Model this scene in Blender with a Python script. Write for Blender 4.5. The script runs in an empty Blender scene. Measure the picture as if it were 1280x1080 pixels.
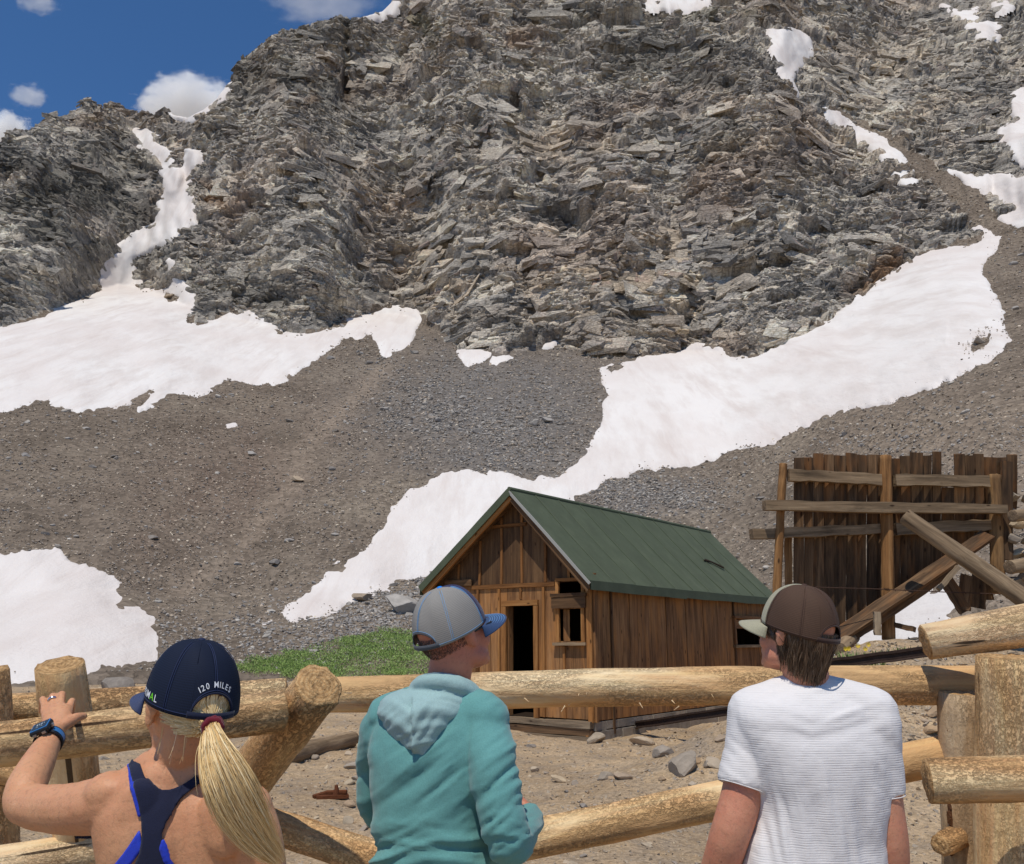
import bpy, math, random
import numpy as np
from mathutils import Vector, Matrix, Quaternion

scene = bpy.context.scene
COL = scene.collection
rnd = random.Random(7)
nrg = np.random.default_rng(11)

# ---------------------------------------------------------------- camera, sky, sun, exposure
F_PX, CAM_H, PITCH = 1100.0, 1.69, math.atan(260.0 / 1100.0)
cam_data = bpy.data.cameras.new('camera')
cam_data.sensor_fit = 'HORIZONTAL'
cam_data.sensor_width = 36.0
cam_data.lens = 36.0 * F_PX / 1280.0
cam_data.clip_start = 0.05
cam_data.clip_end = 20000.0
cam = bpy.data.objects.new('camera', cam_data)
COL.objects.link(cam)
cam.location = (0, 0, CAM_H)
cam.rotation_euler = (math.pi / 2 + PITCH, 0, 0)
scene.camera = cam

SUN = Vector((-0.15, -0.38, 0.91)).normalized()
sun_el = math.asin(SUN.z)
world = bpy.data.worlds.new('World')
scene.world = world
world.use_nodes = True
wn = world.node_tree
bgn = wn.nodes['Background']
skyn = wn.nodes.new('ShaderNodeTexSky')
skyn.sky_type = 'NISHITA'
skyn.sun_disc = False
skyn.sun_elevation = sun_el
skyn.sun_rotation = math.atan2(SUN.x, SUN.y)
skyn.altitude = 3000.0
skyn.air_density = 1.0
skyn.dust_density = 0.0
skyn.ozone_density = 4.0
hsn = wn.nodes.new('ShaderNodeHueSaturation')
hsn.inputs['Saturation'].default_value = 1.16
hsn.inputs['Value'].default_value = 1.05
wn.links.new(skyn.outputs[0], hsn.inputs['Color'])
wn.links.new(hsn.outputs[0], bgn.inputs[0])
bgn.inputs[1].default_value = 0.125

sun_data = bpy.data.lights.new('sun', 'SUN')
sun_data.energy = 3.35
sun_data.angle = math.radians(0.53)
sun_data.color = (1.0, 0.94, 0.84)
sun = bpy.data.objects.new('sun', sun_data)
COL.objects.link(sun)
sun.rotation_euler = SUN.to_track_quat('Z', 'Y').to_euler()
sun.location = (0, 0, 60)

scene.view_settings.view_transform = 'Standard'
scene.view_settings.look = 'None'
scene.view_settings.exposure = 0.0
scene.view_settings.gamma = 1.0
scene.view_settings.use_curve_mapping = False
scene.render.engine = 'CYCLES'
scene.cycles.use_denoising = True
scene.cycles.max_bounces = 14
scene.cycles.glossy_bounces = 3
scene.cycles.transmission_bounces = 3
scene.cycles.diffuse_bounces = 3
scene.cycles.transparent_max_bounces = 8
scene.cycles.volume_bounces = 14

# ---------------------------------------------------------------- photograph pixel -> place
CT, ST = math.cos(PITCH), math.sin(PITCH)
def at(px, py, Y):
    yc = (540.0 - py) / F_PX
    dy = CT - yc * ST
    dz = ST + yc * CT
    k = Y / dy
    return Vector(((px - 640.0) / F_PX * k, Y, CAM_H + dz * k))
def proj(p):
    x, y, z = p[0], p[1], p[2] - CAM_H
    d = y * CT + z * ST
    u = -y * ST + z * CT
    return 640 + F_PX * x / d, 540 - F_PX * u / d

# ---------------------------------------------------------------- numeric noise
def _mix(n):
    n = n ^ (n >> np.uint32(15)); n = n * np.uint32(0x2c1b3c6d)
    n = n ^ (n >> np.uint32(12)); n = n * np.uint32(0x297a2d39)
    return n ^ (n >> np.uint32(15))
def _hash(ix, iy, iz, seed):
    with np.errstate(over='ignore'):
        n = ix.astype(np.uint32) * np.uint32(0x8da6b343) + iy.astype(np.uint32) * np.uint32(0xd8163841) \
            + iz.astype(np.uint32) * np.uint32(0xcb1ab31f) + np.uint32((seed * 7919 + 13) & 0xffffffff)
        return _mix(n)
def _u(n):
    return n.astype(np.float32) * np.float32(1.0 / 4294967296.0)
def vnoise(P, seed=0):
    P = np.asarray(P, np.float32)
    ip = np.floor(P).astype(np.int64); f = P - ip
    f = f * f * (3 - 2 * f)
    out = np.zeros(len(P), np.float32)
    for dx in (0, 1):
        for dy in (0, 1):
            for dz in (0, 1):
                w = (f[:, 0] if dx else 1 - f[:, 0]) * (f[:, 1] if dy else 1 - f[:, 1]) * (f[:, 2] if dz else 1 - f[:, 2])
                out += w * _u(_hash(ip[:, 0] + dx, ip[:, 1] + dy, ip[:, 2] + dz, seed))
    return out * 2 - 1
def fbm(P, seed=0, octv=4, gain=0.5, lac=2.03):
    P = np.asarray(P, np.float32)
    a, s, o = 1.0, 0.0, np.zeros(len(P), np.float32)
    for i in range(octv):
        o += a * vnoise(P, seed + i * 31); s += a
        a *= gain; P = P * lac + 17.3
    return o / s
def worley(P, seed=0):
    """per cell: random height, random tilt dotted with the local offset, distance to the cell border"""
    P = np.asarray(P, np.float32)
    H = np.empty(len(P), np.float32); T = np.empty(len(P), np.float32); E = np.empty(len(P), np.float32); D = np.empty(len(P), np.float32)
    for s in range(0, len(P), 50000):
        p = P[s:s + 50000]
        ip = np.floor(p).astype(np.int64); f = (p - ip).astype(np.float32)
        b1 = np.full(len(p), 9.0, np.float32); b2 = b1.copy()
        bn = np.zeros(len(p), np.uint32); lx = np.zeros(len(p), np.float32); ly = lx.copy(); lz = lx.copy()
        with np.errstate(over='ignore'):
            for ox in (-1, 0, 1):
                for oy in (-1, 0, 1):
                    for oz in (-1, 0, 1):
                        n = _hash(ip[:, 0] + ox, ip[:, 1] + oy, ip[:, 2] + oz, seed)
                        dx = ox + (n & np.uint32(1023)).astype(np.float32) / 1023 - f[:, 0]
                        dy = oy + ((n >> np.uint32(10)) & np.uint32(1023)).astype(np.float32) / 1023 - f[:, 1]
                        dz = oz + ((n >> np.uint32(20)) & np.uint32(1023)).astype(np.float32) / 1023 - f[:, 2]
                        d = dx * dx + dy * dy + dz * dz
                        c = d < b1
                        b2 = np.where(c, b1, np.minimum(b2, d))
                        b1 = np.where(c, d, b1); bn = np.where(c, n, bn)
                        lx = np.where(c, dx, lx); ly = np.where(c, dy, ly); lz = np.where(c, dz, lz)
            m = _mix(bn + np.uint32(77)); m2 = _mix(m + np.uint32(5)); m3 = _mix(m2 + np.uint32(5)); m4 = _mix(m3 + np.uint32(9))
        H[s:s + 50000] = _u(m) * 2 - 1
        T[s:s + 50000] = (_u(m2) * 2 - 1) * lx + (_u(m3) * 2 - 1) * ly + (_u(m4) * 2 - 1) * lz
        E[s:s + 50000] = np.sqrt(b2) - np.sqrt(b1)
        D[s:s + 50000] = lz
    return H, T, E, D
def sstep(a, b, x):
    t = np.clip((x - a) / (b - a), 0, 1)
    return t * t * (3 - 2 * t)
def poly_sd(X, Y, poly):
    """signed distance to a polygon, positive inside"""
    poly = np.asarray(poly, np.float32)
    d = np.full(X.shape, 1e9, np.float32); ins = np.zeros(X.shape, bool)
    n = len(poly)
    for i in range(n):
        ax, ay = poly[i]; bx, by = poly[(i + 1) % n]
        ex, ey = bx - ax, by - ay
        L = max(ex * ex + ey * ey, 1e-9)
        t = np.clip(((X - ax) * ex + (Y - ay) * ey) / L, 0, 1)
        d = np.minimum(d, (X - ax - t * ex) ** 2 + (Y - ay - t * ey) ** 2)
        if ay != by:
            c = (ay > Y) != (by > Y)
            ins ^= c & (X < (bx - ax) * (Y - ay) / (by - ay) + ax)
    d = np.sqrt(d)
    return np.where(ins, d, -d)

# ---------------------------------------------------------------- mesh + object helpers
def make_mesh(name, V, Fc, mats=None, smooth=False, matidx=None, attrs=None, uv=None):
    me = bpy.data.meshes.new(name)
    V = np.asarray(V, np.float32).reshape(-1, 3)
    if isinstance(Fc, np.ndarray):
        k = Fc.shape[1]
        loops = Fc.astype(np.int32).ravel(); starts = np.arange(0, len(loops), k, dtype=np.int32)
    else:
        loops = np.array([i for f in Fc for i in f], np.int32)
        starts = np.cumsum([0] + [len(f) for f in Fc[:-1]]).astype(np.int32) if len(Fc) else np.zeros(0, np.int32)
    me.vertices.add(len(V)); me.vertices.foreach_set('co', V.ravel())
    me.loops.add(len(loops)); me.loops.foreach_set('vertex_index', loops)
    me.polygons.add(len(starts)); me.polygons.foreach_set('loop_start', starts)
    if mats is not None:
        for m in (mats if isinstance(mats, (list, tuple)) else [mats]):
            me.materials.append(m)
    me.polygons.foreach_set('use_smooth', np.full(len(starts), smooth, bool))
    if matidx is not None:
        me.polygons.foreach_set('material_index', np.asarray(matidx, np.int32))
    if attrs:
        for k, a in attrs.items():
            at_ = me.color_attributes.new(k, 'FLOAT_COLOR', 'POINT')
            c = np.ones((len(V), 4), np.float32); c[:, :3] = a
            at_.data.foreach_set('color', c.ravel())
    if uv is not None:
        l = me.uv_layers.new(name='uv')
        l.data.foreach_set('uv', np.asarray(uv, np.float32)[loops].ravel())
    me.update(calc_edges=True)
    me.validate()
    return me
def link(name, me, parent=None, loc=None, rot=None):
    o = bpy.data.objects.new(name, me)
    COL.objects.link(o)
    if parent is not None: o.parent = parent
    if loc is not None: o.location = loc
    if rot is not None:
        if isinstance(rot, Quaternion): o.rotation_mode = 'QUATERNION'; o.rotation_quaternion = rot
        else: o.rotation_euler = rot
    return o
def tag(o, label=None, cat=None, group=None, kind=None):
    if label: o['label'] = label
    if cat: o['category'] = cat
    if group: o['group'] = group
    if kind: o['kind'] = kind
    return o
def thing(name, label, cat, loc=(0, 0, 0), rot=(0, 0, 0), group=None):
    o = bpy.data.objects.new(name, None)
    COL.objects.link(o)
    o.empty_display_size = 0.2
    o.location = loc; o.rotation_euler = rot
    return tag(o, label, cat, group)

class MB:
    """collects pieces into one mesh"""
    def __init__(s): s.V = []; s.F = []; s.M = []
    def add(s, V, Fc, m=0):
        b = len(s.V); s.V += [tuple(v) for v in V]
        s.F += [tuple(int(i) + b for i in f) for f in Fc]; s.M += [m] * len(Fc)
    def box(s, lo, hi, m=0):
        x0, y0, z0 = lo; x1, y1, z1 = hi
        V = [(x0, y0, z0), (x1, y0, z0), (x1, y1, z0), (x0, y1, z0), (x0, y0, z1), (x1, y0, z1), (x1, y1, z1), (x0, y1, z1)]
        s.add(V, [(0, 3, 2, 1), (4, 5, 6, 7), (0, 1, 5, 4), (1, 2, 6, 5), (2, 3, 7, 6), (3, 0, 4, 7)], m)
    def tube(s, pts, r, n=8, m=0, cap=True):
        pts = [Vector(p) for p in pts]
        rs = r if isinstance(r, (list, tuple)) else [r] * len(pts)
        V = []; Fc = []; prev = None
        for i, p in enumerate(pts):
            d = (pts[min(i + 1, len(pts) - 1)] - pts[max(i - 1, 0)]).normalized()
            a = prev - d * prev.dot(d) if prev is not None else d.orthogonal()
            a.normalize(); prev = a; b = d.cross(a)
            for k in range(n):
                t = 2 * math.pi * k / n
                V.append(p + (a * math.cos(t) + b * math.sin(t)) * rs[i])
        for i in range(len(pts) - 1):
            for k in range(n):
                k2 = (k + 1) % n
                Fc.append((i * n + k, i * n + k2, (i + 1) * n + k2, (i + 1) * n + k))
        if cap:
            Fc.append(tuple(range(n - 1, -1, -1))); Fc.append(tuple((len(pts) - 1) * n + k for k in range(n)))
        s.add(V, Fc, m)
    def build(s, name, mats, parent=None, smooth=False, loc=None, rot=None):
        return link(name, make_mesh(name, s.V, s.F, mats, smooth, s.M), parent, loc, rot)

# ---------------------------------------------------------------- material helpers
def srgb(r, g, b):
    def c(v):
        v /= 255.0
        return v / 12.92 if v <= 0.04045 else ((v + 0.055) / 1.055) ** 2.4
    return (c(r), c(g), c(b), 1.0)
class MT:
    def __init__(s, name, rough=0.9, spec=0.25):
        s.m = bpy.data.materials.new(name); s.m.use_nodes = True
        s.t = s.m.node_tree; s.b = s.t.nodes['Principled BSDF']
        s.b.inputs['Roughness'].default_value = rough
        s.b.inputs['Specular IOR Level'].default_value = spec
        s._tc = None
    def n(s, typ, ins=None, **props):
        nd = s.t.nodes.new('ShaderNode' + typ)
        for k, v in props.items(): setattr(nd, k, v)
        for k, v in (ins or {}).items():
            sk = nd.inputs[k]
            if isinstance(v, bpy.types.NodeSocket): s.t.links.new(v, sk)
            else: sk.default_value = v
        return nd
    def tc(s, which='Object'):
        if s._tc is None: s._tc = s.n('TexCoord')
        return s._tc.outputs[which]
    def pos(s): return s.n('NewGeometry').outputs['Position']
    def map(s, v, scale=(1, 1, 1), rot=(0, 0, 0), loc=(0, 0, 0)):
        return s.n('Mapping', {'Vector': v, 'Scale': scale, 'Rotation': rot, 'Location': loc}).outputs[0]
    def noise(s, v, scale=5, detail=4, rough=0.55, dist=0.0):
        return s.n('TexNoise', {'Vector': v, 'Scale': scale, 'Detail': detail, 'Roughness': rough, 'Distortion': dist}).outputs[0]
    def voro(s, v, scale=5, feature='F1', out=0, rnd_=1.0):
        nd = s.n('TexVoronoi', {'Vector': v, 'Scale': scale, 'Randomness': rnd_}, feature=feature)
        return nd.outputs[out]
    def math(s, op, a, b=0.0, clamp=False):
        return s.n('Math', {0: a, 1: b}, operation=op, use_clamp=clamp).outputs[0]
    def ramp(s, fac, stops, interp='LINEAR'):
        nd = s.n('ValToRGB', {'Fac': fac}); cr = nd.color_ramp; cr.interpolation = interp
        while len(cr.elements) < len(stops): cr.elements.new(0.5)
        for e, (p, c) in zip(cr.elements, stops):
            e.position = p; e.color = c if isinstance(c, tuple) else (c, c, c, 1)
        return nd.outputs[0]
    def mix(s, fac, a, b, blend='MIX'):
        nd = s.n('Mix', data_type='RGBA', blend_type=blend)
        for i, v in ((0, fac), (6, a), (7, b)):
            if isinstance(v, bpy.types.NodeSocket): s.t.links.new(v, nd.inputs[i])
            else: nd.inputs[i].default_value = v
        return nd.outputs[2]
    def attr(s, name):
        return s.n('Attribute', attribute_name=name)
    def rand(s): return s.n('ObjectInfo').outputs['Random']
    def color(s, c):
        if isinstance(c, bpy.types.NodeSocket): s.t.links.new(c, s.b.inputs['Base Color'])
        else: s.b.inputs['Base Color'].default_value = c
        return s
    def bump(s, h, strength=0.5, dist=0.01, prev=None):
        nd = s.n('Bump', {'Height': h, 'Strength': strength, 'Distance': dist})
        if prev is not None: s.t.links.new(prev, nd.inputs['Normal'])
        s.t.links.new(nd.outputs[0], s.b.inputs['Normal'])
        return nd.outputs[0]
    def rough(s, v):
        if isinstance(v, bpy.types.NodeSocket): s.t.links.new(v, s.b.inputs['Roughness'])
        else: s.b.inputs['Roughness'].default_value = v
def plain(name, c, rough=0.8, spec=0.25, metal=0.0):
    m = MT(name, rough, spec); m.color(c); m.b.inputs['Metallic'].default_value = metal
    return m.m
def shifted(m, amt=40.0):
    """object coordinates moved by the object's random number, so alike pieces differ"""
    r = m.rand()
    off = m.n('CombineXYZ', {0: m.math('MULTIPLY', r, amt), 1: m.math('MULTIPLY', r, amt * 0.7), 2: m.math('MULTIPLY', r, amt * 1.3)}).outputs[0]
    return m.n('VectorMath', {0: m.tc('Object'), 1: off}, operation='ADD').outputs[0], r
# ---------------------------------------------------------------- materials
def mat_cliff():
    m = MT('cliff_rock', 0.95, 0.15)
    p = m.pos()
    z = m.attr('zone').outputs['Color']
    sep = m.n('SeparateColor', {0: z})
    n1 = m.noise(m.map(p, (1, 1, 1.6), (0, 0.25, 0)), 0.10, 6, 0.6, 0.3)
    base = m.ramp(n1, [(0.30, srgb(128, 123, 116)), (0.45, srgb(172, 165, 154)), (0.56, srgb(206, 197, 182)), (0.72, srgb(152, 146, 138))])
    n2 = m.noise(m.map(p, (0.5, 0.5, 3.0), (0, 0.22, 0.1)), 0.45, 5, 0.65)
    base = m.mix(m.ramp(n2, [(0.42, 0.0), (0.72, 0.5)]), base, srgb(118, 113, 108))
    n3 = m.noise(p, 0.035, 4, 0.6)
    base = m.mix(m.ramp(n3, [(0.5, 0.0), (0.7, 0.35)]), base, srgb(160, 130, 108))
    base = m.mix(sep.outputs[0], base, m.ramp(m.noise(p, 0.3, 5), [(0.35, srgb(150, 134, 114)), (0.65, srgb(205, 186, 160))]))
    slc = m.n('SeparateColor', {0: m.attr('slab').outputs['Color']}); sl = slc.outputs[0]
    base = m.mix(0.9, base, m.ramp(sl, [(0.0, (0.24, 0.25, 0.27, 1)), (0.5, 0.5), (1.0, (0.80, 0.77, 0.72, 1))]), 'OVERLAY')
    base = m.mix(slc.outputs[1], base, m.ramp(m.noise(p, 0.5, 4), [(0.35, srgb(70, 68, 62)), (0.65, srgb(104, 100, 90))]))  # second slab channel: cliff shade painted as a darker rock tone
    base = m.mix(sep.outputs[1], base, srgb(150, 112, 74))
    base = m.mix(sep.outputs[2], base, srgb(84, 84, 52))
    n4 = m.noise(p, 2.2, 4, 0.7)
    base = m.mix(0.55, base, m.ramp(n4, [(0.3, 0.25), (0.5, 0.5), (0.7, 0.72)]), 'OVERLAY')
    m.color(base)
    q = m.n('VectorMath', {0: m.map(p, (1, 0.6, 2.4), (0, 0.3, 0)), 1: m.n('VectorMath', {0: m.n('TexNoise', {'Vector': p, 'Scale': 0.5, 'Detail': 3.0}).outputs[1], 'Scale': 1.6}, operation='SCALE').outputs[0]}, operation='ADD').outputs[0]
    e1 = m.ramp(m.voro(q, 0.55, 'DISTANCE_TO_EDGE', 0), [(0.0, 0.0), (0.05, 1.0)])
    e2 = m.ramp(m.voro(q, 1.3, 'DISTANCE_TO_EDGE', 0), [(0.0, 0.0), (0.07, 1.0)])
    c2 = m.n('SeparateColor', {0: m.voro(q, 1.3, 'F1', 1)}).outputs[0]
    h = m.math('ADD', m.math('ADD', m.math('MULTIPLY', e1, 0.6), m.math('MULTIPLY', e2, 0.4)), m.math('ADD', m.math('MULTIPLY', c2, 0.5), m.math('MULTIPLY', m.noise(q, 2.5, 5, 0.7), 0.45)))
    m.bump(h, 0.9, 0.30)
    return m.m
def mat_scree():
    m = MT('scree_gravel', 0.97, 0.1)
    p = m.pos()
    sep = m.n('SeparateColor', {0: m.attr('zone').outputs['Color']})
    n1 = m.noise(p, 0.12, 5, 0.6)
    base = m.ramp(n1, [(0.3, srgb(102, 91, 79)), (0.5, srgb(119, 107, 94)), (0.7, srgb(132, 120, 105))])
    base = m.mix(sep.outputs[0], base, srgb(114, 109, 104))
    base = m.mix(sep.outputs[1], base, srgb(150, 134, 117))
    base = m.mix(sep.outputs[2], base, srgb(110, 92, 80))
    v = m.voro(p, 3.2, 'F1', 1)
    g = m.n('SeparateColor', {0: v}).outputs[0]
    base = m.mix(0.65, base, m.ramp(g, [(0.0, 0.28), (0.5, 0.5), (1.0, 0.72)]), 'OVERLAY')
    m.color(base)
    h = m.math('ADD', m.voro(p, 3.2, 'F1', 0), m.math('MULTIPLY', m.noise(p, 6, 4, 0.7), 0.5))
    m.bump(h, 0.8, 0.12)
    return m.m
def mat_rock(name, cols, sc=3.0):
    m = MT(name, 0.95, 0.15)
    v, r = shifted(m)
    isl = m.n('NewGeometry').outputs['Random Per Island']
    k = m.math('FRACT', m.math('ADD', m.math('MULTIPLY', r, 7.0), isl))
    c = m.ramp(k, [(i / (len(cols) - 1), srgb(*q)) for i, q in enumerate(cols)])
    n = m.noise(m.pos(), sc, 5, 0.65)
    c = m.mix(0.6, c, m.ramp(n, [(0.3, 0.3), (0.7, 0.7)]), 'OVERLAY')
    m.color(c)
    m.bump(m.noise(m.pos(), sc * 4, 5, 0.7), 0.6, 0.02)
    return m.m
def mat_ground():
    m = MT('dirt_ground', 0.97, 0.1)
    p = m.pos()
    n1 = m.noise(p, 0.45, 5, 0.6)
    base = m.ramp(n1, [(0.3, srgb(152, 130, 104)), (0.5, srgb(180, 155, 123)), (0.7, srgb(196, 170, 136))])
    n2 = m.noise(p, 2.6, 5, 0.65)
    base = m.mix(m.ramp(n2, [(0.42, 0.0), (0.65, 0.55)]), base, srgb(146, 134, 120))
    v = m.n('SeparateColor', {0: m.voro(p, 34, 'F1', 1)}).outputs[0]
    base = m.mix(0.5, base, m.ramp(v, [(0.0, 0.25), (0.5, 0.5), (1.0, 0.75)]), 'OVERLAY')
    m.color(base)
    h = m.math('ADD', m.math('MULTIPLY', m.voro(p, 34, 'F1', 0), 0.5), m.noise(p, 22, 6, 0.7))
    m.bump(h, 0.9, 0.03)
    return m.m
def mat_snow():
    m = MT('old_snow', 0.75, 0.2)
    p = m.pos()
    n = m.noise(m.map(p, (1.0, 0.25, 0.25), (0, 0, 0.35)), 0.5, 5, 0.6)
    c = m.ramp(n, [(0.33, (0.68, 0.615, 0.56, 1)), (0.55, (0.78, 0.735, 0.685, 1))])
    n2 = m.noise(p, 0.06, 4, 0.6)
    c = m.mix(m.ramp(n2, [(0.42, 0.0), (0.66, 0.75)]), c, (0.69, 0.61, 0.555, 1))
    n5 = m.noise(m.map(p, (0.55, 0.05, 0.05), (0, 0, 0.5)), 1.0, 4, 0.7)
    c = m.mix(m.ramp(n5, [(0.55, 0.0), (0.72, 0.4)]), c, (0.56, 0.46, 0.40, 1))
    d = m.noise(p, 3.5, 4, 0.75)
    c = m.mix(m.ramp(d, [(0.66, 0.0), (0.8, 0.55)]), c, (0.42, 0.36, 0.31, 1))
    m.color(c)
    h = m.math('ADD', m.noise(m.map(p, (1, 0.4, 0.4)), 1.1, 4, 0.6), m.math('MULTIPLY', m.noise(p, 5, 3, 0.6), 0.3))
    m.bump(h, 0.55, 0.22)
    m.b.inputs['Subsurface Weight'].default_value = 0.0
    return m.m
def mat_plank(name, dark, mid, light, grain=1.0, orange=None, bump=0.7):
    m = MT(name, 0.85, 0.2)
    v, r = shifted(m)
    g = m.noise(m.map(v, (38, 38, 1.6)), 1.0, 5, 0.65, 0.4)
    g2 = m.noise(m.map(v, (9, 9, 0.7)), 1.0, 4, 0.6, 0.8)
    c = m.ramp(g2, [(0.3, srgb(*dark)), (0.5, srgb(*mid)), (0.72, srgb(*light))])
    c = m.mix(0.5 * grain, c, m.ramp(g, [(0.3, 0.22), (0.5, 0.5), (0.7, 0.75)]), 'OVERLAY')
    c = m.mix(0.5, c, m.ramp(r, [(0.0, 0.3), (1.0, 0.68)]), 'OVERLAY')
    st = m.noise(m.map(v, (5, 5, 1.2)), 1.0, 4, 0.7)
    c = m.mix(m.ramp(st, [(0.55, 0.0), (0.75, 0.6)]), c, srgb(*[q * 0.5 for q in dark]))
    if orange:
        so = m.noise(m.map(v, (4, 4, 0.9)), 1.3, 3, 0.6)
        c = m.mix(m.ramp(so, [(0.5, 0.0), (0.68, 0.65)]), c, srgb(*orange))
    kn = m.voro(m.map(v, (6.5, 6.5, 2.4)), 1.0, 'F1', 0)
    c = m.mix(m.ramp(kn, [(0.06, 0.85), (0.13, 0.0)]), c, srgb(40, 22, 12))
    m.color(c)
    m.bump(m.math('ADD', g, m.math('MULTIPLY', g2, 0.5)), bump, 0.006)
    return m.m
def mat_log(name, cream=(244, 220, 176), orange=(216, 174, 122), flake=(118, 80, 50), flakes=0.5):
    m = MT(name, 0.8, 0.2)
    v, r = shifted(m)
    n = m.noise(m.map(v, (7, 7, 1.3)), 1.0, 5, 0.6, 0.5)
    c = m.ramp(n, [(0.32, srgb(*[q * 0.88 for q in orange])), (0.46, srgb(*orange)), (0.56, srgb(*[(a + b) / 2 for a, b in zip(orange, cream)])), (0.7, srgb(*cream))])
    # flakes of inner bark the peeler left, in clusters
    cl = m.noise(m.map(v, (9, 9, 2.4)), 1.0, 3, 0.6)
    fl = m.noise(m.map(v, (105, 105, 60)), 1.0, 5, 0.75, 0.2)
    mask = m.math('MULTIPLY', m.ramp(cl, [(0.5 - 0.22 * flakes, 0.0), (0.66, 1.0)]), m.ramp(fl, [(0.47, 0.0), (0.56, 1.0)]))
    c = m.mix(m.math('MULTIPLY', mask, 0.22 + 0.34 * flakes), c, srgb(*flake))
    gr = m.noise(m.map(v, (60, 60, 2.0)), 1.0, 4, 0.6)
    c = m.mix(0.4, c, m.ramp(gr, [(0.3, 0.3), (0.7, 0.7)]), 'OVERLAY')
    kn = m.voro(m.map(v, (7, 7, 3.2)), 1.0, 'F1', 0)
    c = m.mix(m.ramp(kn, [(0.05, 0.9), (0.11, 0.0)]), c, srgb(62, 36, 20))
    ck = m.noise(m.map(v, (30, 30, 0.9)), 1.0, 2, 0.4)
    c = m.mix(m.ramp(ck, [(0.705, 0.0), (0.73, 0.9)]), c, srgb(48, 30, 20))
    m.color(c)
    h = m.math('SUBTRACT', m.math('ADD', m.math('MULTIPLY', gr, 0.4), m.noise(m.map(v, (22, 22, 12)), 1.0, 4, 0.7)), m.math('MULTIPLY', mask, 0.5))
    m.bump(h, 0.9, 0.010)
    return m.m
def mat_log_end(name, light=(194, 158, 112), dark=(172, 134, 90)):
    m = MT(name, 0.85, 0.15)
    v = m.tc('Object')
    w = m.n('TexWave', {'Vector': v, 'Scale': 26.0, 'Distortion': 2.0, 'Detail': 2.0, 'Detail Scale': 2.0}, wave_type='RINGS', rings_direction='Z').outputs[1]
    c = m.mix(w, srgb(*light), srgb(*dark))
    n = m.noise(v, 60, 4, 0.7)
    c = m.mix(0.9, c, m.ramp(n, [(0.3, 0.22), (0.7, 0.76)]), 'OVERLAY')
    m.color(c); m.bump(n, 1.0, 0.01)
    return m.m
def mat_roof():
    m = MT('green_roll_roofing', 0.75, 0.3)
    v, r = shifted(m)
    n = m.noise(m.map(v, (0.8, 3, 3)), 1.0, 5, 0.6)
    c = m.ramp(n, [(0.3, srgb(74, 81, 62)), (0.55, srgb(81, 89, 68)), (0.75, srgb(90, 97, 76))])
    c = m.mix(0.12, c, m.ramp(r, [(0, 0.3), (1, 0.7)]), 'OVERLAY')
    n2 = m.noise(m.map(v, (14, 14, 14)), 1.0, 4, 0.7)
    c = m.mix(m.ramp(n2, [(0.62, 0.0), (0.75, 0.4)]), c, srgb(112, 118, 96))
    m.color(c); m.bump(m.noise(v, 120, 3), 0.25, 0.003)
    return m.m
def mat_leaf(name, cols):
    m = MT(name, 0.7, 0.25)
    isl = m.n('NewGeometry').outputs['Random Per Island']
    c = m.ramp(isl, [(i / (len(cols) - 1), srgb(*q)) for i, q in enumerate(cols)])
    m.color(c)
    m.b.inputs['Subsurface Weight'].default_value = 0.0
    return m.m
def mat_skin(name, base, red, freck=0.4):
    m = MT(name, 0.52, 0.35)
    v = m.tc('Object')
    n = m.noise(v, 11, 5, 0.65)
    c = m.mix(m.ramp(n, [(0.36, 0.0), (0.68, 0.75)]), srgb(*base), srgb(*red))
    f = m.noise(v, 120, 3, 0.6)
    c = m.mix(m.ramp(f, [(0.52, 0.0), (0.70, freck)]), c, srgb(*[q * 0.72 for q in base]))
    mo = m.voro(v, 11, 'F1', 0)
    c = m.mix(m.ramp(mo, [(0.022, 0.8 * min(1, freck * 2)), (0.036, 0.0)]), c, srgb(104, 58, 40))
    m.color(c)
    m.b.inputs['Subsurface Weight'].default_value = 0.12
    m.b.inputs['Subsurface Radius'].default_value = (0.012, 0.004, 0.002)
    m.b.inputs['Subsurface Scale'].default_value = 0.6
    m.bump(m.math('ADD', m.noise(v, 260, 3, 0.6), m.math('MULTIPLY', m.noise(v, 34, 3), 1.8)), 0.28, 0.003)
    return m.m
def mat_cloth(name, c0, c1, weave=700.0, rough=0.85, stripes=None, sheen=0.15, fold=True):
    m = MT(name, rough, 0.2)
    v = m.tc('Object')
    n = m.noise(v, 7, 4, 0.6)
    c = m.mix(n, srgb(*c0), srgb(*c1))
    w = m.noise(m.map(v, (1, 1, 1)), weave, 2, 0.5)
    h = w
    hs = 0.0012
    if stripes:
        # knitted ribs that run round the body, broken up here and there
        sv = m.map(v, (0.5, 0.5, stripes))
        s_ = m.n('TexWave', {'Vector': sv, 'Scale': 1.0, 'Distortion': 1.2, 'Detail': 2.0, 'Detail Scale': 0.6}, wave_type='BANDS', bands_direction='Z').outputs[1]
        br = m.noise(m.map(v, (26, 26, 120)), 1.0, 3, 0.6)
        s_ = m.math('MULTIPLY', s_, m.ramp(br, [(0.4, 0.15), (0.6, 1.0)]))
        c = m.mix(m.math('MULTIPLY', s_, 0.14), c, srgb(*[q * 0.84 for q in c0]))
        h = m.math('ADD', m.math('MULTIPLY', s_, -1.0), m.math('MULTIPLY', w, 0.4))
        hs = 0.0009
    else:
        c = m.mix(0.25, c, m.ramp(m.noise(v, 330, 2), [(0.35, 0.35), (0.65, 0.65)]), 'OVERLAY')
    m.color(c)
    b = m.bump(h, 0.5, hs)
    if fold:
        m.bump(m.noise(m.map(v, (1.0, 1.0, 0.55), (0.3, 0.5, 0.2)), 22, 3, 0.5), 0.35, 0.008, b)
    m.b.inputs['Sheen Weight'].default_value = sheen
    return m.m
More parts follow.
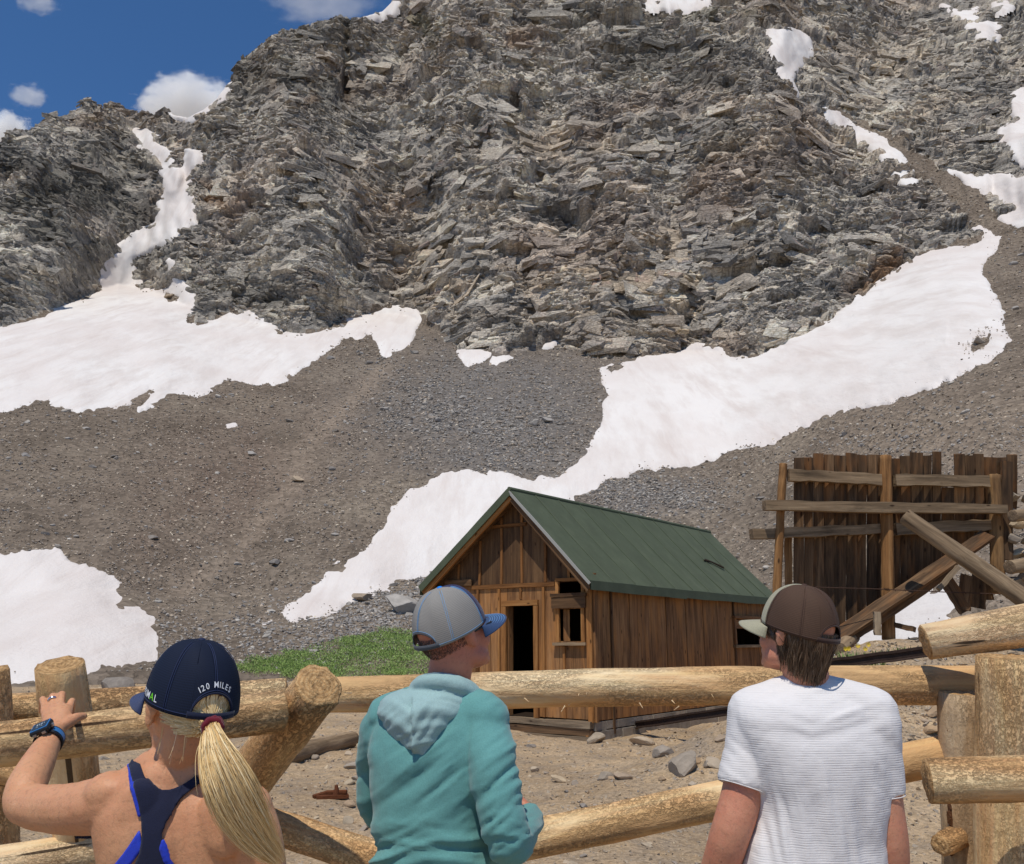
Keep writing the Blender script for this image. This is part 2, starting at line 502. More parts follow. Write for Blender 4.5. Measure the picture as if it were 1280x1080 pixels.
def mat_capmesh(name, c0, c1):
    m = MT(name, 0.8, 0.2)
    uv = m.tc('UV')
    a = m.n('TexVoronoi', {'Vector': m.map(uv, (190, 84, 1)), 'Scale': 1.0, 'Randomness': 0.0}, feature='F1').outputs[0]
    k = m.ramp(a, [(0.22, 1.0), (0.42, 0.0)])
    n = m.noise(m.tc('Object'), 26, 3)
    c = m.mix(n, srgb(*c0), srgb(*[q * 0.9 for q in c0]))
    c = m.mix(m.math('MULTIPLY', k, 0.8), c, srgb(*c1))
    m.color(c); m.bump(k, -0.6, 0.001)
    return m.m
def mat_hair(name, cols):
    m = MT(name, 0.42, 0.45)
    isl = m.n('NewGeometry').outputs['Random Per Island']
    c = m.ramp(isl, [(i / (len(cols) - 1), srgb(*q)) for i, q in enumerate(cols)])
    m.color(c)
    m.b.inputs['Anisotropic'].default_value = 0.4
    return m.m

M_CLIFF, M_SCREE, M_GROUND, M_SNOW = mat_cliff(), mat_scree(), mat_ground(), mat_snow()
M_ROCK = mat_rock('yard_rock', [(142, 126, 108), (178, 160, 136), (134, 126, 118), (192, 172, 142), (156, 144, 130), (172, 144, 112)])
M_SROCK = mat_rock('scree_rock', [(130, 119, 107), (168, 153, 137), (144, 136, 127), (208, 192, 170), (154, 137, 118), (122, 111, 100), (190, 173, 152)], 1.2)
M_GROCK = mat_rock('grey_rock', [(138, 132, 125), (166, 159, 150), (146, 141, 136), (184, 176, 164), (126, 121, 116), (158, 145, 130)], 1.5)
M_CABIN = mat_plank('cabin_board', (106, 74, 48), (140, 100, 64), (170, 126, 82), 1.0, (184, 126, 70))
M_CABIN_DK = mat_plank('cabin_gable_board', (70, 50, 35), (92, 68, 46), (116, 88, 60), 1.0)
M_TRIM = mat_plank('cabin_trim', (124, 82, 46), (158, 108, 60), (182, 134, 82), 0.8)
M_BATTEN = mat_plank('cabin_batten', (96, 62, 34), (134, 90, 50), (160, 112, 66), 0.8)
M_OLDWOOD = mat_plank('weathered_board', (58, 44, 32), (92, 70, 50), (136, 106, 76), 1.0, (134, 90, 52))
M_BEAM = mat_plank('weathered_beam', (92, 76, 58), (136, 114, 88), (166, 142, 112), 0.9)
M_OPOST = mat_plank('stained_post', (100, 70, 42), (142, 102, 62), (172, 132, 88), 0.9)
M_GREYLOG = mat_plank('grey_timber', (96, 82, 66), (134, 116, 94), (164, 144, 118), 0.9)
M_ROOF = mat_roof()
M_LOG = mat_log('peeled_pine', flakes=0.25)
M_LOG2 = mat_log('rough_pine', (236, 206, 158), (206, 162, 112), (108, 74, 48), 0.9)
M_HEWN = mat_log('hewn_pine', (240, 216, 178), (216, 182, 136), (150, 110, 74), 0.2)
M_LOGGREY = mat_log('weathered_pine', (206, 184, 152), (180, 150, 114), (104, 80, 60), 0.6)
M_END = mat_log_end('sawn_end')
M_END_OLD = mat_log_end('old_sawn_end', (142, 122, 98), (112, 92, 72))
M_BARK = mat_rock('bark', [(92, 62, 42), (112, 78, 52), (80, 54, 38)], 30)
M_RUST = mat_rock('rusty_iron', [(96, 58, 38), (112, 66, 40), (84, 52, 38)], 14)
M_DKIRON = mat_rock('dark_iron', [(66, 50, 42), (78, 58, 48), (58, 46, 40)], 10)
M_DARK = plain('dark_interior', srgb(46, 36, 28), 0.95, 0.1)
M_WHITEEDGE = plain('metal_edge', srgb(160, 158, 150), 0.6, 0.3)
M_GREYBLOCK = mat_rock('foundation_stone', [(150, 140, 128), (132, 124, 114), (164, 152, 136)], 4)
M_OLDWOODLOG = mat_plank('weathered_post', (74, 54, 36), (116, 88, 58), (154, 120, 80), 1.0)
M_GREYLOGR = mat_plank('grey_log', (104, 86, 66), (142, 120, 94), (172, 150, 120), 0.9)
# ---------------------------------------------------------------- the mountain: one sheet from the foot of the scree to behind the ridge
SKY = [(-400, 250), (-60, 195), (0, 176), (22, 166), (40, 160), (66, 146), (90, 140), (108, 130), (128, 131), (150, 136), (170, 140), (188, 135), (205, 136),
       (218, 144), (235, 148), (255, 138), (272, 124), (285, 105), (295, 84), (308, 70), (330, 54), (350, 44), (375, 34), (400, 30), (425, 17), (436, 24), (445, 24), (478, 15),
       (495, -2), (520, -16), (600, -70), (800, -190), (1000, -230), (1200, -170), (1500, -120)]
BASE = [(-200, 430), (0, 412), (60, 392), (110, 374), (126, 352), (160, 335), (172, 362), (210, 364), (240, 396), (250, 408), (290, 392), (345, 413), (365, 421),
        (405, 413), (440, 398), (480, 386), (522, 390), (545, 405), (560, 425), (580, 441), (600, 441), (630, 443), (660, 439), (690, 431), (720, 434), (745, 449), (760, 453),
        (800, 446), (850, 440), (890, 434), (908, 438), (915, 447), (945, 447), (975, 435), (1000, 421), (1040, 399), (1070, 374), (1105, 347), (1150, 319),
        (1190, 306), (1222, 300), (1240, 284), (1262, 276), (1300, 300), (1500, 320)]
STRIP = [(1033, 128), (1100, 162), (1150, 196), (1192, 212), (1218, 232), (1252, 275), (1300, 290), (1520, 280), (1520, 420), (1300, 420), (1255, 330), (1228, 290), (1195, 262), (1160, 228), (1100, 188), (1040, 152)]
def ipoly(x, tab):
    a = np.asarray(tab, np.float64)
    return np.interp(x, a[:, 0], a[:, 1])
def gsm(y, dx, s):
    k = np.arange(-int(3 * s / dx), int(3 * s / dx) + 1) * dx
    w = np.exp(-0.5 * (k / s) ** 2); w /= w.sum()
    n = len(k) // 2
    return np.convolve(np.pad(y, n, mode='edge'), w, 'valid')

STEP = 1.75
gx = np.arange(-90, 1371, STEP)
rows = np.concatenate([np.arange(868, -56, -STEP), [-64, -78, -98, -124, -155, -190, -230, -270, -320, -380, -450, -540]])
NX, NR = len(gx), len(rows)
def t_of(py):
    yc = (540.0 - py) / F_PX
    return (ST + yc * CT) / (CT - yc * ST), 1.0 / (CT - yc * ST)
sky_c = ipoly(gx, SKY)
base_s = gsm(ipoly(gx, BASE), STEP, 38.0)
GX, RY = np.meshgrid(gx, rows)
fold = np.maximum(0, sky_c[None, :] - RY)
PYE = np.where(fold > 0, sky_c[None, :] + fold * 0.45, RY)
TT, KX = t_of(PYE)
# foot of the slope, two scree grades, cliff grade
Yf = gsm(np.interp(gx, [-200, 120, 260, 900, 1180, 1500], [34, 34, 40, 40, 25, 24]), STEP, 60)
zf = gsm(np.interp(gx, [-200, 900, 1100, 1280, 1500], [-0.05, 0.0, 1.2, 2.6, 2.9]), STEP, 40)
s0 = 0.30
Ya = Yf + gsm(np.interp(gx, [-200, 200, 900, 1280], [10, 16, 18, 10]), STEP, 60)
za = zf + s0 * (Ya - Yf)
s1 = gsm(np.interp(gx, [-200, 600, 1000, 1280, 1500], [0.60, 0.60, 0.64, 0.70, 0.72]), STEP, 90)
tb, _ = t_of(base_s)
Yb = (za - s1 * Ya - CAM_H) / (tb - s1)
zb = CAM_H + tb * Yb
s2 = gsm(np.interp(gx, [-200, 150, 330, 900, 1080, 1300], [1.35, 1.35, 1.9, 1.8, 1.35, 1.2]), STEP, 50)
YY = np.full(TT.shape, 0.0)
tf = (zf - CAM_H) / Yf; ta = (za - CAM_H) / Ya
Y0 = np.broadcast_to(Yf[None, :], TT.shape)
Y1 = (zf - s0 * Yf - CAM_H)[None, :] / np.minimum(TT - s0, -1e-3)
Y2 = (za - s1 * Ya - CAM_H)[None, :] / np.minimum(TT - s1[None, :], -1e-3)
Y3 = (zb - s2 * Yb - CAM_H)[None, :] / np.minimum(TT - s2[None, :], -1e-3)
YY = np.where(TT < tf, Y0, np.where(TT < ta, Y1, np.where(TT < tb, Y2, Y3)))
up = sstep(0, 60, base_s[None, :] - RY)
Q = np.stack([GX.ravel(), RY.ravel(), np.zeros(GX.size)], 1)
big = fbm(Q / np.array([95, 260, 1]), 3, 4).reshape(TT.shape)
big2 = fbm(Q / np.array([42, 70, 1]) + 5, 8, 3).reshape(TT.shape)
YY = YY * (1 + up * (0.095 * big + 0.035 * big2))
gul = ipoly(RY, [(-60, 150), (150, 172), (190, 205), (240, 224), (300, 190), (360, 165), (420, 120)][::1])
gd = np.exp(-((GX - gul) / 26) ** 2) * sstep(430, 330, RY) * sstep(120, 165, RY)
YY += 3.5 * gd
YY += 7.0 * np.exp(-((GX - 434 + (RY - 60) * 0.02) / 4.5) ** 2) * sstep(135, 115, RY) * sstep(10, 30, RY)
lw = fbm(Q / np.array([110, 110, 1]) + 3, 19, 3).reshape(TT.shape)
YY = YY * (1 + (1 - up) * sstep(840, 760, RY) * 0.03 * lw)
YY = YY + fold * 0.6
XX = (GX - 640) / F_PX * YY * KX
ZZ = CAM_H + TT * YY
G0 = np.stack([XX, YY, ZZ], 2)
def grid_normals(G):
    du = np.gradient(G, axis=1); dv = np.gradient(G, axis=0)
    n = np.cross(du, dv)
    n /= np.maximum(np.linalg.norm(n, axis=2, keepdims=True), 1e-9)
    s = np.sign((n * (np.array([0, 0, CAM_H]) - G)).sum(2, keepdims=True))
    return n * np.where(s == 0, 1, s)
def blur(G, k):
    for _ in range(k):
        P = np.pad(G, ((1, 1), (1, 1), (0, 0)), mode='edge')
        G = (P[:-2, 1:-1] + P[2:, 1:-1] + P[1:-1, :-2] + P[1:-1, 2:] + 2 * P[1:-1, 1:-1]) / 6
    return G
N0 = grid_normals(blur(G0, 6))
N0[fold > 0] = N0[fold > 0] * 0.5 + np.array([0, -0.2, 0.5])

# snow outlines (photograph pixels), frayed by noise
wob = Q / 9.0
WX = GX + (fbm(wob, 41, 3) * 5.0 + fbm(Q / 34.0, 47, 2) * 3.0).reshape(GX.shape)
WY = RY + (fbm(wob + 50, 43, 3) * 5.0).reshape(GX.shape)
SNOW = {
 'gully': [(-220, 450), (-80, 425), (0, 410), (30, 402), (60, 390), (92, 380), (110, 372), (125, 362), (128, 345), (126, 335), (150, 310), (152, 300), (165, 293), (170, 285), (195, 277), (198, 262), (196, 255), (207, 240), (205, 220), (190, 200), (175, 180), (162, 165), (155, 154), (168, 158), (190, 160), (198, 168), (197, 178), (210, 188), (212, 205), (220, 212), (228, 210), (232, 195), (230, 188), (245, 188), (249, 195), (243, 212), (237, 235), (240, 262), (240, 280), (215, 298), (190, 305), (172, 318), (165, 325), (172, 345), (168, 355), (175, 365), (195, 362), (205, 357), (215, 360), (212, 340), (207, 325), (213, 328), (218, 345), (235, 360), (248, 375), (240, 392), (232, 402), (245, 408), (265, 400), (285, 390), (310, 390), (330, 398), (350, 412), (348, 416), (365, 420), (400, 415), (432, 408), (440, 398), (465, 393), (475, 382), (490, 382), (520, 388), (524, 398), (515, 425), (508, 440), (480, 452), (475, 440), (468, 425), (465, 418), (445, 420), (435, 418), (420, 435), (395, 450), (370, 465), (350, 478), (325, 480), (300, 478), (280, 475), (265, 490), (245, 505), (235, 498), (210, 500), (190, 509), (174, 512), (178, 502), (192, 488), (188, 484), (172, 500), (165, 506), (140, 510), (100, 520), (85, 515), (65, 505), (55, 500), (20, 510), (0, 518), (-80, 530), (-220, 545)],
 'lowleft': [(-220, 700), (-80, 692), (0, 695), (30, 690), (70, 686), (85, 700), (110, 710), (140, 720), (155, 735), (158, 748), (185, 758), (200, 768), (195, 780), (203, 800), (198, 828), (180, 838), (160, 846), (120, 850), (60, 853), (0, 853), (-220, 854)],
 'apron': [(350, 765), (380, 745), (405, 725), (410, 712), (450, 690), (460, 680), (485, 655), (490, 635), (510, 615), (535, 605), (555, 590), (580, 588), (600, 592), (625, 590), (640, 596), (665, 600), (700, 595), (720, 580), (735, 560), (750, 535), (755, 510), (758, 490), (755, 475), (752, 460), (765, 455), (790, 452), (800, 446), (850, 440), (858, 433), (890, 432), (908, 437), (912, 447), (940, 447), (975, 435), (1000, 420), (1020, 405), (1040, 400), (1045, 388), (1070, 375), (1090, 360), (1105, 348), (1140, 325), (1165, 315), (1190, 307), (1215, 307), (1230, 300), (1228, 292), (1218, 284), (1232, 285), (1250, 297), (1248, 308), (1235, 318), (1230, 325), (1228, 335), (1233, 355), (1245, 375), (1252, 395), (1264, 425), (1258, 437), (1235, 452), (1215, 460), (1195, 465), (1165, 480), (1140, 490), (1090, 507), (1045, 518), (1000, 535), (965, 553), (935, 560), (910, 563), (890, 572), (860, 580), (820, 583), (790, 590), (760, 602), (740, 620), (720, 628), (690, 640), (600, 690), (540, 718), (500, 730), (470, 742), (440, 748), (415, 762), (395, 772), (370, 774)],
 'tongue': [(299, 795), (320, 782), (340, 776), (338, 785), (315, 793)],
 'ledge_a': [(573, 438), (600, 437), (616, 441), (602, 451), (584, 457), (574, 447)],
 'ledge_b': [(616, 446), (629, 439), (641, 447), (630, 455), (621, 462), (611, 458)],
 'ledge_c': [(674, 430), (693, 427), (691, 435), (678, 436)],
 'spot': [(280, 529), (297, 526), (296, 536), (283, 540)],
 'top': [(800, -12), (890, -12), (886, 5), (860, 12), (830, 9), (805, 11)],
 'bowl': [(960, 38), (980, 36), (1000, 38), (1014, 50), (1015, 62), (1008, 75), (995, 90), (990, 100), (998, 117), (985, 106), (978, 90), (972, 75), (965, 60)],
 'streak': [(1033, 134), (1050, 141), (1070, 157), (1100, 169), (1125, 189), (1142, 213), (1130, 213), (1105, 197), (1080, 180), (1060, 162), (1040, 151)],
 'streak_low': [(1118, 214), (1146, 224), (1144, 233), (1124, 225)],
 'summit_a': [(1176, 3), (1200, 14), (1220, 9), (1223, 25), (1251, 29), (1249, 46), (1239, 56), (1225, 46), (1210, 31), (1195, 21)],
 'summit_b': [(1240, 4), (1262, -4), (1267, 8), (1245, 15)],
 'right_high': [(1300, 104), (1280, 110), (1271, 115), (1265, 130), (1268, 150), (1254, 162), (1251, 175), (1265, 190), (1278, 207), (1300, 222), (1470, 230), (1470, 90)],
 'right_low': [(1187, 214), (1220, 222), (1250, 218), (1300, 222), (1470, 222), (1470, 330), (1290, 292), (1260, 281), (1249, 272), (1265, 262), (1240, 248), (1215, 236)],
 'cornice': [(214, 140), (228, 134), (250, 130), (270, 120), (284, 104), (280, 122), (262, 138), (244, 150), (230, 152)],
 'bin': [(1030, 812), (1055, 800), (1080, 775), (1120, 748), (1150, 738), (1207, 734), (1220, 744), (1195, 770), (1150, 795), (1090, 812), (1050, 822)],
 'crest': [(442, 26), (455, 18), (478, 13), (496, -6), (500, 4), (492, 17), (470, 22), (452, 30)],
}
SNOW_HOLES = [[(207, 367), (222, 366), (220, 376), (207, 377)], [(1214, 428), (1234, 421), (1237, 432), (1218, 438)], [(756, 459), (772, 452), (784, 462), (765, 467)]]
sds = {}
snow_all = np.full(GX.shape, -99.0, np.float32)
for k, pl in SNOW.items():
    a = np.asarray(pl, float)
    m = (GX > a[:, 0].min() - 14) & (GX < a[:, 0].max() + 14) & (RY > a[:, 1].min() - 14) & (RY < a[:, 1].max() + 14)
    sd = np.full(GX.shape, -99.0, np.float32)
    sharp = 1.0 if (a[:, 0].max() - a[:, 0].min()) > 120 else 0.45
    sd[m] = poly_sd((GX + (WX - GX) * sharp)[m], (RY + (WY - RY) * sharp)[m], pl)
    for h in SNOW_HOLES:
        b = np.asarray(h, float)
        mh = (np.abs(GX - b[:, 0].mean()) < 40) & (np.abs(RY - b[:, 1].mean()) < 30)
        sd[mh] = np.minimum(sd[mh], -poly_sd(WX[mh], WY[mh], h))
    sds[k] = sd
    snow_all = np.maximum(snow_all, sd)

# rock displacement
cl_line = ipoly(GX + (WX - GX) * 1.5, BASE) - RY + (WY - RY) * 1.5
cliff = sstep(-3, 7, cl_line)
strip = sstep(-4, 5, poly_sd(WX, WY, STRIP))
cliff = cliff * (1 - strip)
calm = sstep(9.0, -1.0, snow_all)                  # snow beds are smooth
sel = (cliff * calm).ravel() > 0.004
disp = np.zeros(GX.size, np.float32)
P = G0.reshape(-1, 3)[sel].astype(np.float32)
tilt = 0.16 + 0.30 * fbm(P / 70.0, 71, 2) + 0.16 * np.tanh(P[:, 0] / 60.0)
U = P[:, 0] + 0.35 * P[:, 1]
Wt = P[:, 2] * 1.15
ca, sa = np.cos(tilt.mean()), np.sin(tilt.mean())
bend = 14.0 * fbm(P / 60.0, 72, 2)
wa, wb = 0.45 * fbm(P / 5.0, 61, 2), 0.22 * fbm(P / 5.0, 62, 2)
S1 = U * ca - Wt * sa + wa
S2 = U * sa + Wt * ca + bend + wb
d = np.zeros(len(P), np.float32); shade = np.zeros(len(P), np.float32)
for sc, el, amp, seed in ((10.0, 1.2, 1.5, 1), (4.2, 1.3, 1.15, 2), (2.0, 1.5, 0.80, 3), (1.0, 1.5, 0.42, 4), (0.55, 1.4, 0.15, 5)):
    Hh, Tt, Ee, Dz = worley(np.stack([S1 / (sc * el), np.full(len(P), 0.5 + seed, np.float32) + P[:, 1] / 400.0, S2 / (sc * 0.85)], 1), 100 + seed)
    rough_here = 0.45 + 1.0 * sstep(-0.25, 0.35, fbm(P / (sc * 5), 90 + seed, 2))
    d += amp * rough_here * (0.24 * Hh + 1.35 * Tt + 0.22 * Dz - (0.10, 0.30, 0.55, 0.6, 0.5)[seed - 1] * (1 - sstep(0.01, 0.09, Ee)))
    shade += (0.2, 0.5, 0.6, 0.5, 0.3)[seed - 1] * Hh
d += 0.04 * fbm(P / 1.1, 99, 2)
SH = np.zeros(GX.size, np.float32); SH[sel] = shade; SH = SH.reshape(GX.shape) * 0.5 + 0.5
disp[sel] = d * (cliff * calm).ravel()[sel]
# scree: humps and buried stones
sel2 = ~sel | (cliff.ravel() < 0.9)
P2 = G0.reshape(-1, 3)[sel2].astype(np.float32)
Hh, Tt, Ee, _d = worley(P2 / 0.85, 201)
Hb, Tb, Eb, _d = worley(P2 / 2.6, 202)
d2 = 0.05 * (Hh + Tt) + 0.12 * (Hb * sstep(0.05, 0.6, Eb)) + 0.35 * fbm(P2 / 7.0, 203, 3)
cs = calm.ravel()[sel2]
disp[sel2] += d2 * (1 - cliff.ravel()[sel2]) * (0.35 + 0.65 * cs) * sstep(868, 840, RY.ravel()[sel2])
disp = disp.reshape(GX.shape)
Dp = np.pad(disp, 1, mode='edge')
disp = 0.48 * disp + 0.09 * (Dp[:-2, 1:-1] + Dp[2:, 1:-1] + Dp[1:-1, :-2] + Dp[1:-1, 2:]) + 0.04 * (Dp[:-2, :-2] + Dp[2:, 2:] + Dp[2:, :-2] + Dp[:-2, 2:])
DD = 0.15 * N0 + 0.85 * np.array([-0.06, -0.86, 0.50])
DD /= np.linalg.norm(DD, axis=2, keepdims=True)
DD = N0 + (DD - N0) * cliff[:, :, None]
G = G0 + DD * disp[:, :, None]

# natural colour zones, plus cliff shade painted in as darker rock
def gau(cx, cy, rx, ry, rot=0.0):
    c, s = math.cos(rot), math.sin(rot)
    u = (GX - cx) * c + (RY - cy) * s; v = -(GX - cx) * s + (RY - cy) * c
    return np.exp(-((u / rx) ** 2 + (v / ry) ** 2))
nz = fbm(Q / 26.0, 301, 4).reshape(GX.shape)
nz2 = fbm(Q / np.array([40, 12, 1]), 302, 4).reshape(GX.shape)
zone = np.zeros(GX.shape + (3,), np.float32)
lightrock = 0.9 * gau(560, 330, 60, 70, 0.6) + 0.9 * gau(740, 360, 120, 50) + 0.7 * gau(700, 190, 110, 35) + 0.6 * gau(860, 330, 110, 60) + 0.5 * gau(930, 190, 90, 30) + 0.5 * gau(1130, 120, 120, 80) + 0.6 * gau(900, 420, 80, 20)
zone[..., 0] = np.clip(lightrock * sstep(-0.25, 0.3, nz2) * 0.95, 0, 0.9)
orange = 0.8 * gau(270, 245, 40, 16, 0.3) + 0.8 * gau(1105, 335, 50, 30, -0.5) + 0.5 * gau(400, 110, 60, 30) + 0.6 * gau(1282, 320, 22, 40) + 0.5 * gau(620, 60, 70, 30) + 0.4 * gau(115, 150, 30, 10) + 0.5 * gau(880, 430, 70, 16)
zone[..., 1] = np.clip(orange * sstep(-0.2, 0.35, nz), 0, 0.7)
green = 0.8 * gau(530, 40, 70, 26, 0.5) + 0.7 * gau(900, 14, 60, 12) + 0.4 * gau(60, 185, 60, 12) + 0.3 * gau(700, 20, 60, 15) + 0.3 * gau(420, 240, 60, 30)
zone[..., 2] = np.clip(green * sstep(-0.05, 0.4, nz), 0, 0.6)
PAINTED_SHADE = np.clip((0.95 * gau(70, 260, 130, 110) + 0.8 * gau(370, 90, 90, 60) + 0.6 * gau(830, 90, 150, 50, 0.2) + 0.5 * gau(330, 370, 90, 40) + 0.6 * gau(660, 430, 70, 16) + 0.5 * gau(960, 150, 70, 60)) * sstep(-0.35, 0.35, fbm(Q / np.array([60, 26, 1]), 305, 4).reshape(GX.shape)), 0, 0.8)  # shaded parts of the cliff, painted into the rock colour
zs = np.zeros_like(zone)
grey = np.maximum(gau(620, 510, 150, 70), np.maximum(0.9 * gau(640, 570, 130, 30), 0.8 * gau(800, 620, 80, 30)))
zs[..., 0] = np.clip(1.3 * grey * (1 + 0.6 * nz), 0, 1)
trx = ipoly(RY, [(440, 500), (520, 420), (560, 385), (600, 372), (680, 300), (730, 240), (780, 190)])
trail = 0.7 * np.exp(-((GX - trx) / (11 + 8 * (1 + nz))) ** 2) * sstep(445, 470, RY) * sstep(775, 720, RY)
trail = np.maximum(trail, 0.55 * gau(380, 560, 60, 26, -0.9)) * (0.75 + 0.5 * nz)
tan_r = sstep(950, 1150, GX) * sstep(420, 560, RY) * 0.35 + 0.5 * sstep(60, 0, np.abs(RY - 480) + np.abs(GX - 120) * 0.3)
zs[..., 1] = np.clip(np.maximum(trail, tan_r), 0, 0.9)
zs[..., 2] = np.clip(0.5 * gau(270, 610, 150, 70, -0.5) * (0.8 + nz), 0, 0.5) * (1 - zs[..., 1])

vid = np.arange(NR * NX).reshape(NR, NX)
FQ = np.stack([vid[:-1, :-1], vid[:-1, 1:], vid[1:, 1:], vid[1:, :-1]], 2).reshape(-1, 4)
cf = (cliff[:-1, :-1] + cliff[1:, 1:]).ravel() > 1.0
def submesh(name, V, Fs, mat, attrs=None, smooth=False):
    used = np.unique(Fs); remap = np.full(len(V), -1, np.int64); remap[used] = np.arange(len(used))
    a = {k: v.reshape(-1, 3)[used] for k, v in attrs.items()} if attrs else None
    return make_mesh(name, V[used], remap[Fs], mat, smooth, attrs=a)
Gv = G.reshape(-1, 3)
tag(link('mountain', submesh('mountain', Gv, FQ[cf], M_CLIFF, {'zone': zone, 'slab': np.stack([SH, PAINTED_SHADE, 0 * SH], 2)})), kind='structure')
tag(link('scree_slope', submesh('scree_slope', Gv, FQ[~cf], M_SCREE, {'zone': zs})), kind='structure')

# the broken rock of the face: thousands of angular slabs bedded into it
def crag_blocks(n, lo, hi, seed, weight, jit=0.22, asp=(2.4, 0.95, 0.55), spread=0.16, sink=0.42, pw=1.0, tl=0.24):
    r = np.random.default_rng(seed)
    ok = (cliff > 0.75) & (snow_all < -hi * 0.30) & (fold < 3) & (RY > -40)
    w = (weight * ok).ravel(); w = w / w.sum()
    idx = r.choice(len(w), n, p=w)
    s = lo * (hi / lo) ** (r.random(n) ** (1.6 * pw)) / F_PX * G[..., 1].ravel()[idx] * 0.5
    nn = Nb.reshape(-1, 3)[idx]
    u = np.cross(np.array([0, 0, 1.0]), nn); u /= np.linalg.norm(u, axis=1, keepdims=True)
    v = np.cross(nn, u); v *= np.sign(v[:, 2:3])
    be = BED.ravel()[idx] + r.normal(0, spread, n)
    cb, sb = np.cos(be)[:, None], np.sin(be)[:, None]
    u, v = u * cb + v * sb, v * cb - u * sb
    ti = r.normal(-0.12, tl, n); tw = r.normal(0, tl, n)
    ct, st = np.cos(ti)[:, None], np.sin(ti)[:, None]
    nn, v = nn * ct - v * st, v * ct + nn * st
    ct, st = np.cos(tw)[:, None], np.sin(tw)[:, None]
    nn, u = nn * ct - u * st, u * ct + nn * st
    sc = np.stack([s * asp[0] * r.uniform(.7, 1.4, n), s * asp[1] * r.uniform(.7, 1.3, n), s * asp[2] * r.uniform(.6, 1.5, n)], 1)
    B = np.array([(x, y, z) for x in (-1, 1) for y in (-1, 1) for z in (-1, 1)], float)
    B = np.repeat(B[None], n, 0) + r.uniform(-jit, jit, (n, 8, 3)) * 2
    # outer corners pulled together at random: wedges and blades as well as blocks
    B[:, :, [0, 2]] *= np.where(B[:, :, 1:2] > 0, r.uniform(.55, 1.05, (n, 1, 1)), 1.0)
    B = B * sc[:, None, :]
    c = Gv[idx] - nn * (sc[:, 1] * sink)[:, None]
    V = c[:, None] + B[:, :, 0:1] * u[:, None] + B[:, :, 1:2] * nn[:, None] + B[:, :, 2:3] * v[:, None]
    q = np.array([(0, 1, 3, 2), (4, 6, 7, 5), (0, 4, 5, 1), (2, 3, 7, 6), (0, 2, 6, 4), (1, 5, 7, 3)])
    tri = np.concatenate([q[:, [0, 1, 2]], q[:, [0, 2, 3]]])
    Fc = (tri[None] + (np.arange(n) * 8)[:, None, None]).reshape(-1, 3)
    zz = np.repeat(zone.reshape(-1, 3)[idx], 8, 0)
    sh = np.clip(0.5 + r.normal(0, 0.24, n) + 0.4 * (SH.ravel()[idx] - 0.5), 0, 1)
    at_ = np.repeat(np.stack([sh, PAINTED_SHADE.ravel()[idx], 0 * sh], 1), 8, 0)
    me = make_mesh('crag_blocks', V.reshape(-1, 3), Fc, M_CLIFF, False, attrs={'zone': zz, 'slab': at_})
    return tag(link('crag_blocks', me), kind='stuff')
Nb = grid_normals(blur(G0, 40))
BED = (-0.10 + 0.35 * sstep(900, 300, GX) * np.sin(RY / 90.0 + GX / 160.0) + 0.45 * fbm(Q / np.array([170, 120, 1]), 311, 2).reshape(GX.shape) - 0.28 * sstep(900, 1150, GX))
rug = 0.35 + 1.0 * sstep(-0.3, 0.35, fbm(Q / np.array([55, 38, 1]), 312, 3).reshape(GX.shape))
lr = 1 - 0.75 * np.clip(lightrock, 0, 1)
crag_blocks(16000, 2.6, 8.0, 501, rug * lr)
crag_blocks(20000, 1.8, 4.5, 502, rug * (0.4 + 0.6 * lr), sink=0.25, tl=0.34, spread=0.3)
crag_blocks(2300, 9.0, 30.0, 503, (1.5 - np.clip(rug, 0, 1.3)) * (0.4 + 2.2 * np.clip(lightrock, 0, 1)), .18, (1.6, 0.26, 0.75), .22, .66, tl=0.13)
# snow: every patch a shell of its own lying on the bed
SN_LABEL = {
 'gully': 'large snowfield filling the narrow gully and spreading below the left cliffs',
 'lowleft': 'dirty snow patch at the foot of the slope behind the woman',
 'apron': 'long curved snowfield sweeping from behind the cabin up along the cliff foot',
 'tongue': 'small snow remnant beside the low end of the curved snowfield, above the green shrubs',
 'ledge_a': 'small snow patch at the cliff foot right of the big gully snowfield',
 'ledge_b': 'tiny broken snow patch at the cliff foot above the grey scree',
 'ledge_c': 'tiny snow sliver at the cliff foot next to the curved snowfield',
 'spot': 'lone little snow spot in the middle of the brown scree',
 'top': 'white snow bank cut by the upper picture edge above the cliff',
 'bowl': 'wedge shaped snow patch high on the cliff narrowing to a point',
 'streak': 'narrow snow streak running down the diagonal scree ledge',
 'streak_low': 'short snow scrap just below the narrow diagonal snow streak',
 'summit_a': 'forked snow patch among the rocks near the upper right corner',
 'summit_b': 'small snow patch beside the forked one at the upper right corner',
 'right_high': 'upright snow patch on the rock face at the right picture edge',
 'right_low': 'flat snow patch below the upright one at the right picture edge',
 'cornice': 'grey shaded snow cornice on the saddle beneath the white cloud',
 'bin': 'snow patch on the ground right behind the tall plank wall',
 'crest': 'thin snow strip lying along the skyline at the top of the cliff'}
snow_rel = (0.20 * fbm(G0.reshape(-1, 3) / 4.5, 401, 3) + 0.06 * fbm(G0.reshape(-1, 3) * np.array([1, 0.5, 0.5]) / 0.9, 402, 3)).reshape(GX.shape)
Nsm = grid_normals(blur(G0, 14))
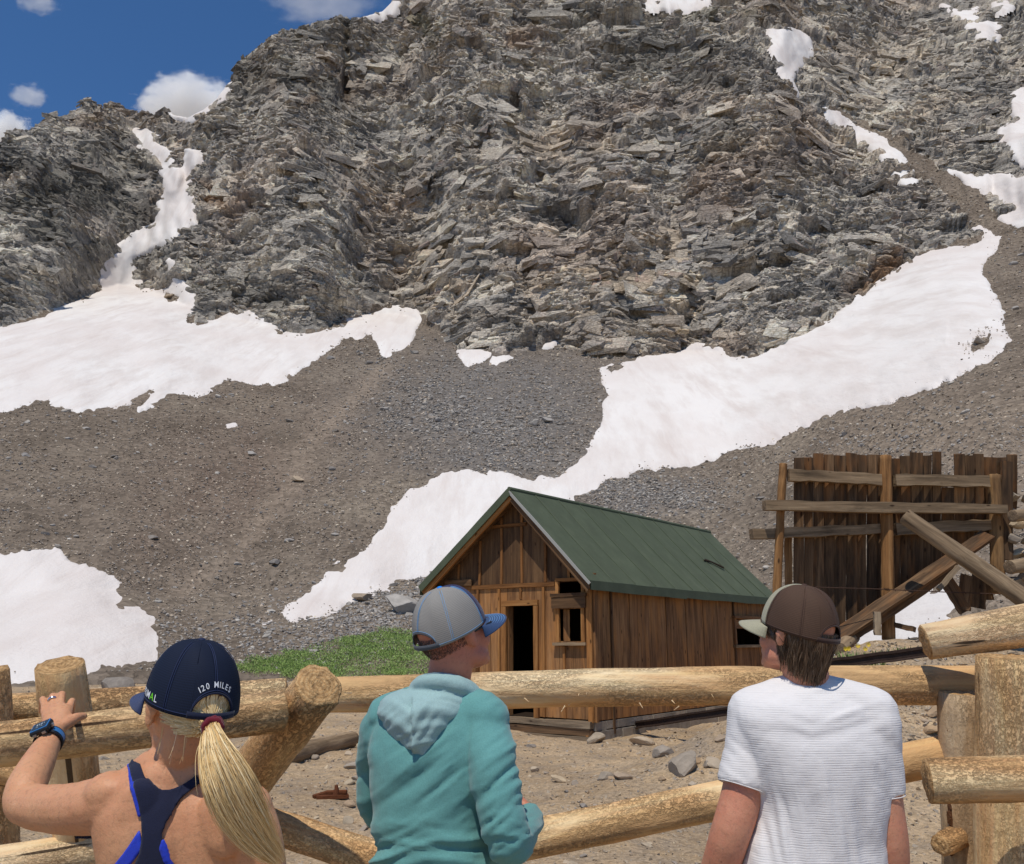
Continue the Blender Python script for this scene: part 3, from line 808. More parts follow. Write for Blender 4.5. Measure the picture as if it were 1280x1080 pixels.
for k, sd in sds.items():
    thick = 1.0 if k in ('gully', 'lowleft', 'apron') else 0.7
    hgt = np.where(sd > 0, 0.07 + 0.35 * thick * sstep(0, 45, sd) + 0.08 * sstep(0, 5, sd), 0.07 - 0.5 * sstep(0, -5, sd))
    hgt = hgt * np.clip(YY / 110.0, 0.18, 1.3)
    V = (G0 + Nsm * (hgt + snow_rel * sstep(-2, 10, sd) * np.clip(YY / 110.0, 0.2, 1.0))[:, :, None])
    fm = (sd[:-1, :-1] > -5) & (sd[1:, 1:] > -5) & (sd[:-1, 1:] > -5) & (sd[1:, :-1] > -5)
    o = link('snow_patch', submesh('snow_patch', V.reshape(-1, 3), FQ[fm.ravel()], M_SNOW, smooth=True))
    tag(o, SN_LABEL[k], 'snow patch', 'snow patches left on the mountain')

# ---------------------------------------------------------------- near ground: yard, berm on the right, and a skirt to the horizon
WALL0 = (1.36, 16.0); WDIR = Vector((0.61, 0.79)).normalized()
def zg(x, y):
    x = np.asarray(x, float); y = np.asarray(y, float)
    sd = (x - WALL0[0]) * WDIR.y - (y - WALL0[1]) * WDIR.x
    berm = sstep(2.3, 5.2, sd) * sstep(8.2, 13.2, y)
    z = 1.72 * berm + berm * 0.065 * np.maximum(0, y - 13.0)
    z = z * sstep(90, 45, np.hypot(x, y)) - 1.6 * sstep(38, 60, np.hypot(x, y)) * sstep(-20, 10, y)
    return z
def zgf(x, y):
    z = zg(x, y)
    Pn = np.stack([np.ravel(x), np.ravel(y), np.zeros(np.size(x))], 1)
    near = sstep(70, 30, np.hypot(Pn[:, 0], Pn[:, 1])) * sstep(4.0, 7.0, np.hypot(Pn[:, 0], Pn[:, 1]))
    b = 0.15 * fbm(Pn / 2.4, 501, 4) + 0.07 * fbm(Pn / 0.5, 502, 4)
    return z + (b * near).reshape(np.shape(z))
def ground(px, py):
    lo, hi = 2.0, 80.0
    for Y in np.arange(2.5, 80, 0.25):
        p = at(px, py, Y)
        if p.z < float(zgf(np.array([p.x]), np.array([p.y]))[0]):
            hi = Y; lo = Y - 0.25; break
    for _ in range(14):
        m = (lo + hi) / 2; p = at(px, py, m)
        if p.z < float(zgf(np.array([p.x]), np.array([p.y]))[0]): hi = m
        else: lo = m
    return at(px, py, hi)
az = np.concatenate([np.linspace(-math.pi, -0.72, 40)[:-1], np.linspace(-0.72, 0.72, 350), np.linspace(0.72, math.pi, 40)[1:]])
rr = np.concatenate([[0.01, 1.0, 2.0, 3.0, 4.0], np.geomspace(4.6, 48, 260), [52, 58, 66, 80, 120, 220, 500, 1200, 3000, 8000]])
AZ, RR = np.meshgrid(az, rr)
gxx, gyy = RR * np.sin(AZ), RR * np.cos(AZ)
gzz = zgf(gxx, gyy)
vg = np.arange(AZ.size).reshape(AZ.shape)
FG = np.stack([vg[:-1, :-1], vg[1:, :-1], vg[1:, 1:], vg[:-1, 1:]], 2).reshape(-1, 4)
tag(link('ground', make_mesh('ground', np.stack([gxx.ravel(), gyy.ravel(), gzz.ravel()], 1), FG, M_GROUND, True)), kind='structure')

# ---------------------------------------------------------------- loose stones
PHI = (1 + 5 ** 0.5) / 2
ICO_V = np.array([(-1, PHI, 0), (1, PHI, 0), (-1, -PHI, 0), (1, -PHI, 0), (0, -1, PHI), (0, 1, PHI), (0, -1, -PHI), (0, 1, -PHI), (PHI, 0, -1), (PHI, 0, 1), (-PHI, 0, -1), (-PHI, 0, 1)], float) / math.sqrt(1 + PHI ** 2)
ICO_F = np.array([(0, 11, 5), (0, 5, 1), (0, 1, 7), (0, 7, 10), (0, 10, 11), (1, 5, 9), (5, 11, 4), (11, 10, 2), (10, 7, 6), (7, 1, 8), (3, 9, 4), (3, 4, 2), (3, 2, 6), (3, 6, 8), (3, 8, 9), (4, 9, 5), (2, 4, 11), (6, 2, 10), (8, 6, 7), (9, 8, 1)])
OCT_V = np.array([(1, 0, 0), (-1, 0, 0), (0, 1, 0), (0, -1, 0), (0, 0, 1), (0, 0, -1)], float)
OCT_F = np.array([(0, 2, 4), (2, 1, 4), (1, 3, 4), (3, 0, 4), (2, 0, 5), (1, 2, 5), (3, 1, 5), (0, 3, 5)])
def stones(name, pos, size, mat, kind='stuff', seed=0, tiny=False):
    BV, BF = (OCT_V, OCT_F) if tiny else (ICO_V, ICO_F)
    r = np.random.default_rng(seed)
    n = len(pos)
    base = np.repeat(BV[None], n, 0) * (1 + r.uniform(-0.32, 0.32, (n, len(BV), 1)))
    if tiny: base = base + r.normal(0, 0.3, base.shape)
    # chop: angular blocks rather than balls
    base = np.sign(base) * np.abs(base) ** 0.75
    sc = np.stack([r.uniform(0.75, 1.4, n), r.uniform(0.6, 1.1, n), r.uniform(0.35, 0.8, n)], 1)
    base = base * sc[:, None, :]
    a = r.uniform(0, 2 * math.pi, n); b = r.normal(0, 0.45, n); c = r.normal(0, 0.45, n)
    def rot(ax, t):
        R = np.zeros((n, 3, 3)); i, j = [(1, 2), (0, 2), (0, 1)][ax]
        R[:, ax, ax] = 1; R[:, i, i] = np.cos(t); R[:, j, j] = np.cos(t); R[:, i, j] = -np.sin(t); R[:, j, i] = np.sin(t)
        return R
    R = rot(0, b) @ rot(1, c) @ rot(2, a)
    V = np.einsum('nij,nkj->nki', R, base) * np.asarray(size)[:, None, None] + np.asarray(pos)[:, None, :]
    Fc = (BF[None] + (np.arange(n) * len(BV))[:, None, None]).reshape(-1, 3)
    return tag(link(name, make_mesh(name, V.reshape(-1, 3), Fc, mat, False)), kind=kind)
# scree stones: denser and bigger in the grey boulder lanes
scree_ok = (cliff < 0.3) & (snow_all < 1.5) & (RY < 846) & (RY > 90)
dens = (0.55 + 0.6 * sstep(-0.3, 0.4, nz)) * scree_ok
dens *= 1 + 1.2 * zs[..., 0] - 0.75 * np.clip(trail, 0, 1)
dens *= np.where(GX < -40, 0.3, 1) * np.where(GX > 1320, 0.3, 1)
pr = (dens / dens.sum()).ravel()
def scree_pts(n, lo, hi, seed, weight=None):
    r = np.random.default_rng(seed)
    w = pr if weight is None else (weight * dens / (weight * dens).sum()).ravel()
    idx = r.choice(len(w), n, p=w)
    s = np.exp(r.uniform(math.log(lo), math.log(hi), n) - 0.3 * r.random(n))
    Yp = G[..., 1].ravel()[idx]
    sz = s * Yp / F_PX * 0.5
    pos = Gv[idx] + np.stack([r.normal(0, 0.05, n), np.zeros(n), sz * 0.15], 1)
    return pos, sz
p_, s_ = scree_pts(46000, 1.6, 3.8, 1)
stones('scree_stones', p_, s_, M_SROCK, seed=2, tiny=True)
wg = 0.04 + gau(500, 750, 90, 36, -0.25) * 3.0 + gau(610, 540, 130, 60) * 0.5 + gau(520, 500, 45, 40) * 1.0 + gau(380, 800, 110, 30) * 1.6 + gau(820, 620, 80, 25) * 1.2 + gau(180, 800, 40, 40) + gau(1150, 560, 130, 60) * 0.4
p_, s_ = scree_pts(9000, 2.6, 6.5, 3, wg)
stones('scree_rubble', p_, s_, M_GROCK, seed=4)
p_, s_ = scree_pts(9000, 2.6, 5.2, 13)
stones('scree_cobbles', p_, s_, M_SROCK, seed=14)
# stones that rolled out onto the snow
edge = sstep(-0.1, 0.5, nz) * ((snow_all > -1) & (snow_all < 14)) * np.exp(-np.clip(snow_all, 0, 14) / 4.0) * (0.15 + gau(1200, 440, 60, 60) * 3 + gau(430, 735, 60, 25) * 1.5 + gau(900, 560, 120, 20) + gau(800, 455, 60, 12) + gau(250, 500, 120, 20) * 0.6) * (RY > 60)
we = edge.ravel() / edge.sum()
ie = np.random.default_rng(5).choice(len(we), 420, p=we)
se = np.random.default_rng(6).uniform(1.0, 2.8, 420) * G[..., 1].ravel()[ie] / F_PX * 0.5
stones('snow_edge_stones', Gv[ie] + N0.reshape(-1, 3)[ie] * 0.14, se, M_SROCK, seed=7)
# bigger blocks one can point at: each a thing
def rock_mesh(seed, mat, sub=2, flat=0.7):
    r = np.random.default_rng(seed)
    bm_v = ICO_V.copy(); bm_f = ICO_F.copy()
    for _ in range(sub):
        mid = {}; V = list(map(tuple, bm_v)); F2 = []
        def mp(a, b):
            k = (min(a, b), max(a, b))
            if k not in mid:
                v = (np.array(V[a]) + np.array(V[b])) / 2; v /= np.linalg.norm(v)
                mid[k] = len(V); V.append(tuple(v))
            return mid[k]
        for a, b, c in bm_f:
            ab, bc, ca = mp(a, b), mp(b, c), mp(c, a)
            F2 += [(a, ab, ca), (b, bc, ab), (c, ca, bc), (ab, bc, ca)]
        bm_v = np.array(V); bm_f = np.array(F2)
    n = r.normal(size=(11, 3)); n /= np.linalg.norm(n, axis=1, keepdims=True)
    off = r.uniform(0.45, 0.9, 11)
    for k in range(11):                       # cleave with planes
        s = bm_v @ n[k] - off[k]
        bm_v = bm_v - np.clip(s, 0, None)[:, None] * n[k]
    bm_v = bm_v * np.array([1.25, 0.95, flat])
    bm_v += (fbm(bm_v * 3.5 + seed * 3.1, seed, 3) * 0.06)[:, None] * bm_v
    return make_mesh('rock', bm_v, bm_f, mat, False)
ROCKS = [rock_mesh(30 + i, M_ROCK, 2, 0.55 + 0.06 * (i % 5)) for i in range(9)]
GREY_ROCKS = [rock_mesh(60 + i, M_GROCK, 2, 0.6 + 0.05 * (i % 4)) for i in range(7)]
def put_rock(meshes, p, size, label, group, name='rock', seed=None, flat=None):
    o = link(name, meshes[rnd.randrange(len(meshes))], None, p)
    o.rotation_euler = (rnd.uniform(-.35, .35), rnd.uniform(-.35, .35), rnd.uniform(0, 6.28))
    o.scale = (size, size * rnd.uniform(.8, 1.1), size * (flat or rnd.uniform(.75, 1.05)))
    return tag(o, label, 'rock', group)
def slope_pt(px, py):
    j = int(round((px + 90) / STEP)); i = int(round((868 - py) / STEP))
    return Vector(G[i, j])
rb = np.random.default_rng(77)
wblk = gau(510, 745, 80, 32, -0.25) + 0.5 * gau(400, 800, 90, 22) + 0.55 * gau(510, 505, 40, 34) + 0.3 * gau(600, 540, 120, 60) + 0.12 * scree_ok
wblk = (wblk * scree_ok * (GX > -30) * (GX < 1310)).ravel(); wblk /= wblk.sum()
for i_ in rb.choice(len(wblk), 150, p=wblk, replace=False):
    Yp = float(G[..., 1].ravel()[i_])
    s = rb.uniform(3.2, 6.5) * Yp / F_PX
    put_rock(GREY_ROCKS, Vector(Gv[i_]) + Vector((0, 0, s * 0.1)), s, 'angular grey boulder lying among the smaller stones of the scree slope', 'boulders lying on the scree slope', 'boulder')
for px, py, wpx, lab in ((372, 602, 9, 'pale flat boulder lying on the light trail in the brown scree'), (670, 531, 7, 'pinkish boulder alone in the grey scree above the cabin roof'), (684, 527, 8, 'dark boulder beside the pinkish one above the cabin roof'),
                         (344, 704, 8, 'dark boulder sitting on the lower end of the light trail'), (1224, 430, 8, 'rock sticking out of the right part of the curved snowfield'), (213, 372, 7, 'rock standing in the snow of the big gully snowfield'),
                         (452, 749, 13, 'tan boulder at the snow edge left of the man in teal'), (505, 765, 22, 'large dark grey boulder just left of the grey and blue cap')):
    p = slope_pt(px, py); s = wpx * p.y / F_PX
    put_rock(GREY_ROCKS if 'grey' in lab or 'dark' in lab else ROCKS, p + Vector((0, -0.1, s * 0.3)), s, lab, None, 'boulder')
# ---------------------------------------------------------------- wooden pieces
def plank_mesh(name, L, W, T, mat, seed, rough=0.004, nz_=7):
    """a sawn board standing along local z, x across, y through; edges a little uneven"""
    r = np.random.default_rng(seed)
    V = []; Fc = []
    w0, w1 = r.uniform(-1, 1, nz_ + 1) * rough, r.uniform(-1, 1, nz_ + 1) * rough
    tops = r.uniform(-1, 0, 4) * rough * 2.5
    for i in range(nz_ + 1):
        z = L * i / nz_
        ring = [(-W / 2 + w0[i], -T / 2), (W / 2 + w1[i], -T / 2), (W / 2 + w1[i], T / 2), (-W / 2 + w0[i], T / 2)]
        for k, (x, y) in enumerate(ring):
            V.append((x, y + r.uniform(-1, 1) * rough * 0.3, z + (tops[k] if i == nz_ else 0)))
    for i in range(nz_):
        for k in range(4):
            Fc.append((i * 4 + k, i * 4 + (k + 1) % 4, i * 4 + 4 + (k + 1) % 4, i * 4 + 4 + k))
    Fc.append((3, 2, 1, 0)); b = nz_ * 4; Fc.append((b, b + 1, b + 2, b + 3))
    return make_mesh(name, V, Fc, mat)
_ps = [1000]
def board(name, p0, p1, W, T, mat, parent=None, face=(0, -1, 0), rough=0.004, nz_=7):
    """board whose centre line runs p0 -> p1 and whose broad side looks along face"""
    _ps[0] += 1
    p0, p1 = Vector(p0), Vector(p1)
    z = (p1 - p0); L = z.length; z.normalize()
    y = -Vector(face); y = (y - z * y.dot(z)).normalized(); x = y.cross(z)
    q = Matrix((x, y, z)).transposed().to_quaternion()
    return link(name, plank_mesh(name, L, W, T, mat, _ps[0], rough, nz_), parent, p0, q)
def log_mesh(name, L, r0, r1, mats, seed, bumpy=0.006, n=18, end_cut=0.0, bend=0.0, taper_end=0.0, flat=0.0):
    rs = max(6, int(L / 0.07))
    zz = np.linspace(0, L, rs + 1)
    th = np.linspace(0, 2 * math.pi, n, endpoint=False)
    TH, Z = np.meshgrid(th, zz)
    R = r0 + (r1 - r0) * Z / L
    P_ = np.stack([np.cos(TH).ravel() * 1.3 + seed * 3.7, np.sin(TH).ravel() * 1.3, Z.ravel() * 2.2], 1)
    R = R * (1 + 0.05 * fbm(P_ * 0.6, seed, 2).reshape(R.shape)) + bumpy * fbm(P_ * np.array([3, 3, 4]), seed + 5, 3).reshape(R.shape)
    if flat: R = np.minimum(R, r0 * (1 - flat) / np.maximum(np.abs(np.cos(TH)), 0.2))
    if taper_end:
        R = R * (1 - 0.16 * sstep(taper_end, 0.0, Z) * (0.4 + 0.6 * np.cos(TH - 0.6) ** 2))
    bx = bend * np.sin(math.pi * Z / L)
    slope = end_cut * R * np.cos(TH)
    Zs = Z + slope * (Z == 0) * 1.0 + 0.5 * slope * (Z == zz[1]) + slope * (Z == L) * -0.4
    V = np.stack([R * np.cos(TH) + bx, R * np.sin(TH), Zs], 2).reshape(-1, 3)
    Fc = []; M = []
    for i in range(rs):
        for k in range(n):
            k2 = (k + 1) % n
            Fc.append((i * n + k, i * n + k2, (i + 1) * n + k2, (i + 1) * n + k)); M.append(0)
    V = V.tolist(); rr_ = np.random.default_rng(seed)
    for end in (0, rs):
        rings = [[end * n + k for k in range(n)]]
        c = np.mean([V[j] for j in rings[0]], 0)
        for f_ in (0.93, 0.6, 0.3):
            ids = []
            for k in range(n):
                v = np.array(V[end * n + k]); q = c + (v - c) * f_
                q[2] += (rr_.uniform(-1, 1) * 0.0035) + (0.004 if f_ == 0.93 else 0.006) * (1 if end else -1)
                ids.append(len(V)); V.append(q.tolist())
            rings.append(ids)
        ci = len(V); V.append((c + np.array([0, 0, 0.004 * (1 if end else -1)])).tolist())
        for a, b in zip(rings[:-1], rings[1:]):
            for k in range(n):
                k2 = (k + 1) % n
                f = (a[k], a[k2], b[k2], b[k]); Fc.append(f if end else f[::-1]); M.append(1)
        for k in range(n):
            f = (rings[-1][k], rings[-1][(k + 1) % n], ci); Fc.append(f if end else f[::-1]); M.append(1)
    me = make_mesh(name, V, Fc, mats, True, M)
    return me
def logp(name, p0, p1, r0, r1, mats, parent=None, spin=0.0, **kw):
    _ps[0] += 1
    p0, p1 = Vector(p0), Vector(p1)
    d = p1 - p0
    q = d.to_track_quat('Z', 'Y') @ Quaternion((0, 0, 1), spin)
    return link(name, log_mesh(name, d.length, r0, r1, mats, _ps[0], **kw), parent, p0, q)

# ---------------------------------------------------------------- the cabin (local x = along the gable to the right corner, y = depth, origin = front right corner)
cab = thing('cabin', 'old brown plank cabin with a steep green roof and a dark open doorway', 'cabin', (1.42, 16.0, 0.10), (0, 0, math.atan2(WDIR.y, WDIR.x) - math.pi / 2))
GW, DL, EH, RH = 3.68, 8.2, 2.75, 4.36          # gable width, depth, eave height, ridge height
RX = -GW / 2 + 0.24                                # the ridge sits a little right of the middle
HW = {1: -RX, -1: GW + RX}
RISE = {q: (RH - EH) / HW[q] for q in HW}
GN, SNRM = (0, -1, 0), (1, 0, 0)
def roofz(x):                                    # underside of the roof above local x in [-GW, 0]
    return RH - abs(x - RX) * RISE[1 if x > RX else -1]
# gable boards below the belt, leaving the doorway and the window
zb_ = 2.58
door_x0, door_x1, door_h = -1.90, -1.24, 2.22
win_x0, win_x1, win_z0, win_z1 = -0.70, -0.16, 1.57, 2.14
vent_z0, vent_z1 = 2.42, 2.58
gb = 0.30
def gable_board(x0, x1, z0, z1, y=0.0, mat=None):
    if z1 - z0 > 0.03 and x1 - x0 > 0.02:
        board('wall_board', ((x0 + x1) / 2, y, z0), ((x0 + x1) / 2, y, z1), x1 - x0 - 0.006, 0.03, mat or M_CABIN, cab, GN, 0.003)
xs = [-3.68, -3.40, -3.12, -2.84, -2.57, -2.30, -2.08, -1.90]
for a, b in zip(xs[:-1], xs[1:]): gable_board(a, b, .24, zb_)
gable_board(-1.90, -1.57, door_h, zb_); gable_board(-1.57, -1.24, door_h, zb_)
gable_board(-1.24, -0.98, .24, zb_); gable_board(-0.98, -0.70, .24, zb_)
gable_board(-0.70, -0.43, .24, win_z0); gable_board(-0.43, -0.16, .24, win_z0)
gable_board(-0.70, -0.43, win_z1, vent_z0); gable_board(-0.43, -0.16, win_z1, vent_z0)
gable_board(-0.16, 0.0, .24, zb_)
# upper gable: broad panels between the battens, cut to the rake
gx_ = [-3.68, -3.12, -2.57, -2.02, -1.53, -0.98, -0.45, 0.0]
for xa, xb in zip(gx_[:-1], gx_[1:]):
    xa, xb = xa + 0.004, xb - 0.004
    z0 = zb_ + 0.045
    pts = [(xa, z0), (xb, z0), (xb, max(z0 + .01, roofz(xb) - 0.05))]
    if xa < RX < xb: pts.append((RX, roofz(RX) - 0.05))
    pts.append((xa, max(z0 + .01, roofz(xa) - 0.05)))
    n_ = len(pts); c_ = (xa + xb) / 2
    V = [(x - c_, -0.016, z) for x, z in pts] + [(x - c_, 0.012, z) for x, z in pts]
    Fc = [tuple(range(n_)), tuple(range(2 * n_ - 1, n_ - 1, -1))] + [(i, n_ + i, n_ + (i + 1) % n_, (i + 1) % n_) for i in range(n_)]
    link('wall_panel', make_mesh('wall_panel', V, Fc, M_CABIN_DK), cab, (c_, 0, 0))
def hboard(name, x0, x1, z, h, t, mat, y, dz=0.0):
    return board(name, (x0, y, z), (x1, y, z + dz), h, t, mat, cab, GN, 0.004)
hboard('belt_board', -3.74, -0.76, 2.60, 0.075, 0.035, M_BATTEN, -0.034)
hboard('belt_board', -0.10, -0.02, 2.60, 0.075, 0.035, M_BATTEN, -0.034)
hboard('collar_batten', -2.35, -1.42, 3.76, 0.06, 0.03, M_BATTEN, -0.034)
for x in (-3.12, -2.57, -2.02, -1.53, -0.98, -0.45):
    top = roofz(x) - 0.10
    if top > 2.75: board('batten', (x, -0.036, 2.645), (x + rnd.uniform(-.02, .02), -0.036, min(top, 3.725)), 0.05, 0.026, M_BATTEN, cab, GN)
for x in (-2.02, -1.53): board('batten', (x, -0.036, 3.795), (x, -0.036, roofz(x) - 0.10), 0.05, 0.026, M_BATTEN, cab, GN)
for x, z0, z1 in ((-3.12, 0, 2.555), (-2.61, 0, 2.555), (-2.08, 0, 2.555), (-1.56, 2.34, 2.555), (-1.03, 0, 2.555), (-0.58, 0, 1.48)):
    board('batten', (x, -0.036, max(z0, .24)), (x, -0.036, z1), 0.05, 0.026, M_TRIM if x in (-2.08, -1.03) else M_BATTEN, cab, GN)
# door frame + the dark door opening's reveal
df = MB()
fr = link('door_frame', None, cab)
board('jamb', (door_x0 - 0.045, -0.045, .22), (door_x0 - 0.045, -0.045, door_h), 0.10, 0.05, M_TRIM, fr, GN)
board('jamb', (door_x1 + 0.045, -0.045, .22), (door_x1 + 0.045, -0.045, door_h), 0.10, 0.05, M_TRIM, fr, GN)
board('lintel', (door_x0 - 0.10, -0.047, door_h + 0.05), (door_x1 + 0.10, -0.047, door_h + 0.05), 0.10, 0.054, M_TRIM, fr, GN)
board('reveal', (door_x0 - 0.001, 0.09, 0), (door_x0 - 0.001, 0.09, door_h), 0.14, 0.022, M_CABIN, fr, (1, 0, 0))
wf = link('window', None, cab)
for x in (win_x0 - 0.005, win_x1 + 0.005): board('jamb', (x, -0.045, win_z0 - 0.02), (x, -0.045, win_z1 + 0.02), 0.075, 0.05, M_TRIM, wf, GN)
board('sill', (win_x0 - 0.09, -0.06, win_z0 - 0.05), (win_x1 + 0.09, -0.06, win_z0 - 0.05), 0.055, 0.10, M_BEAM, wf, GN)
board('reveal', (win_x0 + 0.10, 0.08, win_z0), (win_x0 + 0.10, 0.08, win_z1), 0.12, 0.02, M_CABIN, wf, (1, -0.8, 0))
vf = link('vent', None, cab)
for x in (win_x0 - 0.005, win_x1 + 0.02): board('jamb', (x, -0.045, vent_z0 - 0.03), (x, -0.045, vent_z1 + 0.055), 0.07, 0.05, M_TRIM, vf, GN)
board('lintel', (win_x0 - 0.04, -0.05, vent_z1 + 0.085), (win_x1 + 0.055, -0.05, vent_z1 + 0.085), 0.055, 0.05, M_TRIM, vf, GN)
sh = hboard('shutter_board', win_x0 - 0.10, win_x1 + 0.10, 2.25, 0.20, 0.04, M_CABIN_DK, -0.095)
hboard('shutter_board', win_x0 - 0.12, win_x1 + 0.12, 2.385, 0.06, 0.06, M_CABIN_DK, -0.10)
hboard('sign_board', -3.45, -2.75, 2.70, 0.12, 0.03, M_CABIN_DK, -0.07)
board('corner_post', (-0.02, -0.05, 0.2), (-0.03, -0.045, EH + 0.02), 0.10, 0.05, M_TRIM, cab, GN)
board('corner_post', (0.045, 0.03, 0.2), (0.045, 0.03, EH + 0.02), 0.07, 0.05, M_CABIN, cab, SNRM)
board('corner_post', (-GW + 0.04, -0.05, .2), (-GW + 0.04, -0.05, EH - 0.1), 0.10, 0.05, M_TRIM, cab, GN)
# side wall: upright planks, one small window far down
side_win = (6.05, 7.55, 1.49, 2.06)
ye = [0.08, 0.62, 1.29, 2.05, 2.75, 3.61, 4.43, 5.16, 6.0, 6.8, 7.6, 8.18]
for k, (ya, yb) in enumerate(zip(ye[:-1], ye[1:])):
    mid = (ya + yb) / 2
    def sb(z0, z1):
        board('wall_plank', (0.0, mid, z0), (rnd.uniform(-.01, .01), mid + rnd.uniform(-.012, .012), z1), yb - ya - 0.022, 0.032, M_CABIN, cab, SNRM, 0.006)
    if mid > side_win[0] and mid < side_win[1]: sb(0.22, side_win[2]); sb(side_win[3], EH + 0.02)
    else: sb(0.22, EH + 0.02)
    if k in (0, 7): board('batten', (0.035, yb, -0.03), (0.035, yb, EH), 0.045, 0.03, M_CABIN_DK, cab, SNRM)
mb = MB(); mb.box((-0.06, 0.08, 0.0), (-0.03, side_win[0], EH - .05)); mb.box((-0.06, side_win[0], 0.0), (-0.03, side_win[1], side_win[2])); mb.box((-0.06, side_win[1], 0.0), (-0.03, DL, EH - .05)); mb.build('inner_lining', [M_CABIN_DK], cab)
sw = link('window', None, cab)
for yy in (side_win[0] - 0.05, side_win[1] + 0.02): board('jamb', (0.045, yy, side_win[2] - 0.05), (0.045, yy, side_win[3] + 0.05), 0.09, 0.05, M_CABIN, sw, SNRM)
for zz_, mm in ((side_win[2] - 0.04, M_BEAM), (side_win[3] + 0.05, M_CABIN)): board('sill', (0.06, side_win[0] - 0.12, zz_), (0.06, side_win[1] + 0.12, zz_), 0.06, 0.08, mm, sw, SNRM)
board('shutter_board', (0.02, side_win[0], 1.95), (0.02, side_win[1], 1.95), 0.20, 0.02, M_CABIN, sw, SNRM)
# the hidden walls, floor and foundation
mb = MB()
mb.box((-GW - 0.02, 0.05, -0.05), (-GW + 0.02, DL, EH)); mb.box((-GW, DL - 0.03, -0.05), (0, DL + 0.01, EH))
mb.add([(-GW, DL - 0.01, EH), (0, DL - 0.01, EH), (RX, DL - 0.01, RH)], [(0, 1, 2)])
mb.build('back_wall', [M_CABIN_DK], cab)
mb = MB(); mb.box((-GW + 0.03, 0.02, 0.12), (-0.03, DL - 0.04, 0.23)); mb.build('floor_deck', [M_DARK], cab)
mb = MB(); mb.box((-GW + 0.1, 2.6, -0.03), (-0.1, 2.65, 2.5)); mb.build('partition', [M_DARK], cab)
# foundation: stacked sill timbers under the gable, blocks under the side wall
for i in range(3):
    board('sill_timber', (-GW - 0.1, -0.08 - 0.04 * i, 0.17 - 0.125 * i), (0.02, -0.06 - 0.03 * i, 0.155 - 0.12 * i), 0.11, 0.16, M_GREYLOG if i != 1 else M_OLDWOOD, cab, GN, 0.012)
board('prop', (-0.03, -0.17, -0.3), (-0.03, -0.15, 0.0), 0.05, 0.06, M_TRIM, cab, GN)
y = 0.0
while y < 5.6:
    w = rnd.uniform(0.36, 0.5)
    mb = MB(); mb.box((-0.20, y + 0.006, 0.06 + rnd.uniform(-.01, .01)), (0.03 + rnd.uniform(-.012, .012), y + w - 0.006, 0.20)); mb.build('foundation_block', [M_GREYBLOCK], cab)
    mb = MB(); mb.box((-0.18, y + 0.1, -0.16), (0.05 + rnd.uniform(-.012, .012), y + w + 0.08, 0.045)); mb.build('foundation_block', [M_GREYBLOCK], cab)
    y += w
# roof: sheets of green roofing side by side on both slopes
OV, EO = 0.34, 0.20
roof = link('roof', None, cab)
ny = 11
edges = np.linspace(-OV, DL + 0.25, ny + 1)
for sgn in (1, -1):
    for j in range(ny):
        y0, y1 = edges[j] + (0.0 if j == 0 else 0.004), edges[j + 1]
        mb = MB(); segs = 6; rows_ = []
        for i in range(segs + 1):
            f = i / segs
            xo = f * (HW[sgn] + EO)
            z = RH + 0.06 - xo * RISE[sgn]
            sag = -0.03 * math.sin(math.pi * f) - 0.015 * math.sin(math.pi * (y0 + OV) / (DL + .6)) * f
            for yy in (y0, y1):
                rows_.append((RX + sgn * xo, yy, z + sag + 0.004 * (j % 2)))
        top = rows_; n_ = len(top)
        bot = [(x - sgn * 0.0, y_, z - 0.035) for x, y_, z in top]
        Fc = []
        for i in range(segs):
            a = 2 * i
            Fc += [(a, a + 1, a + 3, a + 2)[::-sgn], (n_ + a, n_ + a + 2, n_ + a + 3, n_ + a + 1)[::-sgn], (a, a + 2, n_ + a + 2, n_ + a)[::-sgn], (a + 1, n_ + a + 1, n_ + a + 3, a + 3)[::-sgn]]
        a = 2 * segs
        Fc += [(a, a + 1, n_ + a + 1, n_ + a)[::-sgn], (0, n_, n_ + 1, 1)[::-sgn]]
        mb.add(top + bot, Fc); mb.build('roof_sheet', [M_ROOF], roof)
        # the raised seam between this sheet and the next
        if j:
            sm = MB()
            sm.tube([(RX + sgn * f * (HW[sgn] + EO - .02), y0, RH + 0.068 - f * (HW[sgn] + EO - .02) * RISE[sgn] - 0.03 * math.sin(math.pi * f) - 0.015 * math.sin(math.pi * (y0 + OV) / (DL + .6)) * f) for f in (0.02, .2, .4, .6, .8, 1.0)], 0.012, 5)
            sm.build('seam', [M_ROOF], roof)
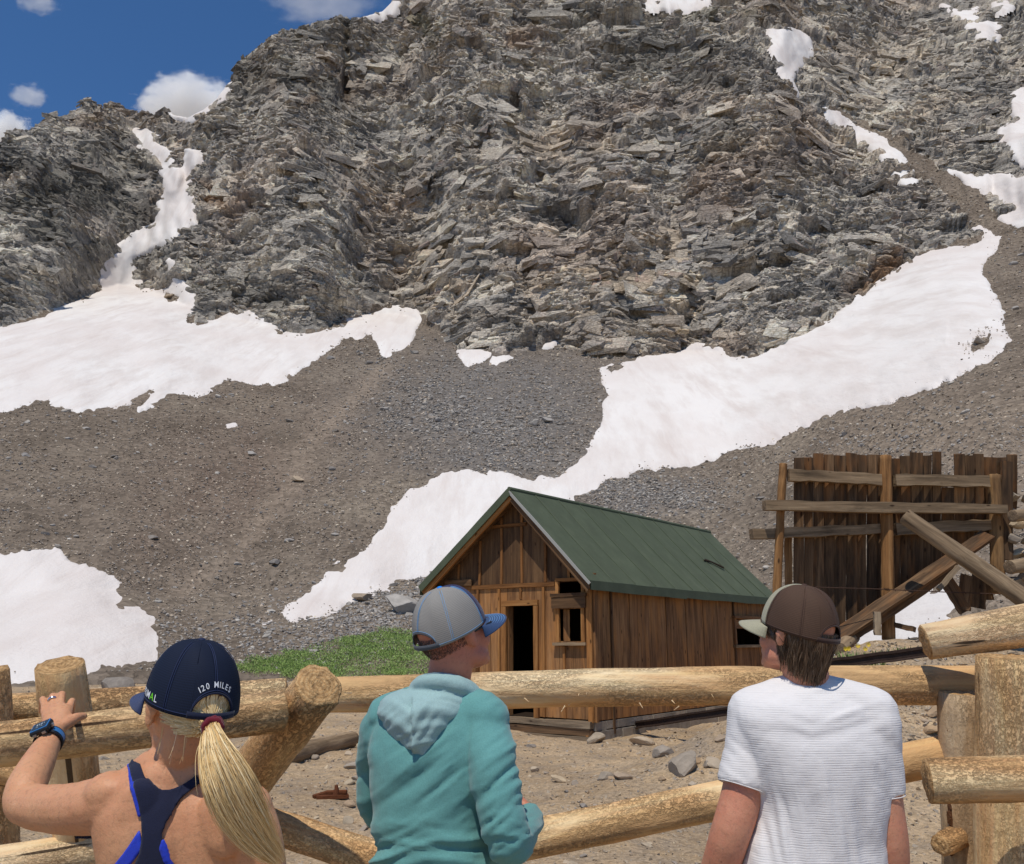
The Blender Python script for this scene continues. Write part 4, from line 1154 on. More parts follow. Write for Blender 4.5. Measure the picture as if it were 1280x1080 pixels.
# folded eave edge, rake trim, ridge cap, rafters under the rake
for sgn in (1, -1):
    xe = RX + sgn * (HW[sgn] + EO); ze = RH + 0.06 - (HW[sgn] + EO) * RISE[sgn]
    mb = MB()
    for j in range(12):
        ya, yb = edges[0] + (edges[-1] - edges[0]) * j / 12, edges[0] + (edges[-1] - edges[0]) * (j + 1) / 12
        sa, sb_ = [-0.015 * math.sin(math.pi * (q + OV) / (DL + .6)) for q in (ya, yb)]
        ja, jb = rnd.uniform(-.012, .012), rnd.uniform(-.012, .012)
        V = [(xe + sgn * .01, ya, ze + sa), (xe + sgn * .01, yb, ze + sb_), (xe + sgn * .015, yb, ze + sb_ - 0.17 + jb), (xe + sgn * .015, ya, ze + sa - 0.17 + ja)]
        V += [(x - sgn * 0.02, y_, z) for x, y_, z in V]
        mb.add(V, [(0, 3, 2, 1)[::sgn], (4, 5, 6, 7)[::sgn], (3, 7, 6, 2)[::sgn], (0, 1, 5, 4)[::sgn]])
    mb.build('eave_edge', [M_ROOF], roof)
    p0 = Vector((RX, -OV - 0.012, RH + 0.0)); p1 = Vector((xe, -OV - 0.012, ze - 0.06))
    board('rake_trim', p0, p1, 0.14 if sgn < 0 else 0.05, 0.022, M_ROOF if sgn < 0 else M_WHITEEDGE, roof, (0, -1, 0), 0.003)
    q0 = Vector((RX, -OV + 0.05, RH - 0.10)); q1 = Vector((xe - sgn * 0.05, -OV + 0.05, ze - 0.20 + 0.05))
    board('barge_rafter', q0, q1, 0.12, 0.05, M_TRIM if sgn < 0 else M_CABIN_DK, roof, (0, -1, 0), 0.003)
    mb = MB()
    for i in range(8):
        f0, f1 = i / 8 * (HW[sgn] + EO - .03), (i + 1) / 8 * (HW[sgn] + EO - .03)
        y0 = -OV + 0.08
        V = [(RX + sgn * f0, y0, RH + .06 - f0 * RISE[sgn] - .12 - .03 * math.sin(math.pi * i / 8)), (RX + sgn * f1, y0, RH + .06 - f1 * RISE[sgn] - .12 - .03 * math.sin(math.pi * (i + 1) / 8))]
        V += [(x, DL, z) for x, y_, z in V][::-1]
        mb.add(V, [(0, 1, 2, 3)[::sgn]])
    mb.build('sheathing', [M_CABIN_DK], roof)
mb = MB(); mb.tube([(RX, yy, RH + 0.055) for yy in np.linspace(-OV - 0.01, DL + 0.26, 8)], 0.045, 8); mb.build('ridge_cap', [M_ROOF], roof)
# a dark torn scrap lying on the roof near the far end
sx = RX + 1.0; sz = RH + 0.06 - 1.0 * RISE[1]
sc_ = MB(); sc_.add([(sx - .06, 6.1, sz + .075), (sx - .01, 5.95, sz + .03), (sx + .03, 6.3, sz - .0), (sx + .17, 6.65, sz - .13), (sx + .14, 6.72, sz - .09), (sx, 6.32, sz + .03)], [(0, 1, 2, 5), (5, 2, 3, 4)])
o = sc_.build('roof_tear', [M_DARK], roof); md = o.modifiers.new('thick', 'SOLIDIFY'); md.thickness = 0.02

# ---------------------------------------------------------------- the tall plank wall of the old ore bin on the berm
wall = thing('plank_wall', 'tall weathered plank wall on log posts with three cross beams', 'wall', (5.4, 13.0, 1.7))
W0 = Vector((5.4, 13.0, 1.7))
def wp(px, py, Y): return at(px, py, Y) - W0
def fD(px): return 13.25 + (px - 985) * 0.0026      # depth of the plank face, a touch further on the right
WN = (-0.15, -1, 0)
px = 992.0; i = 0
tops = [570, 569, 567, 567, 568, 566, 567, 568, 569, 571, 567, 566, 567, 565, 609, 568, 567, 566, 569, 571, 566, 577]
bots = [835 - max(0, q - 3) * 9.3 for q in range(22)]; bots[-1] = 740
while px < 1264 and i < len(tops):
    w = rnd.choice([14.0, 12.5, 15.5, 11.5, 13.0])
    gap = rnd.choice([0.3, 0.5, 1.0, 0.4, 1.6])
    c = px + w / 2; Y = fD(c) + rnd.uniform(0, .015)
    t, b = tops[i] + rnd.uniform(-2, 2), (740 if i == 21 else min(835, 803 - (c - 1040) * .673))
    mat = M_OLDWOOD
    board('plank', wp(c + rnd.uniform(-.8, .8), b, Y + .16), wp(c, t, Y - .16), (w - gap) / F_PX * Y, 0.035, mat, wall, WN, 0.008)
    px += w; i += 1
Yb_ = lambda p: fD(p) - 0.10
def wbeam(name, pa, pb, h, T, mat, dy=-0.10, rough=0.012):
    A, B = wp(pa[0], pa[1], fD(pa[0]) + dy), wp(pb[0], pb[1], fD(pb[0]) + dy)
    return board(name, A, B, h / F_PX * 13.2, T, mat, wall, WN, rough, 10)
wbeam('cross_beam', (985, 594), (1102, 600), 14, 0.10, M_BEAM, -0.24)
wbeam('cross_beam', (1118, 600), (1236, 602), 15, 0.10, M_BEAM, -0.24)
wbeam('cross_beam', (955, 632), (1258, 637), 12, 0.12, M_BEAM, -0.36)
wbeam('cross_beam', (939, 668), (1104, 661), 12, 0.12, M_BEAM, -0.14)
wbeam('cross_beam', (1118, 662), (1238, 656), 14, 0.12, M_BEAM, -0.14)
def wpost(pt, pb, wpx, mat, dy, r=True):
    A, B = wp(pb[0], pb[1], fD(pb[0]) + dy), wp(pt[0], pt[1], fD(pt[0]) + dy)
    return logp('post', A, B, wpx / F_PX * 13 / 2, wpx * 0.9 / F_PX * 13 / 2, [mat, M_END], wall, bumpy=0.012)
wpost((1107, 570), (1111, 800), 16, M_OPOST, -0.24)
wpost((979, 580), (968, 800), 11, M_OPOST, -0.24)
wpost((1243, 594), (1248, 742), 18, M_OLDWOODLOG, -0.18)
board('post', wp(986, 735, 13.35), wp(985, 672, 13.35), 0.10, 0.10, M_OPOST, wall, WN, .006)
board('post', wp(1258, 700, 13.75), wp(1258, 577, 13.75), 0.16, 0.10, M_OLDWOOD, wall, WN, .008)
board('brace', wp(1040, 800, 12.85), wp(1236, 668, 13.55), 0.22, 0.06, M_OLDWOOD, wall, (-0.3, -0.6, 0.5), .01, 10)
board('brace', wp(1042, 806, 12.95), wp(1190, 706, 13.5), 0.24, 0.10, M_OLDWOOD, wall, WN, .01, 10)
board('brace', wp(1173, 737, 12.9), wp(1198, 708, 13.0), 0.07, 0.06, M_GREYLOG, wall, WN, .006)
board('prop', wp(1097, 794, 12.7), wp(1096, 764, 12.7), 0.09, 0.09, M_GREYLOG, wall, WN, .006)
board('brace', wp(1118, 781, 13.3), wp(1144, 787, 13.1), 0.07, 0.1, M_OLDWOOD, wall, WN, .006)
for a, b, w in (((1180, 720), (1207, 765), .2), ((1204, 762), (1209, 718), .2), ((1222, 760), (1226, 715), .22), ((1237, 750), (1234, 720), .12)):
    board('plank', wp(*a, 14.0), wp(*b, 14.0), w, 0.05, M_OLDWOOD, wall, WN, .01)
# the heavy log leaning against it, and the strand of wire
lg = logp('leaning_log', at(1290, 755, 11.9), at(1131, 645, 12.75), 0.13, 0.115, [M_GREYLOGR, M_END_OLD], None, bumpy=0.012, end_cut=0.2)
tag(lg, 'thick grey log leaning down to the right across the tall plank wall', 'log')
mb = MB(); pts = [at(1020, 734, 12.7), at(1105, 736.5, 12.75), at(1112, 737, 12.7), at(1180, 740, 12.6), at(1292, 744, 12.4)]
mb.tube(pts, 0.007, 5)
for i in range(22):
    f = i / 21 * (len(pts) - 1); a = int(min(f, len(pts) - 2)); p = pts[a].lerp(pts[a + 1], f - a)
    mb.tube([p + Vector((-.012, 0, .02)), p + Vector((.012, 0, -.02))], 0.004, 4)
tag(mb.build('barbed_wire', [M_DKIRON]), 'thin barbed wire strand stretched across the tall plank wall', 'wire')
# ---------------------------------------------------------------- the peeled log fence
fence = thing('log_fence', 'rough fence of peeled pine rails and posts between the people and the cabin', 'fence', (0.4, 3.1, 0.0))
FO = Vector((0.4, 3.1, 0.0))
def fl(name, a, b, r0, r1, mats, label=None, **kw):
    o = logp(name, at(*a) - FO, at(*b) - FO, r0, r1, mats, fence, **kw)
    if label: o['label'] = label
    return o
PINE, ROUGH, HEWN, GREYP = [M_LOG, M_END], [M_LOG2, M_END], [M_HEWN, M_END], [M_LOGGREY, M_END]
fl('rail', (398, 869, 3.02), (1232, 857, 3.36), 0.058, 0.071, [M_LOG, M_END], 'long top rail running behind the two men', n=26, bumpy=0.005, bend=0.012, spin=1.1)
fl('rail', (-60, 888, 2.74), (356, 868, 2.98), 0.041, 0.052, ROUGH, 'far top rail behind the woman', n=22, spin=0.4)
fl('rail', (-70, 938, 2.10), (352, 889, 2.48), 0.050, 0.055, ROUGH, 'near top rail under the hand of the woman', n=24, bumpy=0.006, spin=2.0)
fl('rail', (-40, 953, 2.60), (215, 1004, 2.66), 0.042, 0.040, ROUGH, n=20)
fl('rail', (-40, 1088, 2.56), (150, 1058, 2.66), 0.052, 0.050, HEWN, n=20, spin=0.5)
fl('post', (118, 1180, 2.80), (75, 832, 2.46), 0.072, 0.062, [M_LOG, M_END], 'upright post beside the hand of the woman', n=24, spin=0.9, end_cut=0.12)
fl('post', (6, 1120, 2.80), (-9, 838, 2.64), 0.050, 0.044, ROUGH, n=18)
fl('brace', (282, 1012, 2.92), (398, 857, 2.50), 0.074, 0.070, ROUGH, 'thick leaning log with its rough cut end up', n=26, bumpy=0.010, spin=2.4, end_cut=0.25)
fl('rail', (300, 1018, 2.95), (560, 1104, 2.78), 0.050, 0.052, ROUGH, n=22, spin=1.0)
fl('rail', (600, 1062, 3.00), (1190, 941, 3.34), 0.058, 0.066, [M_LOG, M_END], 'lower rail between the two men', n=24, bumpy=0.005, spin=0.3)
fl('rail', (1157, 803, 3.22), (1420, 758, 2.98), 0.068, 0.074, HEWN, 'pale axe cut log lying on the big post', n=26, bumpy=0.008, spin=0.2, taper_end=0.25, end_cut=-0.2)
fl('post', (1270, 1260, 3.14), (1268, 822, 3.02), 0.124, 0.114, [M_LOG, M_END], 'stout upright post at the right picture edge', n=30, bumpy=0.007, spin=1.7, end_cut=0.16)
fl('post', (1228, 1260, 3.32), (1203, 866, 3.26), 0.108, 0.084, GREYP, 'grey split post with bark along its left edge', n=26, bumpy=0.008, spin=0.0, flat=0.12)
fl('rail', (1160, 976, 2.88), (1420, 970, 2.74), 0.066, 0.066, ROUGH, 'short lower rail fixed across the big post', n=26, bumpy=0.007, spin=2.2, end_cut=0.06)
# strip of bark and a sawn knot on the grey post
mb = MB(); rb_ = np.random.default_rng(4)
for i in range(26):
    f = i / 25; py = 872 + 190 * f; pxl = 1186 + 3 * math.sin(i * 0.9) + (0 if f < .75 else -2) + 8 * f
    p = at(pxl, py, 3.235 + 0.02 * f) - FO
    w = rb_.uniform(.009, .017); h = .024
    q = [p + Vector((rb_.uniform(-w, w), rb_.uniform(-.006, .006), rb_.uniform(-h, h))) for _ in range(7)]
    c = sum(q, Vector()) / 7
    V = [c + Vector((w * a, .014 * b, h * c_)) * rb_.uniform(.7, 1.2) for a, b, c_ in ICO_V]
    mb.add(V, ICO_F)
mb.build('bark_strip', [M_BARK], fence)
logp('knot', at(1196, 1048, 3.24) - FO, at(1176, 1056, 3.16) - FO, 0.040, 0.034, [M_LOG2, M_END], fence, bumpy=0.01)
def splinters(n, a, b, spread, seed):
    r = np.random.default_rng(seed); mb = MB()
    for _ in range(n):
        f = r.random(); p = at(*[a[i] + (b[i] - a[i]) * f for i in range(3)]) - FO + Vector((0, -spread[0], r.uniform(-spread[1], spread[1])))
        d = Vector((r.uniform(-1, 1), -0.5, r.uniform(-1.2, .4))).normalized() * r.uniform(.010, .03)
        s = Vector((d.z, 0, -d.x)).normalized() * .0022
        mb.add([p - s, p + s, p + d + s * .2, p + d - s * .2], [(0, 1, 2, 3)])
    return tag(mb.build('splinters', [M_HEWN], fence), kind='stuff')
splinters(40, (400, 869, 3.02), (1225, 857, 3.36), (.060, .05), 3)

# ---------------------------------------------------------------- things lying in the yard
def ground_many(px, py):
    px = np.asarray(px, float); py = np.asarray(py, float)
    yc = (540.0 - py) / F_PX; dy = CT - yc * ST; t = (ST + yc * CT) / dy; kx = (px - 640) / F_PX / dy
    lo = np.full(px.shape, 3.0); hi = np.full(px.shape, np.nan)
    for Y in np.geomspace(3.2, 60, 150):
        z = CAM_H + t * Y; g = zgf(kx * Y, np.full(px.shape, Y))
        hit = (z < g) & np.isnan(hi)
        hi[hit] = Y
        lo = np.where(np.isnan(hi), Y, lo)
    for _ in range(12):
        m_ = (lo + np.nan_to_num(hi, nan=60)) / 2
        b = CAM_H + t * m_ < zgf(kx * m_, m_)
        hi = np.where(b, m_, hi); lo = np.where(b, lo, m_)
    return kx * hi, hi, CAM_H + t * hi
def gpt(px, py, up=0.0):
    x, y, z = ground_many([px], [py]); return Vector((x[0], y[0], z[0] + up))
g0, g1 = gpt(318, 965, 0.10), gpt(440, 934, 0.12)
o = logp('fallen_log', g0, g1, 0.15, 0.12, [M_GREYLOGR, M_END_OLD], None, bumpy=0.02); tag(o, 'weathered grey log lying on the dirt behind the leaning fence log', 'log')
def track(a, b, label):
    mb = MB(); d = (b - a); L = d.length
    prof = [(-.055, 0), (.055, 0), (.055, .012), (.010, .022), (.010, .085), (.030, .095), (.030, .125), (-.030, .125), (-.030, .095), (-.010, .085), (-.010, .022), (-.055, .012)]
    n = len(prof); V = []
    for i in range(9):
        for x, y in prof: V.append((x, y + 0.004 * math.sin(i * 2.1), L * i / 8))
    Fc = [(i * n + k, i * n + (k + 1) % n, (i + 1) * n + (k + 1) % n, (i + 1) * n + k) for i in range(8) for k in range(n)]
    Fc += [tuple(range(n))[::-1], tuple(range(8 * n, 9 * n))]
    mb.add(V, Fc)
    z = d.normalized(); y = Vector((0, 0, 1)); y = (y - z * y.dot(z)).normalized(); x = y.cross(z)
    o = mb.build('track_rail', [M_DKIRON], None, False, a, Matrix((x, y, z)).transposed().to_quaternion())
    return tag(o, label, 'rail', 'old mine track rails')
A, B = gpt(784, 916), at(965, 884, 14.2)
B.z = float(zgf(np.array([B.x]), np.array([B.y]))[0]) + 0.25
track(A + Vector((0, 0, .05)), at(965, 886, 13.6), 'rusty track rail running from the cabin corner to behind the man in white')
track(at(1030, 838, 10.9), at(1168, 820, 10.9), 'rusty track rail lying on the bank left of the pale axe cut log')
# scrap of rusty iron
p = gpt(416, 998)
sc = thing('rusty_scrap', 'small piece of rusty iron with an upright stub on the dirt', 'scrap iron', p, (0, 0, 0.3))
mb = MB(); mb.box((-.17, -.05, .0), (.16, .05, .035)); mb.tube([(-.2, .02, .02), (-.05, .06, .05), (.14, -.02, .06)], .025, 7); mb.build('plate', [M_RUST], sc)
mb = MB(); mb.tube([(.03, 0, .03), (.035, 0, .09), (.03, .005, .13)], [.035, .024, .016], 8); mb.tube([(.09, 0, .03), (.1, 0, .075)], .02, 7); mb.build('stub', [M_RUST], sc)
# stones: named ones first, then the countable rest, then pebbles
for px, py, w, lab in ((857, 962, 46, 'largest grey boulder on the dirt between the two men'), (802, 931, 26, 'reddish flat rock below the iron track rail'), (744, 927, 26, 'pale angular rock at the front of the rubble below the cabin corner'),
                       (636, 899, 26, 'squared tan stone under the left end of the cabin timbers'), (1172, 893, 30, 'flat dark rock on the bank behind the grey split post'), (1168, 915, 26, 'second dark rock just below the flat one on the bank'),
                       (1256, 766, 40, 'broad tan rock on the bank crest under the leaning grey log'), (1204, 792, 44, 'long ochre rock on the bank just above the axe cut log'), (830, 944, 26, 'low grey rock left of the largest grey boulder'), (893, 957, 24, 'small slab right of the largest grey boulder')):
    q = gpt(px, py); s = w / F_PX * q.y * 0.5
    put_rock(ROCKS, q + Vector((0, 0, s * 0.22)), s, lab, None, flat=0.85)
q = at(149, 858, 27.0); q.z = 0.15
put_rock(ROCKS, q, 0.62, 'pale tan boulder between the fence post and the cap of the woman', None, 'boulder', flat=1.25)
r = np.random.default_rng(21)
n = 1500
px = r.uniform(-20, 1300, n); py = 845 + 245 * r.random(n) ** 1.15
m_ = np.ones(n, bool)
m_ &= ~((px > 540) & (px < 900) & (py < 900))
keep = fbm(np.stack([px / 90, py / 30, 0 * px], 1), 77, 3) + 0.45 * ((px > 680) & (px < 960) & (py > 905) & (py < 985)) + 0.3 * ((px > 1040) & (py < 930)) > 0.05
m_ &= keep
x, y, z = ground_many(px, py)
m_ &= ~np.isnan(z) & (y < 40)
idx = np.nonzero(m_)[0][:262]
for i in idx:
    wpx = math.exp(r.uniform(math.log(5), math.log(15))) * (1.25 if py[i] > 960 else 1) * (1.5 if 690 < px[i] < 960 and py[i] < 985 else 1)
    s = wpx / F_PX * y[i] * 0.5
    bank = px[i] > 1030 and py[i] < 930
    put_rock(ROCKS, (x[i], y[i], z[i] + s * 0.18), s, 'stone lying loose on the bank below the tall plank wall' if bank else 'small angular stone lying on the tan dirt of the yard', 'stones on the bank' if bank else 'stones on the dirt yard')
n = 15000
px = r.uniform(-60, 1340, n); py = 842 + 250 * r.random(n)
px[:3500] = r.uniform(1000, 1340, 3500); py[:3500] = r.uniform(730, 930, 3500)
x, y, z = ground_many(px, py)
m_ = ~np.isnan(z) & (y < 45) & (y > 4)
wpx = np.exp(r.uniform(math.log(1.6), math.log(6.0), n)) * np.where(np.arange(n) < 3500, 1.25, 1.0)
s = wpx / F_PX * y * 0.5
stones('pebbles', np.stack([x, y, z + s * 0.1], 1)[m_], s[m_], M_ROCK, seed=31, tiny=True)
# the end of a stone filled crib beside the plank wall
k = 0
for col in range(4):
    for row in range(8):
        c = at(1268 + col * 19 + rnd.uniform(-3, 3), 742 - row * 17 + rnd.uniform(-3, 3), 13.6 + 0.15 * rnd.random() + 0.12 * row / 8)
        o = put_rock(ROCKS, c, 0.145 * rnd.uniform(.85, 1.2), 'stone built into the dry stone pile at the right end of the plank wall', 'stones of the crib pile', 'crib_stone', flat=0.9)
        k += 1
o = logp('crib_log', at(1262, 709, 13.2), at(1330, 700, 13.8), 0.10, 0.10, [M_GREYLOGR, M_END_OLD]); tag(o, 'sawn log end sticking out of the stone pile beside the plank wall', 'log')
o = logp('crib_log', at(1266, 645, 13.2), at(1330, 640, 13.8), 0.09, 0.09, [M_GREYLOGR, M_END_OLD]); tag(o, 'upper log end resting on top of the stone pile beside the plank wall', 'log')
o = logp('cut_log', at(1050, 812, 12.4), at(1066, 796, 13.2), 0.10, 0.10, [M_GREYLOGR, M_END_OLD]); tag(o, 'short round log lying at the foot of the diagonal brace', 'log')
for a, b, lab in ((gpt(618, 903, .1), gpt(690, 905, .12), 'old timber lying along the foot of the gable wall'),):
    o = board('timber', a, b, 0.16, 0.12, M_GREYLOG, None, GN, 0.01); tag(o, lab, 'timber')

# ---------------------------------------------------------------- green: low willow shrubs by the cabin, tufts on the bank
M_WILLOW = mat_leaf('willow_leaf', [(118, 142, 72), (140, 164, 86), (158, 180, 102), (126, 152, 78), (172, 188, 120)])
M_GRASS = mat_leaf('grass_blade', [(96, 116, 62), (118, 136, 76), (140, 150, 94), (104, 124, 68)])
M_YELLOW = plain('yellow_petal', srgb(226, 190, 40), 0.6)
gp = [(283, 845), (292, 836), (330, 824), (372, 814), (412, 801), (446, 796), (474, 789), (505, 792), (545, 786), (600, 800), (600, 848), (283, 848)]
sdg = poly_sd(WX, WY, gp)
w = (sstep(-1, 5, sdg) * (0.4 + sstep(-0.3, 0.4, nz))).ravel(); w /= w.sum()
rg = np.random.default_rng(9)
n = 52000
ig = rg.choice(len(w), n, p=w)
P = Gv[ig] + rg.normal(0, 0.12, (n, 3)) * np.array([1, 1, 0])
hum = np.clip(0.35 + 0.6 * fbm(P / 1.6, 31, 3), 0.03, 1.0) * 0.40
P[:, 2] += rg.random(n) ** 0.6 * hum
d1 = rg.normal(size=(n, 3)); d1[:, 2] = np.abs(d1[:, 2]) + 0.3; d1 /= np.linalg.norm(d1, axis=1, keepdims=True)
d2_ = np.cross(d1, rg.normal(size=(n, 3))); d2_ /= np.linalg.norm(d2_, axis=1, keepdims=True)
ln = rg.uniform(0.05, 0.12, (n, 1)); wd = ln * rg.uniform(.12, .22, (n, 1))
V = np.stack([P, P + d1 * ln * .5 + d2_ * wd, P + d1 * ln, P + d1 * ln * .5 - d2_ * wd], 1).reshape(-1, 3)
tag(link('willow_shrubs', make_mesh('willow_shrubs', V, np.arange(n * 4).reshape(-1, 4), M_WILLOW)), 'low green shrubs covering the ground left of the cabin', 'shrubs', kind='stuff')
def tuft(name, p, h, n, spread, label, cat, flowers=0, seed=0):
    r = np.random.default_rng(seed); o = thing(name, label, cat, p)
    mb = MB()
    for _ in range(n):
        a = r.uniform(0, 6.28); rad = spread * r.random() ** .6; b = Vector((math.cos(a) * rad, math.sin(a) * rad, -0.02))
        l = h * r.uniform(.55, 1.1); d = Vector((math.cos(a) * .35 * r.uniform(.2, 1.3), math.sin(a) * .35 * r.uniform(.2, 1.3), 1)).normalized()
        s = Vector((-math.sin(a), math.cos(a), 0)) * (0.010 + .006 * r.random())
        m1 = b + d * l * .55; t = b + d * l + Vector((d.x, d.y, -.35)) * l * .3
        mb.add([b - s, b + s, m1 + s * .8, m1 - s * .8], [(0, 1, 2, 3)]); mb.add([m1 - s * .8, m1 + s * .8, t], [(0, 1, 2)])
    mb.build('blades', [M_GRASS], o)['kind'] = 'stuff'
    for _ in range(flowers):
        a = r.uniform(0, 6.28); c = Vector((math.cos(a) * spread * r.random(), math.sin(a) * spread * r.random() - .05, h * r.uniform(.8, 1.15)))
        fb = MB()
        for k in range(6):
            t = k * 1.047; fb.add([c, c + Vector((math.cos(t) * .03, -.01, math.sin(t) * .03)), c + Vector((math.cos(t + .8) * .03, -.01, math.sin(t + .8) * .03))], [(0, 1, 2)])
        fb.build('flower', [M_YELLOW], o)
    return o
tuft('grass_tuft', gpt(1238, 783), 0.30, 70, .16, 'green grass tuft on the bank crest under the leaning grey log', 'grass tuft', 0, 1)
tuft('flowering_plant', gpt(1062, 832), 0.24, 90, .26, 'leafy plant with yellow flowers beside the brown cap', 'plant', 5, 2)
for i, (a, b, lab) in enumerate(((1100, 822, 'thin grass between the flowering plant and the axe cut log, by the iron rail'), (1130, 818, 'thin grass just left of the axe cut log'), (1085, 832, 'low grass tuft right of the yellow flowers'))):
    tuft('grass_tuft', gpt(a, b), 0.14, 50, .24, lab, 'grass tuft', 0, 5 + i)

# ---------------------------------------------------------------- clouds: lumps of thin white vapour far beyond the ridge
def cloud(px, py, wpx, hpx, dens, label, seed, Y=2600.0, thr=0.45, dx=0.0):
    c = at(px, py, Y); s = Y / math.cos(math.atan2(c.z, Y))
    a, b = wpx / F_PX * s * .5, hpx / F_PX * s * .5
    m = bpy.data.materials.new('cloud_vapour'); m.use_nodes = True; t = m.node_tree; t.nodes.clear()
    out = t.nodes.new('ShaderNodeOutputMaterial'); pv = t.nodes.new('ShaderNodeVolumePrincipled')
    pv.inputs['Color'].default_value = (0.98, 0.98, 0.98, 1); pv.inputs['Anisotropy'].default_value = 0.0
    tc = t.nodes.new('ShaderNodeTexCoord'); nn = t.nodes.new('ShaderNodeTexNoise')
    nn.inputs['Scale'].default_value = 2.5; nn.inputs['Detail'].default_value = 7; nn.inputs['Roughness'].default_value = .62
    mp = t.nodes.new('ShaderNodeMapping'); mp.inputs['Location'].default_value = (seed * 3.3, seed * 1.7, seed); mp.inputs['Scale'].default_value = (1, 1, 1)
    t.links.new(tc.outputs['Object'], mp.inputs[0]); t.links.new(mp.outputs[0], nn.inputs['Vector'])
    ln_ = t.nodes.new('ShaderNodeVectorMath'); ln_.operation = 'LENGTH'; t.links.new(tc.outputs['Object'], ln_.inputs[0])
    f1 = t.nodes.new('ShaderNodeMath'); f1.operation = 'MULTIPLY_ADD'; f1.inputs[1].default_value = -0.62; f1.inputs[2].default_value = 0.62
    t.links.new(ln_.outputs['Value'], f1.inputs[0])
    ad = t.nodes.new('ShaderNodeMath'); ad.operation = 'ADD'; t.links.new(f1.outputs[0], ad.inputs[0]); t.links.new(nn.outputs[0], ad.inputs[1])
    mr = t.nodes.new('ShaderNodeMapRange'); mr.inputs[1].default_value = thr + .25; mr.inputs[2].default_value = thr + .40; mr.inputs[3].default_value = 0; mr.inputs[4].default_value = dens / a
    t.links.new(ad.outputs[0], mr.inputs[0]); t.links.new(mr.outputs[0], pv.inputs['Density']); t.links.new(pv.outputs[0], out.inputs['Volume'])
    me = make_mesh('cloud', ICO_V / 0.795, ICO_F, m)
    o = link('cloud', me, None, c); o.scale = (a, a * .7, b)
    m.cycles.homogeneous_volume = False
    return tag(o, label, 'cloud', 'white clouds in the blue sky')
cloud(238, 132, 142, 70, 7, 'bright white cloud rising behind the saddle left of the cliff', 1, thr=.36)
cloud(4, 164, 84, 52, 6, 'white cloud at the left picture edge above the ridge', 2, thr=.38)
cloud(36, 120, 56, 36, 1.2, 'small faint cloud wisp above the left ridge', 3, thr=.42)
cloud(400, -2, 170, 44, 1.3, 'thin cloud wisp at the upper picture edge left of the cliff top', 4, thr=.42)
cloud(48, 2, 60, 34, 0.8, 'faint cloud scrap in the upper left corner', 5, thr=.42)
scene.cycles.volume_step_rate = 2.0
scene.cycles.volume_max_steps = 128
# ---------------------------------------------------------------- people: continuous bodies grown from lofts and lumps, remeshed into one skin
def catmull(P, sub):
    P = np.asarray(P, float)
    Q = np.vstack([2 * P[0] - P[1], P, 2 * P[-1] - P[-2]])
    out = []
    for i in range(1, len(Q) - 2):
        for k in range(sub):
            t = k / sub
            a, b, c, d = Q[i - 1], Q[i], Q[i + 1], Q[i + 2]
            out.append(0.5 * ((2 * b) + (c - a) * t + (2 * a - 5 * b + 4 * c - d) * t * t + (3 * b - a - 3 * c + d) * t ** 3))
    out.append(P[-1])
    return np.array(out)
def limb(mb, pts, radii, n=18, sub=4, flat=1.0, flat_dir=None, caps=True):
    D = catmull(np.hstack([np.array([list(p) for p in pts]), np.array(radii)[:, None]]), sub)
    P, R = D[:, :3], D[:, 3]
    if caps:                                   # rounded ends
        for e, s in ((0, -1), (-1, 1)):
            d = (P[0] - P[1]) if e == 0 else (P[-1] - P[-2]); d = d / np.linalg.norm(d)
            ext = [(P[e] + d * R[e] * math.sin(a), R[e] * math.cos(a)) for a in (0.5, 0.95, 1.3)]
            if e == 0: P = np.vstack([[q for q, _ in ext[::-1]], P]); R = np.concatenate([[r for _, r in ext[::-1]], R])
            else: P = np.vstack([P, [q for q, _ in ext]]); R = np.concatenate([R, [r for _, r in ext]])
    V = []; prev = None
    for i in range(len(P)):
        d = Vector(P[min(i + 1, len(P) - 1)] - P[max(i - 1, 0)]).normalized()
        if prev is None: a = Vector(flat_dir) if flat_dir is not None else d.orthogonal()
        else: a = prev
        a = (a - d * a.dot(d)).normalized(); prev = a; b = d.cross(a)
        for k in range(n):
            t = 2 * math.pi * k / n
            V.append(Vector(P[i]) + (a * math.cos(t) * flat + b * math.sin(t)) * R[i])
    m = len(P)
    Fc = [(i * n + k, i * n + (k + 1) % n, (i + 1) * n + (k + 1) % n, (i + 1) * n + k) for i in range(m - 1) for k in range(n)]
    Fc += [tuple(range(n))[::-1], tuple(range((m - 1) * n, m * n))]
    mb.add(V, Fc)
def torso(mb, secs, U, W, n=32, sub=4, pw=0.85):
    """secs: (centre, half width, half depth); U across, W through"""
    D = catmull(np.array([list(c) + [a, b] for c, a, b in secs]), sub)
    V = []
    for r in D:
        for k in range(n):
            t = 2 * math.pi * k / n; c, s = math.cos(t), math.sin(t)
            V.append(Vector(r[:3]) + U * r[3] * math.copysign(abs(c) ** pw, c) + W * r[4] * math.copysign(abs(s) ** pw, s))
    m = len(D)
    Fc = [(i * n + k, i * n + (k + 1) % n, (i + 1) * n + (k + 1) % n, (i + 1) * n + k) for i in range(m - 1) for k in range(n)]
    Fc += [tuple(range(n))[::-1], tuple(range((m - 1) * n, m * n))]
    mb.add(V, Fc)
SPH = None
